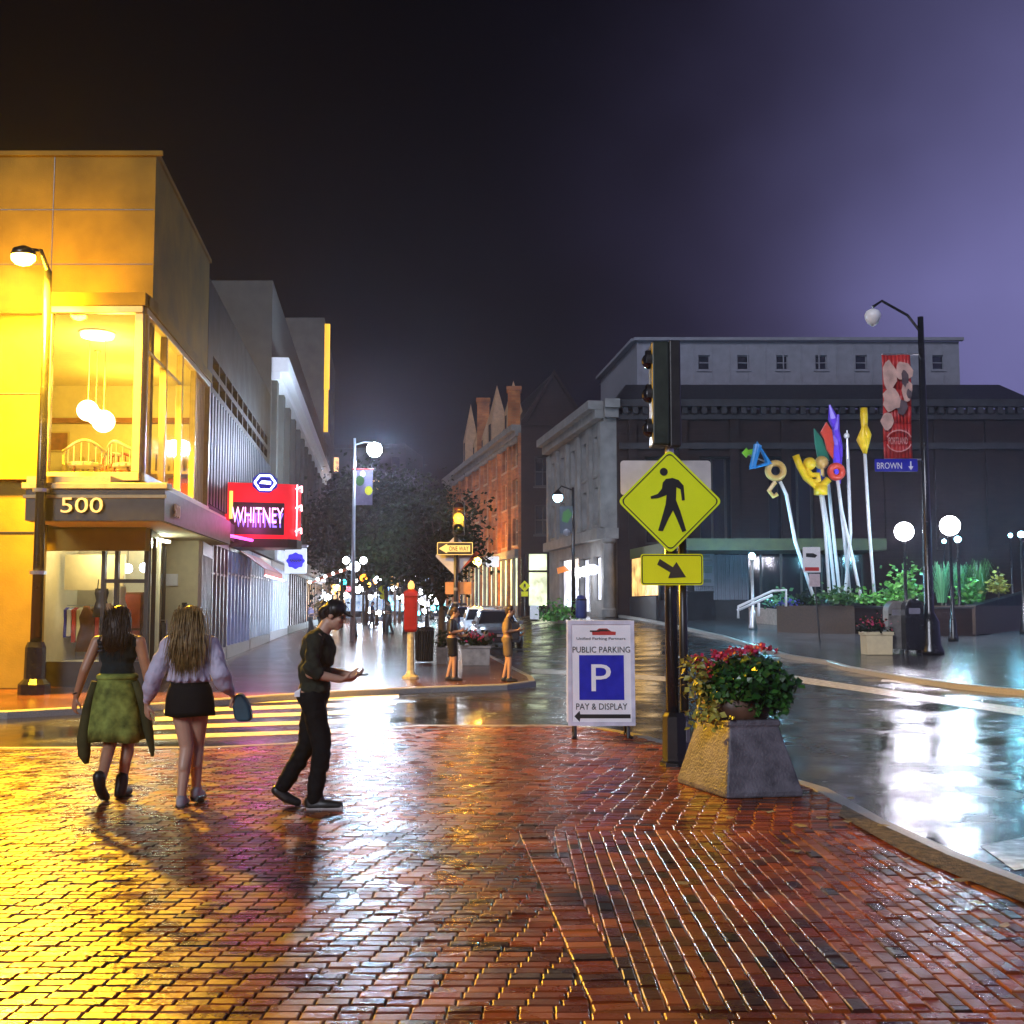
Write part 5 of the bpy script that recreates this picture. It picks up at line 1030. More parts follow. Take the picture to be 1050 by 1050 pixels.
# fire alarm post
b = on(421, 696); y = b.y; t = thing('alarm_box', 'red street alarm box on a pale yellow post at the far corner', 'alarm box', b)
zb, zt = at(421, 648, y).z, at(421, 607, y).z
MB().lathe([(.20, 0), (.20, .05), (.12, .1), (.085, .2), (.08, zb - b.z)], b, 8).build('post', mat('chipped cream enamel', (.55, .47, .25), .4, vary=.35, scale=12), t)
bx = MB(); pr = lambda h, d, z: [(b.x - h, y - d, z), (b.x + h, y - d, z), (b.x + h, y + d, z), (b.x - h, y + d, z)]
bx.rings([pr(.12, .10, zb), pr(.15, .13, zb + .06), pr(.155, .13, zt - .12), pr(.17, .15, zt - .1), pr(.16, .14, zt), pr(.06, .05, zt + .07)]); bx.build('box', M['red_enamel'], t, bevel=.008)
MB().sheet(rrect(.2, .5, .02), (b.x, y - .14, (zb + zt) / 2), UX, UZ, .012).build('door', M['red_enamel'], t); MB().lathe([(.06, 0), (.08, .06), (.07, .14), (.02, .2)], (b.x, y, zt + .06), 10).build('finial', emat('dim amber beacon', (1, .6, .15), 1.4), t, smooth=True)  # yellow finial on top has a dim emission
# litter bin
b = on(435, 679); y = b.y; t = thing('litter_bin', 'black slatted litter bin beside the red alarm post', 'bin', b); hgt = at(435, 643, y).z - b.z
mb = MB()
for i in range(22): a = 6.283 * i / 22; mb.tube([(b.x + .24 * math.cos(a), y + .24 * math.sin(a), b.z + .04), (b.x + .27 * math.cos(a), y + .27 * math.sin(a), b.z + hgt * .92)], .022, 5)
mb.build('slats', M['black_paint'], t); MB().lathe([(.22, .02), (.23, hgt * .88)], b, 16).build('liner', M['sign_black'], t); MB().lathe([(.30, hgt * .90), (.30, hgt * .96), (.24, hgt), (.14, hgt), (.13, hgt * .93)], b, 18).build('rim', M['black_paint'], t)
# small corner planters
def tub(px, py, wpx, hpx, label, m, plant_label, pm, n, seed, flowers=None):
    b = on(px, py); k = b.y / F; w_ = wpx * k; h_ = hpx * k; t = thing('planter', label, 'planter', b)
    mb = MB(); q_ = lambda s_, z: [(b.x - s_, b.y - s_ * .8, b.z + z), (b.x + s_, b.y - s_ * .8, b.z + z), (b.x + s_, b.y + s_ * .8, b.z + z), (b.x - s_, b.y + s_ * .8, b.z + z)]
    mb.rings([q_(w_ * .46, 0), q_(w_ * .48, h_ * .85), q_(w_ * .52, h_ * .86), q_(w_ * .52, h_), q_(w_ * .44, h_), q_(w_ * .43, h_ * .9)]); mb.build('body', m, t, bevel=.01); MB().box(b.x - w_ * .42, b.x + w_ * .42, b.y - w_ * .33, b.y + w_ * .33, b.z + h_ * .85, b.z + h_ * .93).build('soil', M['joint'], t)
    rnd = random.Random(seed); p = thing('plant', plant_label, 'plant', b + Vector((0, 0, h_)))
    leaves('foliage', pm, p, [(b.x + rnd.gauss(0, w_ * .28), b.y + rnd.gauss(0, w_ * .25), b.z + h_ + abs(rnd.gauss(.1, .15))) for i in range(n)], .16, seed, -.2)
    if flowers: leaves('flower_head', flowers, p, [(b.x + rnd.gauss(0, w_ * .3), b.y + rnd.gauss(0, w_ * .2), b.z + h_ + .25 + rnd.gauss(0, .08)) for i in range(n // 2)], .09, seed + 1, -.3, 1.5)
tub(453, 681, 11, 17, 'small yellowish concrete tub at the foot of the corner tree', M['planter_concrete'], 'low dark plant in the small yellowish tub', M['leaf_dark'], 60, 31)
tub(488, 682, 30, 20, 'wide grey concrete planter between the two people at the corner', M['concrete'], 'dark plant with red flowers between the two corner people', M['leaf_dark'], 160, 33, M['petal'])
tub(899, 671, 28, 23, 'square cream planter beside the grey boxes on the right pavement', M['interior'], 'spiky pink flecked plant in the square cream planter', M['leaf_dark'], 160, 35, M['petal'])
# grey relay boxes
def relay(px, py, wpx, tpx, label, m):
    b = on(px, py); k = b.y / F; w_ = wpx * k / 2; h_ = at(px, tpx, b.y).z - b.z; t = thing('mail_box', label, 'mail box', b, 'rounded street boxes')
    d = w_ * .9; rs = []
    for yy in (-d, d): rs.append([(b.x - w_, b.y + yy, b.z + .14)] + [(b.x + w_ * math.cos(R(a)) , b.y + yy, b.z + h_ - w_ + w_ * math.sin(R(a))) for a in range(180, -1, -20)] + [(b.x + w_, b.y + yy, b.z + .14)])
    MB().rings(rs).build('body', m, t, bevel=.02)
    for sx in (-1, 1):
        for sy in (-1, 1): MB().box(b.x + sx * w_ * .8 - .03, b.x + sx * w_ * .8 + .03, b.y + sy * d * .8 - .03, b.y + sy * d * .8 + .03, b.z, b.z + .14).build('leg', M['dark_metal'], t)
    MB().sheet(rrect(w_ * 1.2, .18, .03), (b.x, b.y - d - .005, b.z + h_ * .78), UX, UZ, .02).build('door', M['steel'], t)
relay(919, 670, 20, 616, 'grey round topped mail box beside the cream planter', mat('grey weathered enamel', (.17, .16, .15), .35, vary=.3))
relay(936, 671, 19, 614, 'black round topped mail box against the banner pole', M['black_paint'])
# parking regulation sign
b = on(841, 660); y = b.y; t = thing('parking_notice', 'white no parking plate with small plate below on a leaning thin post', 'sign', b); p = at(832, 574, y)
MB().tube([b, (p.x, y, p.z + .5)], .03, 8).build('post', M['dark_metal'], t); MB().sheet(rrect(18 / F * y, 26 / F * y, .03), (p.x, y - .04, p.z), UX, UZ, .006).build('plate', M['white_paint'], t)
mk = MB(); mk.sheet([(-.2, -.06), (.12, -.09), (.2, .0), (.05, .07), (-.2, .07)], (p.x, y - .05, p.z + .16), UX, UZ, .003); mk.build('printing', M['sign_black'], t); MB().sheet(rrect(.5, .13, .02), (p.x, y - .05, p.z - .33), UX, UZ, .003).build('red_band', M['sign_red'], t)
p2_ = at(835, 595, y); MB().sheet(rrect(11 / F * y, 13 / F * y, .02), (p2_.x, y - .04, p2_.z), UX, UZ, .006).build('plate', mat('pinkish plate', (.6, .48, .5), .4), t)
# ================================================================== SIGNS over the left pavement
def blade(y, px0, px1, py0, py1): return at(px0, py0, y), at(px1, py1, y)
a, c = blade(37.0, 225, 303, 497, 553); x0, x1, z0, z1 = FL(37, -.1), c.x, c.z, a.z
t = thing('theatre_sign', 'red theatre marquee lettered WHITNEY jutting over the left pavement', 'sign', (FL(37), 37, z0))
mb = MB(); pf = [(x0, 36.2), (x1 - .25, 36.85), (x1, 37.1), (x1, 37.9), (x1 - .25, 38.1), (x0, 38.8)]
mb.prism(pf, z0, z1); mb.build('cabinet', emat('red lit marquee face', (.95, .012, .03), .55), t)
fd = (Vector(pf[1]) - Vector(pf[0])).normalized(); fn = Vector((fd.y, -fd.x)); FD = Vector((*fd, 0)); FN = Vector((*fn, 0))
fc = Vector((*((Vector(pf[0]) + Vector(pf[1])) / 2), 0)); Lf = (Vector(pf[1]) - Vector(pf[0])).length
mbk = MB(); mbk.sheet(rrect(Lf * .80, (z1 - z0) * .58, .02), fc + FD * .12 + FN * .02 + UZ * (z0 + (z1 - z0) * .36), FD, UZ, .03); scr = mbk.build('screen', M['sign_black'], t)
text('lettering', 'WHITNEY', emat('blue violet screen letters', (.22, .16, 1.0), 2.2), scr, fc + FD * .20 + FN * .024 + UZ * (z0 + (z1 - z0) * .33), FD, UZ, .46, 1.50, .01)
text('lettering', 'WHITNEY', emat('pink screen letters', (1.0, .50, .85), 2.4), scr, fc + FD * .14 + FN * .04 + UZ * (z0 + (z1 - z0) * .42), FD, UZ, .50, 1.62, .01)
ey = fc + FD * .35 + FN * .05 + UZ * (z1 + .02)
oc = [(.42 * math.cos(R(a_)), .34 * math.sin(R(a_))) for a_ in range(22, 382, 45)]
em = MB().sheet(oc, ey, FD, UZ, .06).build('emblem', M['sign_blue'], t)
el = MB(); outl = [(.33 * math.cos(R(a_)), .26 * math.sin(R(a_))) for a_ in range(0, 361, 60)]
for p, q_ in zip(outl, outl[1:]): el.tube([ey + FN * .015 + FD * p[0] + UZ * p[1], ey + FN * .015 + FD * q_[0] + UZ * q_[1]], .03, 6)
el.sheet([(-.18, -.03), (.18, -.05), (.18, .05), (-.1, .06)], ey + FN * .012, FD, UZ, .01); el.build('emblem_outline', emat('white blue neon', (.7, .85, 1), 6), em)
un = MB(); un.prism([(x0, 36.15), (x1 - .2, 36.8), (x1 + .03, 37.1), (x1 + .03, 37.95), (x0, 38.9)], z0 - .28, z0 - .005); un.build('soffit', M['sign_black'], t)
ne = MB()
for z in (z0 + .25, z0 + 1.0, z1 - .15): ne.tube([(x1 + .02, 36.9, z), (x1 + .12, 37.3, z + .12), (x1 + .02, 37.9, z)], .03, 6)
ne.tube([(x1 + .03, 37.0, z0 + .1), (x1 + .03, 37.0, z1)], .02, 6); ne.build('edge_tube', emat('pink neon tube', (1, .35, .4), 6), t)
ne = MB(); ne.tube([(FL(33.6, .5), 33.6, 3.75), (FL(36, .9), 36, 3.75)], .05, 6); ne.build('canopy_tube', emat('magenta neon tube', (1, .12, .8), 2.5), t)
st_ = MB(); st_.tube([(FL(36.1, .22), 36.05, z0 + .6), (FL(36.1, .22), 36.05, z1 - .3)], .06, 6); st_.build('side_tube', emat('orange lit slot', (1, .45, .08), 2.5), t)
lamp('marquee_light', (x1 - .8, 35.4, z0 + .5), (1, .05, .25), 60, .5, t); lamp('screen_light', (x1 - 1.0, 36.0, z0 + .6), (.8, .2, 1), 40, .4, t)
# red awning with neon edge under the marquee
y0, y1 = 38.9, 46; t = thing('shop_awning', 'red striped awning with white neon edge below the marquee', 'awning', (FL(y0), y0, 2.9)); mb = MB(); mb.q((FL(y0, .1), y0, 3.6), (FL(y1, .1), y1, 3.6), (FL(y1, 1.0), y1, 2.95), (FL(y0, 1.0), y0, 2.95)); mb.q((FL(y0, 1.0), y0, 2.95), (FL(y1, 1.0), y1, 2.95), (FL(y1, 1.0), y1, 2.7), (FL(y0, 1.0), y0, 2.7)); aw = mb.build('canvas', M['sign_red'], t); aw.modifiers.new('thickness', 'SOLIDIFY').thickness = .02
MB().tube([(FL(y0, 1.06), y0, 2.72), (FL(y1, 1.06), y1, 2.72)], .035, 6).build('neon_edge', emat('pale pink neon', (1, .6, .65), 6), t)
# white blade sign with blue roundel
y = 48; c = at(303, 575, y); k = y / F; t = thing('blade_sign', 'white blade sign with blue roundel jutting past the marquee', 'sign', (c.x, y, c.z))
bd_ = MB().sheet(rrect(22 * k, 26 * k, .03), c, UX, UZ, .12).build('board', emat('backlit white sign face', (.75, .85, 1), 1.0), t); MB().box(c.x - 12 * k, c.x + 12 * k, y - .02, y + .15, c.z + 14 * k, c.z + 16.5 * k).build('cap', M['white_paint'], t)
MB().sheet([((9 + .7 * math.cos(8 * R(a_))) * k * math.cos(R(a_)), (9 + .7 * math.cos(8 * R(a_))) * k * math.sin(R(a_)) * .9) for a_ in range(0, 360, 9)], c - Vector((0, .01, 0)), UX, UZ, .006).build('roundel', emat('blue backlit roundel', (.05, .05, .8), 1.0), bd_)
sc2 = MB(); sc2.tube([c + Vector(((-6 + i * .8) * k, -.02, (1.6 * math.sin(i * 1.9)) * k)) for i in range(16)], .5 * k, 5); sc2.build('script_lettering', M['attic'], bd_)
MB().tube([(FL(y, .05), y + .06, c.z + 12 * k), (c.x - 10 * k, y + .06, c.z + 12 * k)], .04, 8).build('bracket', M['dark_metal'], t)
# second awnings / umbrellas further down, in orange
for (px, py, y, lab) in ((342, 588, 66, 'orange awning with string of bulbs on the far left shops'),):
    c = at(px, py, y); t = thing('shop_awning', lab, 'awning', (c.x, y, c.z)); mb = MB(); mb.q((c.x - 1.3, y - .2, c.z - .55), (c.x + .9, y - .2, c.z + .25), (c.x + .9, y + 5, c.z + .75), (c.x - 1.3, y + 5, c.z + .1)); o = mb.build('canvas', mat('orange canvas', (.55, .09, .03), .6), t); o.modifiers.new('thickness', 'SOLIDIFY').thickness = .03
    bl = MB()
    for i in range(6): bl.ball((c.x - 1.3 + i * .44, y - .3, c.z - .5 + i * .16), .09, 6)
    bl.build('bulbs', M['globe'], t)
# banner on the tall lamp at the left
y = 49.9; t = thing('street_banner', 'small colourful street banner under the brilliant tall lamp', 'banner', at(373, 498, y)); c = at(373.5, 500, y); k = y / F
bd_ = MB().sheet(rrect(17 * k, 36 * k, .02), c, UX, UZ, .02).build('cloth', mat('violet banner cloth', (.25, .22, .36), .7), t)
for nm, m, (px, py), r in (('printed_blob', 'leaf_lime', (369, 493), 4.5), ('printed_blob', 'sign_gold', (378, 503), 4), ('printed_blob', 'white_paint', (372, 486), 3)): MB().sheet([(r * k * math.cos(R(a_)), r * k * math.sin(R(a_)) * 1.2) for a_ in range(0, 360, 30)], at(px, py, y - .03 - r * .002), UX, UZ, .004).build(nm, M[m], bd_)
MB().tube([at(361, 481, y + .03), at(383, 481, y + .03)], .025, 6).build('rod', M['sign_red'], t)
# pedestrian crossing signs seen far off
def small_sign(px, py, y, pts, label, m, base_py=None):
    c = at(px, py, y); k = y / F; g = T(c.x, y); t = thing('warning_sign', label, 'sign', (c.x, y, g)); MB().tube([(c.x, y + .05, g), (c.x, y + .05, c.z)], .035, 6).build('post', M['dark_metal'], t)
    MB().sheet(rot2(rrect(8.2 * k, 8.2 * k, .03), R(45)), c, UX, UZ, .01).build('diamond_plate', m, t); MB().sheet(rrect(7 * k, 5 * k, .02), c - UZ * 8 * k, UX, UZ, .01).build('lower_plate', m, t)
    MB().sheet([(-.8 * k, 2.5 * k), (1 * k, 2.5 * k), (1.4 * k, -3 * k), (.4 * k, 0), (-1.2 * k, -3 * k)][::-1], c - Vector((0, .015, 0)), UX, UZ, .004).build('walking_figure', M['sign_black'], t)
small_sign(393, 604, 66, None, 'small yellow crossing sign down the left pavement before parked cars', M['sign_gold'])
small_sign(538, 601, 74, None, 'yellow diamond crossing sign before the lit corner shop of the brick building', M['sign_gold'])
# distant signals
def far_signal(px, py, y, col, label, nm):
    c = at(px, py, y); g = T(c.x, y); t = thing('traffic_signal', label, 'traffic signal', (c.x, y, g)); MB().tube([(c.x, y + .1, g), (c.x, y + .1, c.z)], .06, 6).build('pole', M['dark_metal'], t); MB().box(c.x - .25, c.x + .25, y, y + .2, c.z - .7, c.z + .5).build('housing', M['sign_black'], t, bevel=.02); MB().ball((c.x, y - .02, c.z - .1), .26, 8).build('signal_lens', emat(nm, col, 6), t, smooth=True)
far_signal(373, 591, 78, (1, .33, .02), 'far traffic signal showing a large amber glow', 'amber far lens'); far_signal(352, 596, 90, (.05, .75, .9), 'far traffic signal showing teal green on the left', 'teal far lens'); far_signal(396, 602, 100, (.2, .5, 1), 'far traffic signal showing blue green between globe lamps', 'blue far lens')
for px, py, y, col, w_, h_, lab in ((389, 570, 95, (.8, .02, .08), 1.4, .9, 'dim red neon shop sign among the trees'), (405, 577, 98, (.02, .5, .25), 2.4, .7, 'green shop sign among the trees'), (389, 577, 90, (.4, .2, .9), 1.0, .4, 'violet shop sign below the dim red one'), (372, 530, 110, (.5, .1, .12), 2.0, 1.6, 'dark red sign high among the trees'), (505, 576, 88, (.85, .88, 1), 1.0, .8, 'white square shop sign on the brick building above the orange lamp')):
    c = at(px, py, y); t = thing('shop_sign', lab, 'sign', c); MB().sheet(rrect(w_, h_, .08), c, UX, UZ, .15).build('face', emat(lab, col, .8), t); MB().tube([c + Vector((0, .1, -h_ / 2)), c + Vector((0, .1, h_ / 2 + .3))], .04, 6).build('bracket', M['dark_metal'], t)
# oval shop sign on the stone building
y = 67; c = at(607, 584, y); k = y / F; t = thing('oval_sign', 'oval white sign lettered AKE hung on the stone building', 'sign', c); MB().sheet([(8 * k * math.cos(R(a_)), 5.5 * k * math.sin(R(a_))) for a_ in range(0, 360, 15)], c, UX, UZ, .08).build('board', emat('lit white oval', (.8, .86, 1), .8), t); text('lettering', 'AKE', M['sign_black'], t, c - Vector((0, .01, 0)), UX, UZ, 3 * k, 9 * k, .006); MB().tube([c, c + Vector((.5, .6, .1))], .03, 6).build('bracket', M['dark_metal'], t)
t = thing('doorway_lamp', 'pair of bright white lamps over the stone building shop door', 'lamp', at(598, 588, 68)); 
for px, py in ((592, 587), (600, 586)): MB().ball(at(px, py, 67.5), .3, 10).build('globe', M['globe'], t, smooth=True)
MB().tube([at(592, 584, 67.6), at(600, 583, 67.6), at(604, 583, 68.6)], .04, 6).build('bracket', M['dark_metal'], t); lamp('door_light', at(596, 590, 66.6), (.85, .9, 1), 260, .3, t)
y = 76; c = at(581, 585, y); t = thing('shop_awning', 'small orange lit awning between the brick and stone buildings', 'awning', c); mb = MB(); mb.q(c + Vector((-.6, -.3, -.2)), c + Vector((.5, -.3, .1)), c + Vector((.5, 1.2, .5)), c + Vector((-.6, 1.2, .2))); o = mb.build('canvas', emat('orange lit canvas', (1, .3, .05), .5), t); o.modifiers.new('thickness', 'SOLIDIFY').thickness = .03
b = on(596, 634); t = thing('recycling_bin', 'dark blue street bin below the white door lamps', 'bin', b); MB().lathe([(.26, 0), (.3, .1), (.3, 1.0), (.2, 1.2), (.05, 1.25)], b, 14).build('body', mat('dark blue plastic', (.01, .02, .12), .4), t, smooth=False); MB().lathe([(.31, .95), (.31, 1.02)], b, 14).build('rim', M['black_paint'], t)
b = on(572, 636); t = thing('shrub', 'small lime green shrub on the pavement before the brick building', 'plant', b); rnd = random.Random(3); leaves('foliage', M['leaf_lime'], t, [(b.x + rnd.gauss(0, .5), b.y + rnd.gauss(0, .3), b.z + abs(rnd.gauss(.3, .35))) for i in range(260)], .25, 8, -.1); MB().tube([b, b + UZ * .5], .04, 6).build('trunk', M['bark'], t)
b = on(548, 637); t = thing('sandwich_board', 'tiny white sandwich board outside the lit end shop', 'sign', b); MB().sheet(rrect(.5, .8, .03), b + UZ * .5, UX, Vector((0, .2, 1)).normalized(), .03).build('panel', M['white_paint'], t); MB().box(b.x - .2, b.x + .2, b.y + .1, b.y + .3, b.z, b.z + .3).build('rear_leg', M['dark_metal'], t)
# ================================================================== TREES
def tree(x, y, h, r, label, seed, n=4200, cz=.64, fork=True, tr=.13, leaf=.3, group='street trees on the left pavement', m='leaf_dark'):
    g = T(x, y); rnd = random.Random(seed); t = thing('street_tree', label, 'tree', (x, y, g), group); tb = MB(); tips = []
    f0 = Vector((x + rnd.uniform(-.1, .1), y, g + h * .32)); tb.tube([(x, y, g - .05), (x + .03, y, g + h * .16), f0], [tr * 1.25, tr, tr * .85], 9)
    for i in range(7):
        a = 6.283 * i / 7 + rnd.uniform(-.3, .3); sp_ = rnd.uniform(.35, .85) * r; e = Vector((x + sp_ * math.cos(a), y + sp_ * math.sin(a), g + h * rnd.uniform(.55, .85))); mid = f0.lerp(e, .5) + Vector((math.cos(a) * .1, math.sin(a) * .1, rnd.uniform(-.2, .3)))
        tb.tube([f0, mid, e], [tr * .55, tr * .35, tr * .12], 6); tips += [mid, e]
        for k in range(3): e2 = mid.lerp(e, rnd.random()) + Vector((rnd.gauss(0, r * .35), rnd.gauss(0, r * .35), rnd.uniform(0, h * .18))); tb.tube([mid, e2], [tr * .25, .015], 5); tips.append(e2)
    tb.build('trunk', M['bark'], t, smooth=True); pts = []
    cl = [tp + Vector((rnd.gauss(0, r * .25), rnd.gauss(0, r * .25), rnd.gauss(0, h * .06))) for tp in tips for _ in range(3)]
    for i in range(n): c = rnd.choice(cl); s_ = r * .27; pts.append((c.x + rnd.gauss(0, s_), c.y + rnd.gauss(0, s_), c.z + rnd.gauss(0, s_ * .8)))
    leaves('crown', M[m], t, pts, leaf, seed, .3)
    return t
b = on(452, 672); tree(b.x, b.y, 5.1, 1.0, 'forked dark tree rising behind the corner signal pole', 5, 3600, leaf=.19)
for i, (px, y, h, r, lab) in enumerate(((416, 60, 7.4, 2.0, 'dark full tree beside the parked silver car'), (396, 66, 8.8, 2.6, 'dark tree under the second tall lamp'), (350, 74, 9.5, 2.9, 'broad dark tree at the left end of the far pavement'), (376, 84, 10.5, 3.6, 'dark tree behind the colourful street banner'), (410, 100, 12, 4.0, 'distant dark tree at the middle of the street'), (338, 104, 12, 4.0, 'distant dark tree before the small lit windows'), (428, 108, 12, 3.4, 'farthest dark tree beside the brick hall'))):
    x = at(px, 600, y).x; tree(x, y, h, r, lab, 40 + i, 6500, leaf=.28)
# ================================================================== CARS
def car_mesh(tt, body_m):
    # stations along the length (y, front at -y): half width, sill z, belt z
    L_, W_ = 4.5, .9; prof = [(-2.25, .66, .38, .62), (-2.15, .80, .26, .74), (-1.6, .88, .22, .86), (-.9, .90, .2, .95), (0, .90, .2, .98), (1.0, .90, .2, 1.0), (1.7, .88, .24, 1.0), (2.15, .80, .3, .94), (2.25, .70, .45, .85)]
    rs = []
    for y, hw, z0, z1 in prof:
        rs.append([(-hw * .92, y, z0), (hw * .92, y, z0), (hw, y, z0 + .18), (hw, y, (z0 + z1) / 2 + .08), (hw * .93, y, z1), (hw * .5, y, z1 + .025), (-hw * .5, y, z1 + .025), (-hw * .93, y, z1), (-hw, y, (z0 + z1) / 2 + .08), (-hw, y, z0 + .18)])
    MB().rings(rs).build('body', body_m, tt, smooth=True, local=True)
    cab = [(-1.0, .80, .97), (-.25, .66, 1.42), (.9, .66, 1.47), (1.75, .78, 1.0)]; rr_ = [[(-h, y, .93), (h, y, .93), (h * .98, y, z * .97), (h * .8, y, z), (-h * .8, y, z), (-h * .98, y, z * .97)] for y, h, z in cab]
    MB().rings(rr_).build('greenhouse', M['dark_glass'], tt, local=True)
    MB().rings([[(-h * .9, y, z + dz) for h, y, z in ((.66, -.2, 1.43), (.66, .95, 1.47))] + [(h * .9, y, z + dz) for h, y, z in ((.66, .95, 1.47), (.66, -.2, 1.43))] for dz in (-.01, .05)]).build('roof', body_m, tt, bevel=.015, local=True)
    for sx in (-1, 1):
        MB().tube([(sx * .80, -1.0, .97), (sx * .60, -.25, 1.44)], .035, 6).build('windscreen_pillar', body_m, tt, local=True)
        MB().ball((sx * .62, -2.12, .66), .13, 8, .6).build('headlight', M['headlight'], tt, smooth=True, local=True)
        MB().rings([[(sx * .86, -.75 + a, .98 + b_) for a, b_ in ((-.08, -.06), (.08, -.06), (.08, .08), (-.08, .08))], [(sx * 1.03, -.72 + a, .98 + b_) for a, b_ in ((-.06, -.05), (.06, -.05), (.06, .07), (-.06, .07))]]).build('wing_mirror', body_m, tt, bevel=.01, local=True)
        for wy in (-1.4, 1.35):
            pr = [(.2, -.02), (.31, .0), (.325, .05), (.325, .16), (.31, .2), (.2, .21)]
            wv = MB(); wv.rings([[(sx * (.72 + k), wy + r * math.cos(R(a)), .33 + r * math.sin(R(a))) for a in range(0, 360, 18)] for r, k in pr]); wh = wv.build('wheel', M['sign_black'], tt, smooth=True, local=True)
            rv = MB(); rv.rings([[(sx * (.93 + k), wy + r * math.cos(R(a)), .33 + r * math.sin(R(a))) for a in range(0, 360, 24)] for r, k in ((.19, 0), (.18, .015), (.05, .02))]); rv.build('rim', M['steel'], wh, local=True)
    MB().box(-.5, .5, -2.285, -2.26, .42, .6).build('grille', M['sign_black'], tt, bevel=.01, local=True); MB().box(-.17, .17, -2.30, -2.287, .46, .56).build('number_plate', M['white_paint'], tt, local=True)
M['headlight'] = mat('headlamp glass', (.6, .62, .65), .08, metal=.4)
CG = 'cars parked along the left kerb'
paints = [mat('silver car paint', (.42, .43, .45), .25, metal=.5, coat=.5), mat('white car paint', (.62, .63, .66), .3, coat=.5), mat('dark blue car paint', (.02, .03, .08), .25, coat=.5), mat('grey car paint', (.16, .17, .18), .25, metal=.4, coat=.5)]
ang = math.atan(.115)
for i, (yy, lab, pi) in enumerate(((47, 'silver parked car nearest the corner facing us behind the litter bin', 0), (53.5, 'white parked car second from the corner', 1), (60, 'dark blue parked car third from the corner', 2), (66.5, 'grey parked car fourth from the corner', 3), (73, 'far silver parked car near the end of the kerb line', 0))):
    x = .36 - .115 * (yy - 28) + 1.15; t = thing('parked_car', lab, 'car', (x, yy, T(x, yy) + RD), CG, ang); car_mesh(t, paints[pi])
M['headlamp_lit'] = emat('lit headlamp', (.9, .94, 1), 18)
for yy, dx, lab in ((104, 3.6, 'far car with lit headlamps coming down the street'), (124, 3.0, 'farthest car with lit headlamps on the street')):
    x = .36 - .115 * (yy - 28) + dx; t = thing('moving_car', lab, 'car', (x, yy, T(x, yy) + RD), 'cars with lit headlamps', ang); M['headlight'], sv = M['headlamp_lit'], M['headlight']; car_mesh(t, paints[2]); M['headlight'] = sv
# ================================================================== PLAZA at the right: walls, steps, shrubs, poles
a, b_ = on(770, 641), on(852, 648)
t = thing('plaza_wall', 'low pink granite wall at the front of the sculpture bed', 'wall', a)
def wall_thing(name, label, pix, h, m, cop=None, th=.4):
    pts = [on(*p) for p in pix]; t = thing(name, label, 'wall', pts[0]); mb = MB(); cp_ = MB()
    for p, q_ in zip(pts, pts[1:]):
        zt = [p.z + h, q_.z + h] if not isinstance(h, tuple) else [p.z + h[0], q_.z + h[1]]
        d = (q_ - p); d.z = 0; d.normalize(); n = Vector((d.y, -d.x, 0)) * -th; e = Vector((0, 0, .2))
        mb.hexa([p - e, q_ - e, q_ + n - e, p + n - e, Vector((p.x, p.y, zt[0])), Vector((q_.x, q_.y, zt[1])), Vector((q_.x + n.x, q_.y + n.y, zt[1])), Vector((p.x + n.x, p.y + n.y, zt[0]))])
        n2_ = n * 1.12; m_ = -n * .06; c0, c1 = Vector((p.x, p.y, zt[0] + .003)), Vector((q_.x, q_.y, zt[1] + .003)); u = Vector((0, 0, .08))
        cp_.hexa([c0 + m_, c1 + m_, c1 + n2_, c0 + n2_, c0 + m_ + u, c1 + m_ + u, c1 + n2_ + u, c0 + n2_ + u])
    mb.build('wall_body', m, t); cp_.build('coping', cop or m, t, bevel=.01); return t, pts
bpy.data.objects.remove(t)
wall_thing('plaza_wall', 'low pink granite wall at the front of the sculpture bed', [(768, 638), (852, 647)], .62, M['pink_granite'])
wall_thing('plaza_wall', 'low dark brick wall below the green sculpture bed', [(853, 648), (905, 652), (1000, 652)], 1.05, M['brick_dark'], M['museum_wall'])
wall_thing('plaza_wall', 'dark retaining wall rising along the wet ramp at far right', [(1001, 652), (1075, 632)], (1.1, 1.5), M['museum_wall'])
wall_thing('plaza_wall', 'dark stone wall under the museum glass behind the stair', [(690, 637), (768, 634)], 1.35, M['museum_wall'])
sb = on(790, 634); t = thing('stair', 'plaza steps rising behind the cyan lamp post', 'stairs', sb); mb = MB()
for i in range(6): mb.box(sb.x - 1.6, sb.x + 1.8, sb.y + i * .35, sb.y + 3, sb.z - .1 + i * .15 - .02, sb.z + .05 + i * .15)
mb.build('steps', M['concrete'], t)
t = thing('stair_rail', 'white sloping stair handrail beside the cyan lamp post', 'handrail', on(757, 634)); rl = MB(); yy = 47
for pts in (((757, 634), (757, 622), (792, 606), (806, 605), (806, 622)), ((778, 618), (778, 632)), ((756, 626), (792, 610))): rl.tube([at(*p, yy) for p in pts], .055, 8)
rl.build('rail', M['white_poles'], t, smooth=True)
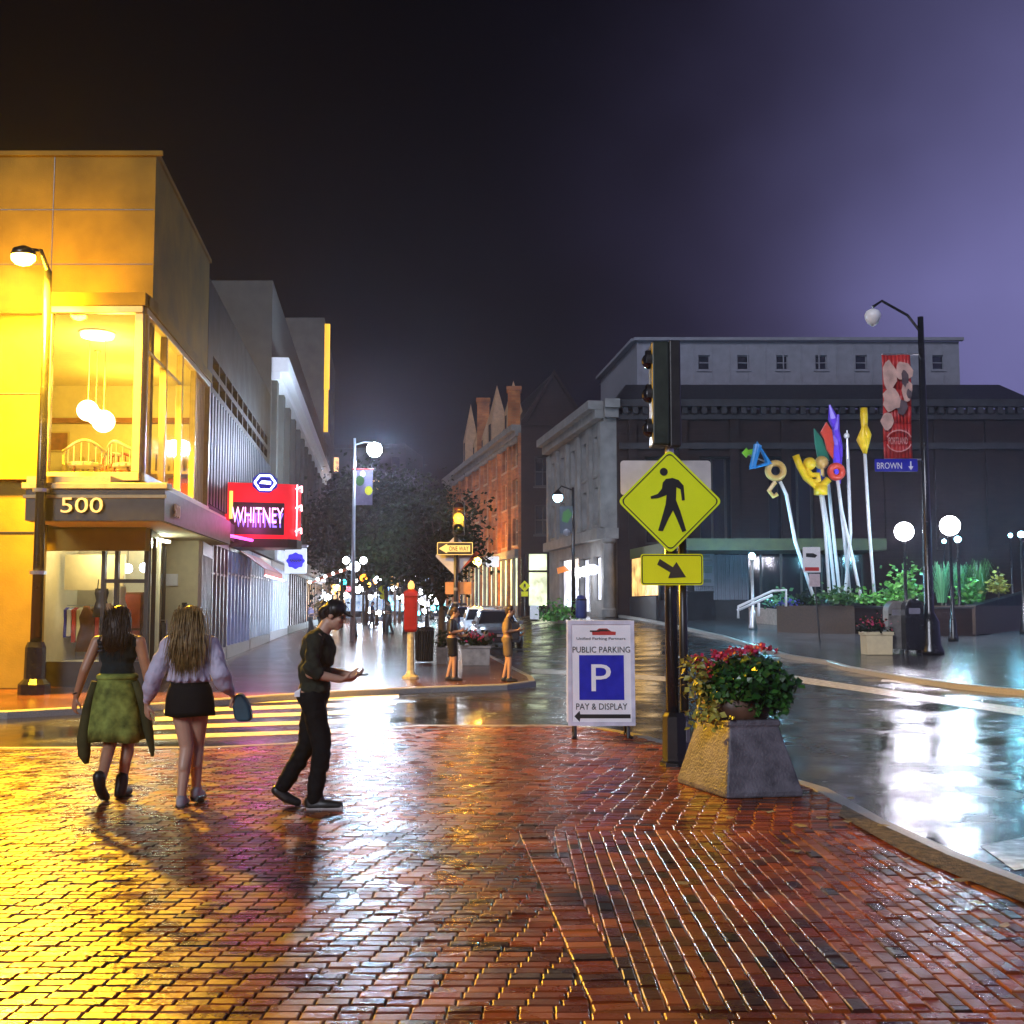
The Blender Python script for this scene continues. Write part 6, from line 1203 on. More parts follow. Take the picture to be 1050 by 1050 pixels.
# bed of soil and shrubs
def clump(px, py, w_px, h_px, y, label, m, n, size, seed, blades=False, group='shrubs in the raised plaza bed'):
    c = at(px, py, y); k = y / F; w_, h_ = w_px * k / 2, h_px * k; rnd = random.Random(seed); t = thing('grass_clump' if blades else 'shrub', label, 'plant', c, group)
    if blades:
        mb = MB(); tone = []
        for i in range(n):
            a = rnd.uniform(0, 6.283); r = rnd.random() ** .5 * w_ * .28; p = c + Vector((r * math.cos(a), r * math.sin(a) * .7, 0)); hh = h_ * rnd.uniform(.35, 1.08); o_ = w_ * rnd.uniform(.1, .95); d = Vector((math.cos(a) * o_, math.sin(a) * o_ * .6, 0)); wv = Vector((-math.sin(a), math.cos(a), 0)) * .013
            m1 = p + d * .22 + UZ * hh * .62; m2 = p + d * .65 + UZ * hh; m3 = p + d * 1.25 + UZ * hh * rnd.uniform(.45, .8)
            tn = rnd.random()
            for q0, q1, k0, k1 in ((p, m1, 1, .9), (m1, m2, .9, .6), (m2, m3, .6, .05)): mb.q(q0 - wv * k0, q0 + wv * k0, q1 + wv * k1, q1 - wv * k1); tone.append(tn)
        o = mb.build('foliage', m, t); at_ = o.data.attributes.new('tone', 'FLOAT', 'FACE'); at_.data.foreach_set('value', tone)
    else: leaves('foliage', m, t, [(c.x + rnd.gauss(0, w_ * .42), c.y + rnd.gauss(0, w_ * .3), c.z + abs(rnd.gauss(0, h_ * .5))) for i in range(n)], size, seed, -.1)
    MB().tube([c - UZ * .25, c + UZ * h_ * .3], .04, 6).build('stem', M['bark'], t)
bs_ = MB(); s0, s1 = on(853, 640), on(1000, 640); bs_.prism([(at(800, 600, 46.5).x, 47.2), (at(1010, 600, 44).x, 45), (at(1060, 600, 50).x, 50), (at(800, 600, 53).x, 53)], .6, at(930, 621, 46).z); o = struct(bs_.build('planting_bed', M['joint']))
for args in ((862, 618, 50, 14, 46.5, 'low dark green shrub around the sculpture pole feet', M['leaf_green'], 300, .22, 1), (898, 619, 44, 10, 46.2, 'bright low green cover right of the yellow spear pole', M['leaf_lime'], 260, .2, 2), (926, 616, 44, 28, 46.5, 'bright lime shrub left of the banner pole', M['leaf_lime'], 460, .24, 3), (992, 618, 26, 20, 46.3, 'lime green shrub right of the banner pole', M['leaf_lime'], 240, .22, 5), (1024, 607, 24, 16, 47, 'small yellow green shrub at far right of the bed', M['leaf_gold'], 180, .2, 6), (800, 622, 30, 14, 47.5, 'pale teal flowering shrub beside the stair rail', M['leaf_teal'], 200, .2, 7), (825, 622, 30, 12, 47.8, 'dark shrub with violet flowers at the bent pole foot', M['leaf_dark'], 200, .2, 8)): clump(*args)
clump(966, 618, 34, 40, 46.8, 'tall arching pale teal grass clump beside the banner pole', M['leaf_teal'], 150, .2, 9, True); clump(1004, 618, 40, 42, 48, 'tall dark green grass clump in the middle of the bed', M['leaf_green'], 170, .2, 10, True); clump(985, 612, 30, 34, 48.5, 'mid green grass clump behind the slim lamp post', M['leaf_teal'], 150, .2, 11, True)
t = thing('violet_flowers', 'patch of violet flowers at the foot of the bent pole', 'plant', at(808, 619, 47.2)); rnd = random.Random(4); leaves('flower_head', mat('violet petals', (.10, .08, .5), .5), t, [tuple(at(806 + rnd.gauss(0, 7), 619 + rnd.gauss(0, 2), 47.2)) for i in range(120)], .12, 9, -.3); MB().tube([at(808, 622, 47.2), at(808, 618, 47.2)], .05, 5).build('stem', M['bark'], t)
# coloured pole sculptures (generic shapes)
def cm_(n, c): return mat(n, c, .3, vary=.08, bump=.02)
SP = dict(gold=cm_('gold enamel', (.55, .36, .10)), yel=cm_('yellow enamel', (.75, .50, .01)), blue=cm_('sky blue enamel', (.02, .22, .55)), lime=cm_('lime enamel', (.20, .55, .03)), red=cm_('vermilion enamel', (.60, .06, .03)), vio=cm_('violet enamel', (.13, .05, .70)), grn=cm_('dark green enamel', (.02, .16, .10)), navy=cm_('navy enamel', (.02, .05, .4)))
YS = 49.0; SG_ = 'coloured pole sculptures'
def pole(label, pix, r=.075, y=YS):
    t = thing('sculpture_pole', label, 'sculpture', at(*pix[0], y), SG_); MB().tube([at(*p, y) for p in pix], r, 8).build('pole', M['white_poles'], t, smooth=True); return t
kS = YS / F
def zp(zx, zy): return (740 + zx * 220 / 962, 400 + zy * 240 / 1050)
t = pole('leaning bent white pole carrying a gold ring and blue triangle', [(836, 618), zp(330, 680), zp(290, 470), zp(262, 410)])
def torus(t, nm, px, py, R_, r, m, y, tilt=0):
    c = at(px, py, y); mb = MB(); mb.rings([[c + Vector(((R_ + r * math.cos(R(b2))) * math.cos(R(a_)), r * math.sin(R(b2)) * 1.2, (R_ + r * math.cos(R(b2))) * math.sin(R(a_)))) for b2 in range(0, 360, 45)] for a_ in range(0, 361, 18)], cap=False); return mb.build(nm, m, t, smooth=True)
torus(t, 'ring', *zp(242, 362), 8 * kS, 3.4 * kS, SP['gold'], YS); mb = MB(); mb.tube([at(*zp(x_, z_), YS) for x_, z_ in ((240, 412), (212, 452), (232, 478), (250, 466))], .1, 6); mb.build('tail', SP['gold'], t)
tri = [zp(162, 245), zp(138, 348), zp(212, 328)]; mb = MB(); mb.tube([at(*p, YS - .1) for p in tri + [tri[0], tri[1]]], .17, 6); mb.build('triangle', SP['blue'], t)
mb = MB(); c = at(*zp(120, 278), YS); mb.sheet([((x_ - 120) * .2287 * kS, -(z_ - 278) * .2287 * kS) for x_, z_ in ((92, 280), (112, 258), (118, 268), (146, 262), (142, 290), (120, 290), (112, 302))][::-1], c, UX, UZ, .15); mb.build('arrow', SP['lime'], t); mb = MB(); mb.tube([at(*zp(100, 282), YS + .05), at(*zp(242, 340), YS + .05)], .035, 6); mb.build('rod', M['steel'], t)
t = pole('white pole with a curly yellow branch on top', [(851, 617), zp(462, 600), zp(444, 470)]); mb = MB(); mb.tube([at(*zp(x_, z_), YS) for x_, z_ in ((332, 292), (350, 340), (378, 392), (420, 428), (450, 430), (478, 400))], .16, 8); mb.tube([at(*zp(x_, z_), YS) for x_, z_ in ((395, 330), (385, 360), (402, 382), (432, 380), (436, 405), (410, 412))], .13, 8); mb.tube([at(*zp(444, 470), YS), at(*zp(444, 430), YS)], .3, 8); mb.ball(at(*zp(394, 330), YS), .28, 8); mb.build('branch', SP['yel'], t, smooth=True)
t = pole('white pole with a navy and yellow tip beside the curly branch', [(857, 617), zp(480, 640), zp(452, 470)], y=YS + .4); mb = MB(); mb.tube([at(*zp(436, 320), YS + .4), at(*zp(446, 400), YS + .4), at(*zp(452, 470), YS + .4)], [.1, .2, .1], 8); mb.build('spike', SP['navy'], t, smooth=True); mb = MB(); mb.ball(at(*zp(448, 326), YS + .3), .3, 8); mb.tube([at(*zp(448, 326), YS + .3), at(*zp(452, 390), YS + .3)], .1, 6); mb.build('bud', SP['gold'], t, smooth=True)
t = pole('white pole topped by dark green and red fins', [(862, 617), zp(500, 640), zp(478, 420)], y=YS + .8)
def fin(t, nm, pts, m, y): c = at(*zp(*pts[0]), y); mb = MB(); mb.sheet([((x_ - pts[0][0]) * .2287 * y / F, -(z_ - pts[0][1]) * .2287 * y / F) for x_, z_ in pts][::-1], c, UX, UZ, .14); return mb.build(nm, m, t, bevel=.02)
fin(t, 'fin', [(415, 170), (452, 222), (478, 300), (482, 318), (430, 310), (418, 240)], SP['grn'], YS + .8); fin(t, 'fin', [(470, 142), (494, 180), (502, 240), (498, 312), (470, 270), (460, 220), (442, 190)], SP['red'], YS + .6)
t = pole('white pole topped by a violet twisted spike', [(872, 617), zp(548, 640), zp(522, 420)], y=YS + 1.0); mb = MB(); mb.tube([at(*zp(x_, z_), YS + 1) for x_, z_ in ((484, 66), (500, 130), (512, 180), (508, 250), (520, 310), (524, 420))], [.04, .22, .12, .28, .2, .1], 6); mb.tube([at(*zp(x_, z_), YS + .9) for x_, z_ in ((522, 110), (512, 180), (530, 250), (538, 300))], [.05, .16, .12, .05], 6); mb.build('spike', SP['vio'], t)
t = pole('crossing white pole carrying an orange red ring', [(884, 618), zp(575, 700), zp(538, 540), zp(520, 405)]); torus(t, 'ring', *zp(514, 366), 6.2 * kS, 3.4 * kS, SP['red'], YS)
t = pole('plain white pole with a bare grey tip', [(866, 617), zp(578, 640), zp(566, 310)], y=YS + .6); mb = MB(); mb.tube([at(*zp(566, 310), YS + .6), at(*zp(562, 180), YS + .6)], [.09, .03], 8); mb.build('tip', M['steel'], t); MB().ball(at(*zp(560, 205), YS + .6), .13, 8).build('ball', M['white_poles'], t, smooth=True)
t = pole('right hand white pole topped by a yellow spear', [(897, 616), zp(660, 600), zp(642, 285)]); mb = MB(); mb.tube([at(*zp(x_, z_), YS) for x_, z_ in ((640, 285), (634, 225), (640, 170), (638, 120), (638, 80))], [.06, .30, .14, .17, .15], 8); mb.tube([at(*zp(646, 285), YS - .1), at(*zp(652, 200), YS - .1), at(*zp(644, 150), YS - .1)], [.05, .2, .06], 8); mb.build('spear', SP['yel'], t, smooth=True)
# ================================================================== PEOPLE
def capsule(mb, p0, r0, p1, r1, n=14):
    p0, p1 = Vector(p0), Vector(p1); d = (p1 - p0); L_ = d.length; d = d / L_ if L_ > 1e-6 else UZ; u = d.orthogonal().normalized(); v = d.cross(u); rs = []
    for a in (-85, -60, -30, 0): c = p0 + d * r0 * math.sin(R(a)); r = max(.0005, r0 * math.cos(R(a))); rs.append([c + (u * math.cos(6.28318 * j / n) + v * math.sin(6.28318 * j / n)) * r for j in range(n)])
    for a in (0, 30, 60, 85): c = p1 + d * r1 * math.sin(R(a)); r = max(.0005, r1 * math.cos(R(a))); rs.append([c + (u * math.cos(6.28318 * j / n) + v * math.sin(6.28318 * j / n)) * r for j in range(n)])
    mb.rings(rs)
def ellipsoid(mb, c, rx_, ry_, rz_, rot=None, n=14):
    c = Vector(c); rs = []
    for i in range(n + 1):
        th = math.pi * i / n; r = max(.002, math.sin(th)); rs.append([(Vector((rx_ * r * math.cos(6.28318 * j / n), ry_ * r * math.sin(6.28318 * j / n), -rz_ * math.cos(th)))) for j in range(n)])
    mb.rings([[c + ((rot @ p) if rot else p) for p in ring_] for ring_ in rs])
def fuse(mb, name, m, parent, voxel, smooth=6, wrinkle=0.0, wscale=7.0):
    me = mb.mesh(name, False, wloc(parent)); b = bmesh.new(); b.from_mesh(me); bmesh.ops.recalc_face_normals(b, faces=b.faces); b.to_mesh(me); b.free()
    o = bpy.data.objects.new(name, me); C.objects.link(o); md = o.modifiers.new('r', 'REMESH'); md.mode = 'VOXEL'; md.voxel_size = voxel
    s_ = o.modifiers.new('s', 'SMOOTH'); s_.iterations = smooth; s_.factor = .5
    me2 = bpy.data.meshes.new_from_object(o.evaluated_get(bpy.context.evaluated_depsgraph_get())); o.modifiers.clear(); o.data = me2; bpy.data.meshes.remove(me)
    if wrinkle:
        ns = [v.normal.copy() for v in me2.vertices]
        for v, n_ in zip(me2.vertices, ns):
            q = v.co + wloc(parent); k = noise.noise(Vector((q.x * wscale * 1.2, q.y * wscale * 1.2, q.z * wscale * 2.1 + q.x * wscale * 1.5))) + .5 * noise.noise(q * wscale * 3.1); v.co += n_ * wrinkle * k
    me2.polygons.foreach_set('use_smooth', [True] * len(me2.polygons)); me2.materials.clear(); me2.materials.append(m); o.parent = parent; return o
def chain(mb, pts, rs): 
    for i in range(len(pts) - 1): capsule(mb, pts[i], rs[i], pts[i + 1], rs[i + 1])
def hand(mb, wrist, d, palm_n, side, curl=.5, k=1.0):
    wrist, d, pn = Vector(wrist), Vector(d).normalized(), Vector(palm_n); pn = (pn - d * pn.dot(d)).normalized(); s_ = d.cross(pn) * side
    for o_ in (-.026, -.009, .009, .026): capsule(mb, wrist + d * .012 + s_ * o_ * .7 * k, .016 * k, wrist + d * .085 * k + s_ * o_ * k, .0125 * k, 8)
    for o_, ln in ((-.030, .062), (-.010, .074), (.011, .078), (.031, .070)):
        p = wrist + d * .088 * k + s_ * o_ * k; a = 0; seg = ln * k / 2.4
        for j in range(3): a += curl * (.55 + .25 * j); dd = (d * math.cos(a) + pn * math.sin(a)); q_ = p + dd * seg * (1 - .12 * j); capsule(mb, p, .0098 * k - .0008 * j, q_, .0092 * k - .0008 * j, 8); p = q_
    p = wrist + d * .03 * k + s_ * .03 * k; q_ = p + (d * .55 + s_ * .6 + pn * .35).normalized() * .042 * k; capsule(mb, p, .0145 * k, q_, .0115 * k, 8); capsule(mb, q_, .0115 * k, q_ + (d * .85 + s_ * .1 + pn * .45).normalized() * .034 * k, .0095 * k, 8)
def head(mb, c, fwd, up=UZ, k=1.0):
    c, f_, up = Vector(c), Vector(fwd).normalized(), Vector(up); r_ = f_.cross(up).normalized(); up = r_.cross(f_).normalized(); M3 = Matrix((r_, f_, up)).transposed(); E = lambda x, y, z: c + (r_ * x + f_ * y + up * z) * k
    ellipsoid(mb, E(0, -.012, .03), .076 * k, .094 * k, .088 * k, M3); ellipsoid(mb, E(0, .022, -.045), .058 * k, .068 * k, .072 * k, M3); ellipsoid(mb, E(0, .062, -.088), .026 * k, .026 * k, .024 * k, M3)
    capsule(mb, E(0, .088, .02), .010 * k, E(0, .112, -.022), .0135 * k, 8); ellipsoid(mb, E(0, .092, -.022), .018 * k, .016 * k, .011 * k, M3); ellipsoid(mb, E(0, .084, -.052), .024 * k, .013 * k, .006 * k, M3); ellipsoid(mb, E(0, .082, -.064), .021 * k, .013 * k, .007 * k, M3); ellipsoid(mb, E(0, .082, .036), .058 * k, .012 * k, .012 * k, M3)
    for sx in (-1, 1): ellipsoid(mb, E(sx * .078, -.008, -.005), .012 * k, .024 * k, .034 * k, M3); ellipsoid(mb, E(sx * .04, .066, -.018), .022 * k, .02 * k, .018 * k, M3)
    return E
def eyes(E, parent, k=1.0):
    mb = MB()
    for sx in (-1, 1): mb.ball(E(sx * .031, .080, .010), .0125 * k, 8)
    mb.build('eye', M['sign_black'], parent, smooth=True)
SK1 = mat('tanned skin', (.40, .215, .125), .45, vary=.08, bump=.05, scale=8); SK2 = mat('fair skin', (.50, .29, .19), .45, vary=.08, bump=.05, scale=8)
def strands(name, m, parent, n, root, fall, seed, r=.006):
    rnd = random.Random(seed); mb = MB()
    for i in range(n):
        p = root(rnd); q_ = fall(p, rnd); mid = [p.lerp(q_, f_) + Vector((rnd.gauss(0, .008), rnd.gauss(0, .008), 0)) for f_ in (.33, .66)]; mb.tube([p, mid[0], mid[1], q_], [r, r * 1.3, r * 1.1, r * .2], 4)
    return mb.build(name, m, parent, smooth=True)
def shoe(mb, heel, toe, k=1.0, sole=.0):
    h, t_ = Vector(heel), Vector(toe); chain(mb, [h + UZ * .035 * k, h.lerp(t_, .55) + UZ * .035 * k, t_ + UZ * .028 * k], [.040 * k, .044 * k, .032 * k]); capsule(mb, h + UZ * .06 * k, .040 * k, h.lerp(t_, .3) + UZ * .085 * k, .042 * k)
# ---- brunette woman
b = on(117, 818); t = thing('person', 'person with long dark hair in dark sleeveless top and green patterned skirt walking away', 'person', b); ctx = wloc(t)
V = lambda x, y, z: Vector((x, y, z)) + ctx
bd = MB()
LH, RH_ = V(-.095, 0, .90), V(.095, 0, .90)
ellipsoid(bd, V(0, 0, .95), .175, .125, .14); ellipsoid(bd, V(0, .01, 1.10), .135, .10, .15); ellipsoid(bd, V(0, .01, 1.27), .155, .105, .16); capsule(bd, V(-.14, .0, 1.375), .055, V(.14, 0, 1.375), .055); capsule(bd, V(0, 0, 1.36), .062, V(0, .015, 1.48), .052)
E = head(bd, V(.01, .02, 1.565), (.12, 1, -.05))
chain(bd, [RH_, V(.085, .10, .49), V(.055, .02, .10)], [.085, .058, .04]); chain(bd, [LH, V(-.04, -.02, .48), V(-.02, -.30, .17)], [.085, .058, .04]); 
capsule(bd, V(.055, .02, .07), .035, V(.06, .14, .035), .028); capsule(bd, V(-.02, -.30, .17), .036, V(-.015, -.21, .05), .03)
capsule(bd, V(.085, .08, .40), .055, V(.072, .05, .30), .05); capsule(bd, V(-.035, -.1, .40), .055, V(-.03, -.16, .33), .05)
chain(bd, [V(-.19, 0, 1.37), V(-.275, -.05, 1.12), V(-.375, .04, .885)], [.052, .043, .030]); hand(bd, V(-.378, .043, .875), (-.22, .12, -1), (.6, .7, 0), 1, .5)
chain(bd, [V(.19, 0, 1.37), V(.245, .03, 1.12), V(.235, .16, .92)], [.052, .043, .030]); hand(bd, V(.234, .166, .91), (-.1, .5, -1), (-1, .2, 0), -1, .5)
fuse(bd, 'body', SK1, t, .0075, 4); eyes(E, t)
tp = MB(); ellipsoid(tp, V(0, .008, 1.27), .17, .12, .165); ellipsoid(tp, V(0, .005, 1.11), .152, .115, .14); capsule(tp, V(-.135, 0, 1.365), .06, V(-.07, .005, 1.39), .058); capsule(tp, V(.135, 0, 1.365), .06, V(.07, .005, 1.39), .058); fuse(tp, 'top', mat('dark teal knit top', (.008, .018, .022), .8, spec=.15, vary=.4, scale=20), t, .011, 4, .010, 8)
pr_ = MB()
for dz in (0, .035, .07): pr_.tube([V(-.15, -.085, 1.31 + dz - .02), V(-.10, -.115, 1.315 + dz - .02)], .008, 5)
pr_.build('top_print', M['blue_panel'], t)
def skirt(parent, name, m, rows, folds, c0, seed, thick=.0):
    rs = []; rnd = random.Random(seed); ph_ = [rnd.uniform(0, 6) for _ in range(4)]
    for z, rx_, ry_, amp, cx_, cy__ in rows:
        rs.append([c0 + Vector((cx_ + rx_ * math.cos(a) * (1 + amp * (math.sin(folds * a + ph_[0]) + .6 * math.sin((folds * 2 - 3) * a + ph_[1]))), cy__ + ry_ * math.sin(a) * (1 + amp * math.sin(folds * a + ph_[2])), z + amp * .15 * math.sin(3 * a + ph_[3]))) for a in [6.28318 * j / 72 for j in range(72)]])
    mb = MB(); mb.rings(rs); return mb.build(name, m, parent, smooth=True)
skm = mat('green batik cotton', (.16, .20, .045), .8, spec=.15, vary=.75, scale=9, bump=.3)
skirt(t, 'skirt', skm, [(1.09, .155, .12, .0, 0, .0), (1.02, .175, .14, .01, 0, .0), (.90, .205, .165, .02, 0, 0), (.75, .225, .18, .04, 0, .0), (.60, .24, .20, .06, .005, -.01), (.50, .235, .20, .07, .01, -.02), (.52, .18, .15, .03, .01, -.02)], 7, ctx, 2)
jm_ = mat('dark olive jacket cloth', (.045, .045, .018), .8, spec=.15, vary=.4)
for sx, pts, rr_ in ((-1, [V(-.18, -.06, 1.02), V(-.235, -.05, .8), V(-.27, -.04, .52), V(-.26, -.04, .38), V(-.235, -.04, .30)], [.03, .045, .06, .055, .02]), (1, [V(.18, -.06, 1.02), V(.25, -.03, .8), V(.29, -.02, .6), V(.33, -.02, .42), V(.335, -.02, .36)], [.03, .045, .045, .025, .012])): MB().tube(pts, rr_, 10).build('tied_jacket_sleeve', jm_, t, smooth=True)
MB().lathe([(.165, 1.03), (.185, 1.05), (.18, 1.075), (.16, 1.085)], ctx, 40, 1.0, .8).build('waistband', skm, t, smooth=True)
hm = mat('dark brown hair', (.022, .010, .005), .4, vary=.5, scale=18, bump=.5, bscale=120)
hb = MB(); ellipsoid(hb, V(.01, -.005, 1.60), .092, .105, .095); ellipsoid(hb, V(0, -.06, 1.50), .098, .07, .14); ellipsoid(hb, V(-.02, -.085, 1.40), .10, .05, .14); ellipsoid(hb, V(.085, -.01, 1.53), .03, .06, .10); ellipsoid(hb, V(-.08, -.01, 1.52), .03, .06, .10); h_ = fuse(hb, 'hair', hm, t, .012, 3)
strands('hair_strands', hm, h_, 700, lambda r_: V(.01 + r_.gauss(0, .042), -.05 - abs(r_.gauss(0, .03)), 1.64 + r_.gauss(0, .02)), lambda p, r_: V((p.x - ctx.x) * 1.15 + r_.gauss(0, .022) - .012, -.115 + r_.gauss(0, .02), 1.34 + r_.gauss(0, .05)), 6, .0028)
bt = MB(); shoe(bt, V(.05, -.02, 0), V(.065, .20, 0), 1.12); chain(bt, [V(.055, .0, .07), V(.06, .02, .17)], [.054, .056]); capsule(bt, V(-.02, -.31, .16), .052, V(-.022, -.33, .23), .055); chain(bt, [V(-.02, -.30, .13), V(-.015, -.23, .06), V(-.012, -.15, .025)], [.048, .046, .030]); fuse(bt, 'boot', M['sign_black'], t, .010, 3)
br_ = MB(); br_.tube([V(-.366 + .034 * math.cos(R(a)), .03 + .034 * math.sin(R(a)), .915 + .01 * math.cos(R(a))) for a in range(0, 361, 30)], .007, 6); br_.build('bracelet', M['sign_black'], t)
# ---- blonde woman
b = on(192, 826); t = thing('person', 'person with long blonde hair in pale blouse and black shorts walking away', 'person', b); ctx = wloc(t)
bd = MB(); LH, RH_ = V(-.09, 0, .90), V(.09, 0, .90)
ellipsoid(bd, V(0, 0, .94), .17, .125, .14); ellipsoid(bd, V(0, .01, 1.10), .13, .10, .15); ellipsoid(bd, V(0, .01, 1.27), .15, .105, .16); capsule(bd, V(-.14, 0, 1.37), .055, V(.14, 0, 1.37), .055); capsule(bd, V(0, 0, 1.36), .058, V(0, .015, 1.48), .05); E = head(bd, V(.0, .02, 1.56), (.05, 1, -.08))
chain(bd, [LH, V(-.02, .02, .49), V(-.035, -.06, .09)], [.092, .06, .039]); chain(bd, [RH_, V(.035, .14, .50), V(.045, .10, .14)], [.092, .06, .039]); capsule(bd, V(-.025, .0, .41), .056, V(-.03, -.03, .32), .05); capsule(bd, V(.04, .12, .42), .056, V(.04, .1, .33), .05)
capsule(bd, V(-.035, -.06, .08), .034, V(-.045, .06, .035), .028); capsule(bd, V(.045, .10, .13), .034, V(.05, .21, .08), .028)
chain(bd, [V(-.19, 0, 1.36), V(-.285, -.06, 1.10), V(-.375, .04, .86)], [.05, .042, .030]); hand(bd, V(-.378, .045, .85), (-.05, .25, -1), (.6, .7, 0), 1, .45)
chain(bd, [V(.19, 0, 1.36), V(.275, -.07, 1.11), V(.33, .10, .935)], [.05, .042, .030]); hand(bd, V(.334, .108, .925), (.2, .6, -.8), (-.8, .2, -.3), -1, .9)
fuse(bd, 'body', SK2, t, .0075, 4); eyes(E, t)
tp = MB(); ellipsoid(tp, V(0, 0, 1.28), .175, .13, .16); ellipsoid(tp, V(0, -.01, 1.10), .185, .14, .11); capsule(tp, V(-.14, 0, 1.365), .068, V(.14, 0, 1.365), .068); chain(tp, [V(-.19, 0, 1.355), V(-.285, -.06, 1.10), V(-.325, -.02, .99), V(-.365, .03, .885)], [.07, .078, .074, .042]); chain(tp, [V(.19, 0, 1.355), V(.275, -.07, 1.11), V(.30, .0, 1.02), V(.325, .09, .95)], [.07, .08, .075, .042])
rnd = random.Random(5)
for i in range(16): a = 6.28 * i / 16; capsule(tp, V(.15 * math.cos(a), .115 * math.sin(a) - .005, 1.22), .012, V(.178 * math.cos(a + .1), .137 * math.sin(a + .1) - .01, 1.06), .02, 8)
fuse(tp, 'blouse', mat('pale lavender satin', (.50, .47, .58), .5, spec=.15, vary=.12, scale=12, bump=.5, bscale=25, bdist=.02), t, .010, 3, .013, 6)
skirt(t, 'shorts', mat('black shorts cloth', (.008, .008, .009), .8, spec=.15), [(1.04, .155, .12, 0, 0, 0), (.99, .178, .145, .01, 0, 0), (.90, .200, .165, .015, 0, 0), (.80, .205, .17, .025, 0, .01), (.755, .208, .172, .03, .0, .015), (.775, .16, .13, .01, 0, .015)], 6, ctx, 8)
hm = mat('dark blonde hair', (.24, .155, .055), .4, vary=.5, scale=22, bump=.5, bscale=120)
hb = MB(); ellipsoid(hb, V(0, -.005, 1.595), .095, .108, .098); ellipsoid(hb, V(0, -.07, 1.48), .115, .07, .15); ellipsoid(hb, V(.0, -.115, 1.34), .115, .05, .15); ellipsoid(hb, V(.095, -.02, 1.50), .035, .07, .13); ellipsoid(hb, V(-.095, -.02, 1.50), .035, .07, .13); h_ = fuse(hb, 'hair', hm, t, .012, 3)
strands('hair_strands', hm, h_, 1000, lambda r_: V(r_.gauss(0, .048), -.06 - abs(r_.gauss(0, .03)), 1.64 + r_.gauss(0, .02)), lambda p, r_: V((p.x - ctx.x) * 1.35 + r_.gauss(0, .028), -.155 + r_.gauss(0, .02), 1.20 + r_.gauss(0, .07)), 7, .0028)
bt = MB(); shoe(bt, V(-.033, -.09, 0), V(-.05, .12, 0), 1.0); shoe(bt, V(.044, .07, .05), V(.05, .28, .03), 1.0); fuse(bt, 'sneaker', mat('grey white canvas', (.32, .31, .33), .6), t, .009, 3)
so_ = MB()
for p, q_ in ((V(-.033, -.11, .012), V(-.05, .14, .012)), (V(.044, .05, .06), V(.052, .30, .03))): so_.tube([p, p.lerp(q_, .5), q_], [.038, .046, .034], 8)
so_.build('sneaker_sole', M['sign_black'], t)
bg_ = thing('handbag', 'small teal bag hanging from the blonde person right hand', 'bag', V(.41, .16, .7)); mb = MB(); mb.rings([[V(.405 + sx * w_ + (z - .85) * -.18, .16 + sy * .05, z) for sx, sy in ((-1, -1), (1, -1), (1, 1), (-1, 1))] for z, w_ in ((.69, .045), (.72, .075), (.82, .075), (.89, .045), (.93, .025))]); mb.build('pouch', mat('dark teal leather', (.01, .05, .075), .5, vary=.3), bg_, bevel=.02); mb = MB(); mb.tube([V(.36, .15, .90), V(.345, .17, .86), V(.385, .16, .88)], .007, 6); mb.build('strap', M['sign_black'], bg_)
# ---- man in profile looking at his hands
b = on(324, 828); t = thing('person', 'person with dark cap in grey tee and black trousers striding right', 'person', b); ctx = wloc(t)
bd = MB(); HP = V(-.03, 0, .93)
ellipsoid(bd, V(-.04, 0, .97), .125, .165, .13); ellipsoid(bd, V(-.03, 0, 1.12), .12, .155, .16); ellipsoid(bd, V(.0, 0, 1.30), .135, .18, .18); capsule(bd, V(.01, -.17, 1.42), .058, V(.01, .17, 1.42), .058); capsule(bd, V(.01, 0, 1.42), .065, V(.085, 0, 1.55), .056)
E = head(bd, V(.135, -.01, 1.605), (1, -.1, -.38), (.38, 0, 1))
chain(bd, [V(0, -.17, 1.41), V(-.02, -.235, 1.13), V(.22, -.17, 1.075)], [.055, .045, .032]); hand(bd, V(.23, -.165, 1.075), (1, .35, .05), (0, .6, .8), 1, .7); chain(bd, [V(0, .17, 1.41), V(.0, .225, 1.13), V(.24, .10, 1.10)], [.055, .045, .032]); hand(bd, V(.25, .095, 1.10), (1, -.3, .0), (0, -.6, .8), -1, .7)
for sy, kn, an in ((-.085, V(.06, -.09, .50), V(.0, -.09, .09)), (.085, V(-.10, .08, .50), V(-.30, .08, .16))): chain(bd, [V(-.03, sy, .92), kn, an], [.09, .06, .042])
fuse(bd, 'body', SK2, t, .0075, 4); eyes(E, t)
tp = MB(); ellipsoid(tp, V(-.02, 0, 1.0), .14, .175, .09); ellipsoid(tp, V(-.03, 0, 1.12), .138, .172, .16); ellipsoid(tp, V(-.0, 0, 1.30), .152, .195, .18); capsule(tp, V(.005, -.17, 1.415), .07, V(.005, .17, 1.415), .07); chain(tp, [V(0, -.18, 1.41), V(-.015, -.235, 1.16), V(.03, -.225, 1.12)], [.07, .068, .058]); chain(tp, [V(0, .18, 1.41), V(.0, .23, 1.16)], [.07, .066])
fuse(tp, 'tee_shirt', mat('charcoal olive cotton', (.030, .032, .022), .85, spec=.15, vary=.2, scale=10, bump=.4, bscale=22, bdist=.02), t, .011, 4, .020, 7)
tr_ = MB(); ellipsoid(tr_, V(-.035, 0, .94), .142, .178, .10)
for sy, kn, an in ((-.085, V(.06, -.09, .50), V(.0, -.09, .10)), (.085, V(-.10, .08, .50), V(-.29, .08, .17))): chain(tr_, [V(-.03, sy, .90), kn, an], [.105, .082, .066])
fuse(tr_, 'trousers', mat('black trouser cloth', (.007, .007, .008), .8, spec=.15, vary=.3, bump=.4, bscale=20, bdist=.02), t, .011, 4, .015, 6)
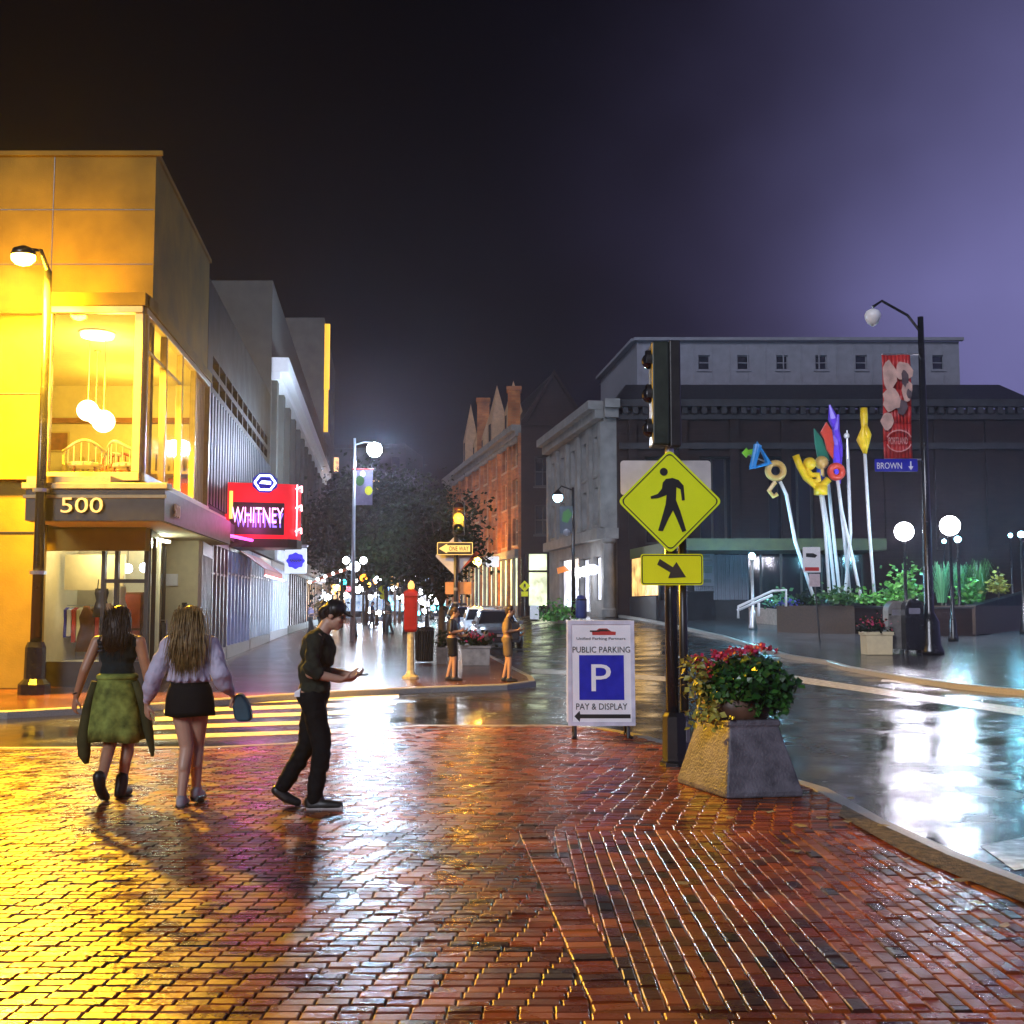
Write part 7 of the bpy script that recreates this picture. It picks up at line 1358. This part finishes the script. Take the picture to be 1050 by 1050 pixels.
bt = MB(); shoe(bt, V(-.04, -.09, 0), V(.21, -.10, 0), 1.12)
h0, t0 = V(-.35, .08, .13), V(-.17, .085, .0); chain(bt, [h0, h0.lerp(t0, .5), t0 + UZ * .03], [.046, .048, .034]); fuse(bt, 'shoe', M['sign_black'], t, .010, 3)
so_ = MB(); so_.tube([V(-.06, -.09, .012), V(.08, -.095, .012), V(.235, -.10, .012)], [.034, .045, .034], 8); so_.build('shoe_sole', mat('pale rubber sole', (.42, .36, .34), .6), t)
hm = mat('black hair', (.012, .010, .010), .4, vary=.4, scale=20, bump=.4, bscale=120); hb = MB(); ellipsoid(hb, E(0, -.02, .042), .086, .102, .09, Matrix.Rotation(R(0), 3, 'Z')); ellipsoid(hb, E(0, -.07, -.005), .075, .045, .07); h_ = fuse(hb, 'hair', hm, t, .010, 3)
strands('hair_strands', hm, h_, 120, lambda r_: E(r_.gauss(0, .04), -.02 + r_.gauss(0, .04), .125 + r_.gauss(0, .01)), lambda p, r_: p + Vector((r_.gauss(-.08, .05), r_.gauss(0, .04), -.10 + r_.gauss(0, .02))), 3, .003)
cp__ = MB(); ellipsoid(cp__, E(0, -.005, .055), .088, .106, .082); fuse(cp__, 'cap', M['sign_black'], t, .012, 2); cp__ = MB(); cp__.rings([[E(x_ * .07, .085 + .075 * math.sqrt(max(0, 1 - x_ * x_)) * f_, .062 + dz) for x_ in (-1, -.7, -.35, 0, .35, .7, 1)] for f_, dz in ((0, 0), (1, -.012), (1, -.02), (0, -.008))], cap=True); cp__.build('cap_peak', M['sign_black'], t)
ts = MB(); ts.rings([[V(-.155 + a, -.10 + o_, z) for a, o_ in ((-.015, -.04), (.03, -.04), (.03, .04), (-.015, .04))] for z in (.93, .97)] + [[V(-.15 + .03, -.13, 1.0)] * 4]); ts.build('pocket_tissue', M['white_paint'], t)
ph = thing('phone', 'small dark phone held in the striding person hands', 'phone', V(.36, -.03, 1.11)); MB().box(ctx.x + .34, ctx.x + .42, ctx.y - .05, ctx.y + .07, 1.10, 1.112).build('body', M['sign_black'], ph, bevel=.004); MB().box(ctx.x + .345, ctx.x + .415, ctx.y - .045, ctx.y + .065, 1.1125, 1.114).build('screen', M['dark_glass'], ph)
# ---- two people waiting at the far corner
def small_person(px, py, H_, label, face, top_m, bottom_m, hair_m, skin, bag=None, bent=.0, shorts=True, stride=.12):
    b = on(px, py); t = thing('person', label, 'person', b); ctx = wloc(t); k = H_ / 1.72
    V = lambda x, y, z: Vector((x * face * k, y * k, z * k)) + ctx
    bd = MB(); lean = bent
    ellipsoid(bd, V(0, 0, .96), .12 * k, .16 * k, .13 * k); ellipsoid(bd, V(.02 + lean * .3, 0, 1.2), .12 * k, .17 * k, .24 * k); capsule(bd, V(lean * .6, -.16, 1.40), .055 * k, V(lean * .6, .16, 1.40), .055 * k); capsule(bd, V(lean * .6, 0, 1.4), .058 * k, V(.05 + lean, 0, 1.52), .05 * k); E = head(bd, V(.075 + lean, 0, 1.60), (face, -.15, -.25), UZ, k)
    for sy, s_ in ((-.09, 1), (.09, -1)): chain(bd, [V(0, sy, .92), V(.04 + s_ * stride * .4, sy, .5), V(s_ * stride - .02, sy, .08)], [.085 * k, .058 * k, .04 * k]); capsule(bd, V(s_ * stride - .02, sy, .05), .035 * k, V(s_ * stride + .12, sy, .03), .03 * k)
    for sy, s_ in ((-.2, 1), (.2, -1)): chain(bd, [V(lean * .6, sy * .92, 1.39), V(-.02 + lean * .5, sy * 1.15, 1.14), V(.22, sy * .8, 1.10 + .06 * s_)], [.052 * k, .043 * k, .03 * k]); hand(bd, V(.225, sy * .8, 1.10 + .06 * s_), (face, 0, .1), (0, -sy, .3), s_ * face, .5, k * 1.1)
    fuse(bd, 'body', skin, t, .012, 3); eyes(E, t, k)
    tp = MB(); ellipsoid(tp, V(.02 + lean * .3, 0, 1.22), .14 * k, .185 * k, .23 * k); capsule(tp, V(lean * .6, -.165, 1.395), .066 * k, V(lean * .6, .165, 1.395), .066 * k)
    for sy in (-.2, .2): chain(tp, [V(lean * .6, sy * .92, 1.385), V(-.01 + lean * .5, sy * 1.12, 1.18)], [.066 * k, .06 * k])
    fuse(tp, 'top', top_m, t, .015, 3)
    sr = MB(); ellipsoid(sr, V(0, 0, .95), .135 * k, .175 * k, .11 * k)
    for sy, s_ in ((-.09, 1), (.09, -1)): chain(sr, [V(0, sy, .90), V(.025 + s_ * stride * .25, sy, .64)] + ([] if shorts else [V(.04 + s_ * stride * .4, sy, .5), V(s_ * stride - .02, sy, .12)]), [.105 * k, .10 * k, .08 * k, .065 * k])
    fuse(sr, 'shorts' if shorts else 'trousers', bottom_m, t, .015, 3)
    hb = MB(); ellipsoid(hb, E(0, -.02, .045), .088 * k, .10 * k, .085 * k); ellipsoid(hb, E(0, -.06, -.02), .07 * k, .05 * k, .09 * k); fuse(hb, 'hair', hair_m, t, .014, 2)
    sh_ = MB()
    for sy, s_ in ((-.09, 1), (.09, -1)): shoe(sh_, V(s_ * stride - .05, sy, 0), V(s_ * stride + .16, sy, 0), k)
    fuse(sh_, 'shoe', M['sign_black'], t, .014, 2)
    return t, V, k
hb_ = mat('brown hair', (.05, .025, .012), .5, vary=.3)
small_person(463, 698, 1.66, 'person in black tee and black shorts standing by the corner signal pole', 1, M['sign_black'], mat('black denim', (.01, .01, .012), .8, spec=.15), hb_, SK1, stride=.08)
t, V, k = small_person(520, 699, 1.70, 'person in light brown top with dark backpack standing right of the corner planter', 1, mat('tan cotton', (.26, .17, .08), .85, spec=.15, vary=.2), mat('brown shorts cloth', (.16, .11, .06), .8, spec=.15), hb_, SK1, stride=.06)
mb = MB(); mb.rings([[V(.19 + sx * .09, sy * .15, z) for sx, sy in ((-1, -1), (1, -1), (1, 1), (-1, 1))] for z in (.95, 1.02, 1.25, 1.34)]); bp = thing('shoulder_bag', 'dark bag held in front of the person in tan top', 'bag', V(.19, 0, .95)); mb.build('pouch', mat('black nylon', (.015, .015, .02), .6), bp, bevel=.03); mb = MB(); mb.tube([V(.12, -.15, 1.33), V(.02, -.17, 1.46), V(-.08, -.12, 1.36)], .018, 6); mb.build('strap', M['sign_black'], bp)
dk = mat('dark purple jacket', (.03, .025, .06), .8, spec=.15); pl_ = mat('pale violet jacket', (.28, .26, .42), .8, spec=.15)
for px, py, H_, lab, f_, m in ((318, 655, 1.7, 'far pedestrian in pale violet jacket on the left pavement', 1, pl_), (328, 655, 1.75, 'far pedestrian in dark purple jacket beside the violet one', 1, dk), (399, 650, 1.75, 'far pedestrian in dark coat near the parked cars', -1, M['sign_black']), (381, 645, 1.7, 'far pedestrian in dark blue on the pavement past the three globe lamp', 1, mat('dark blue coat', (.02, .03, .08), .8, spec=.15))): small_person(px, py, H_, lab, f_, m, M['sign_black'], hb_, SK2, shorts=False, stride=.16)
# ================================================================== HAZE
hz = MB().box(-75, 75, -6.5, 178, -1.2, 32).build('haze', bpy.data.materials.new('thin wet night air')); hm_ = hz.data.materials[0]; hm_.use_nodes = True; nt_ = hm_.node_tree; nt_.nodes.clear()
o_ = nt_.nodes.new('ShaderNodeOutputMaterial'); pv = nt_.nodes.new('ShaderNodeVolumePrincipled'); pv.inputs['Color'].default_value = (.78, .74, .95, 1); pv.inputs['Density'].default_value = .0008; pv.inputs['Anisotropy'].default_value = .76
nt_.links.new(pv.outputs[0], o_.inputs['Volume']); hz['kind'] = 'stuff'
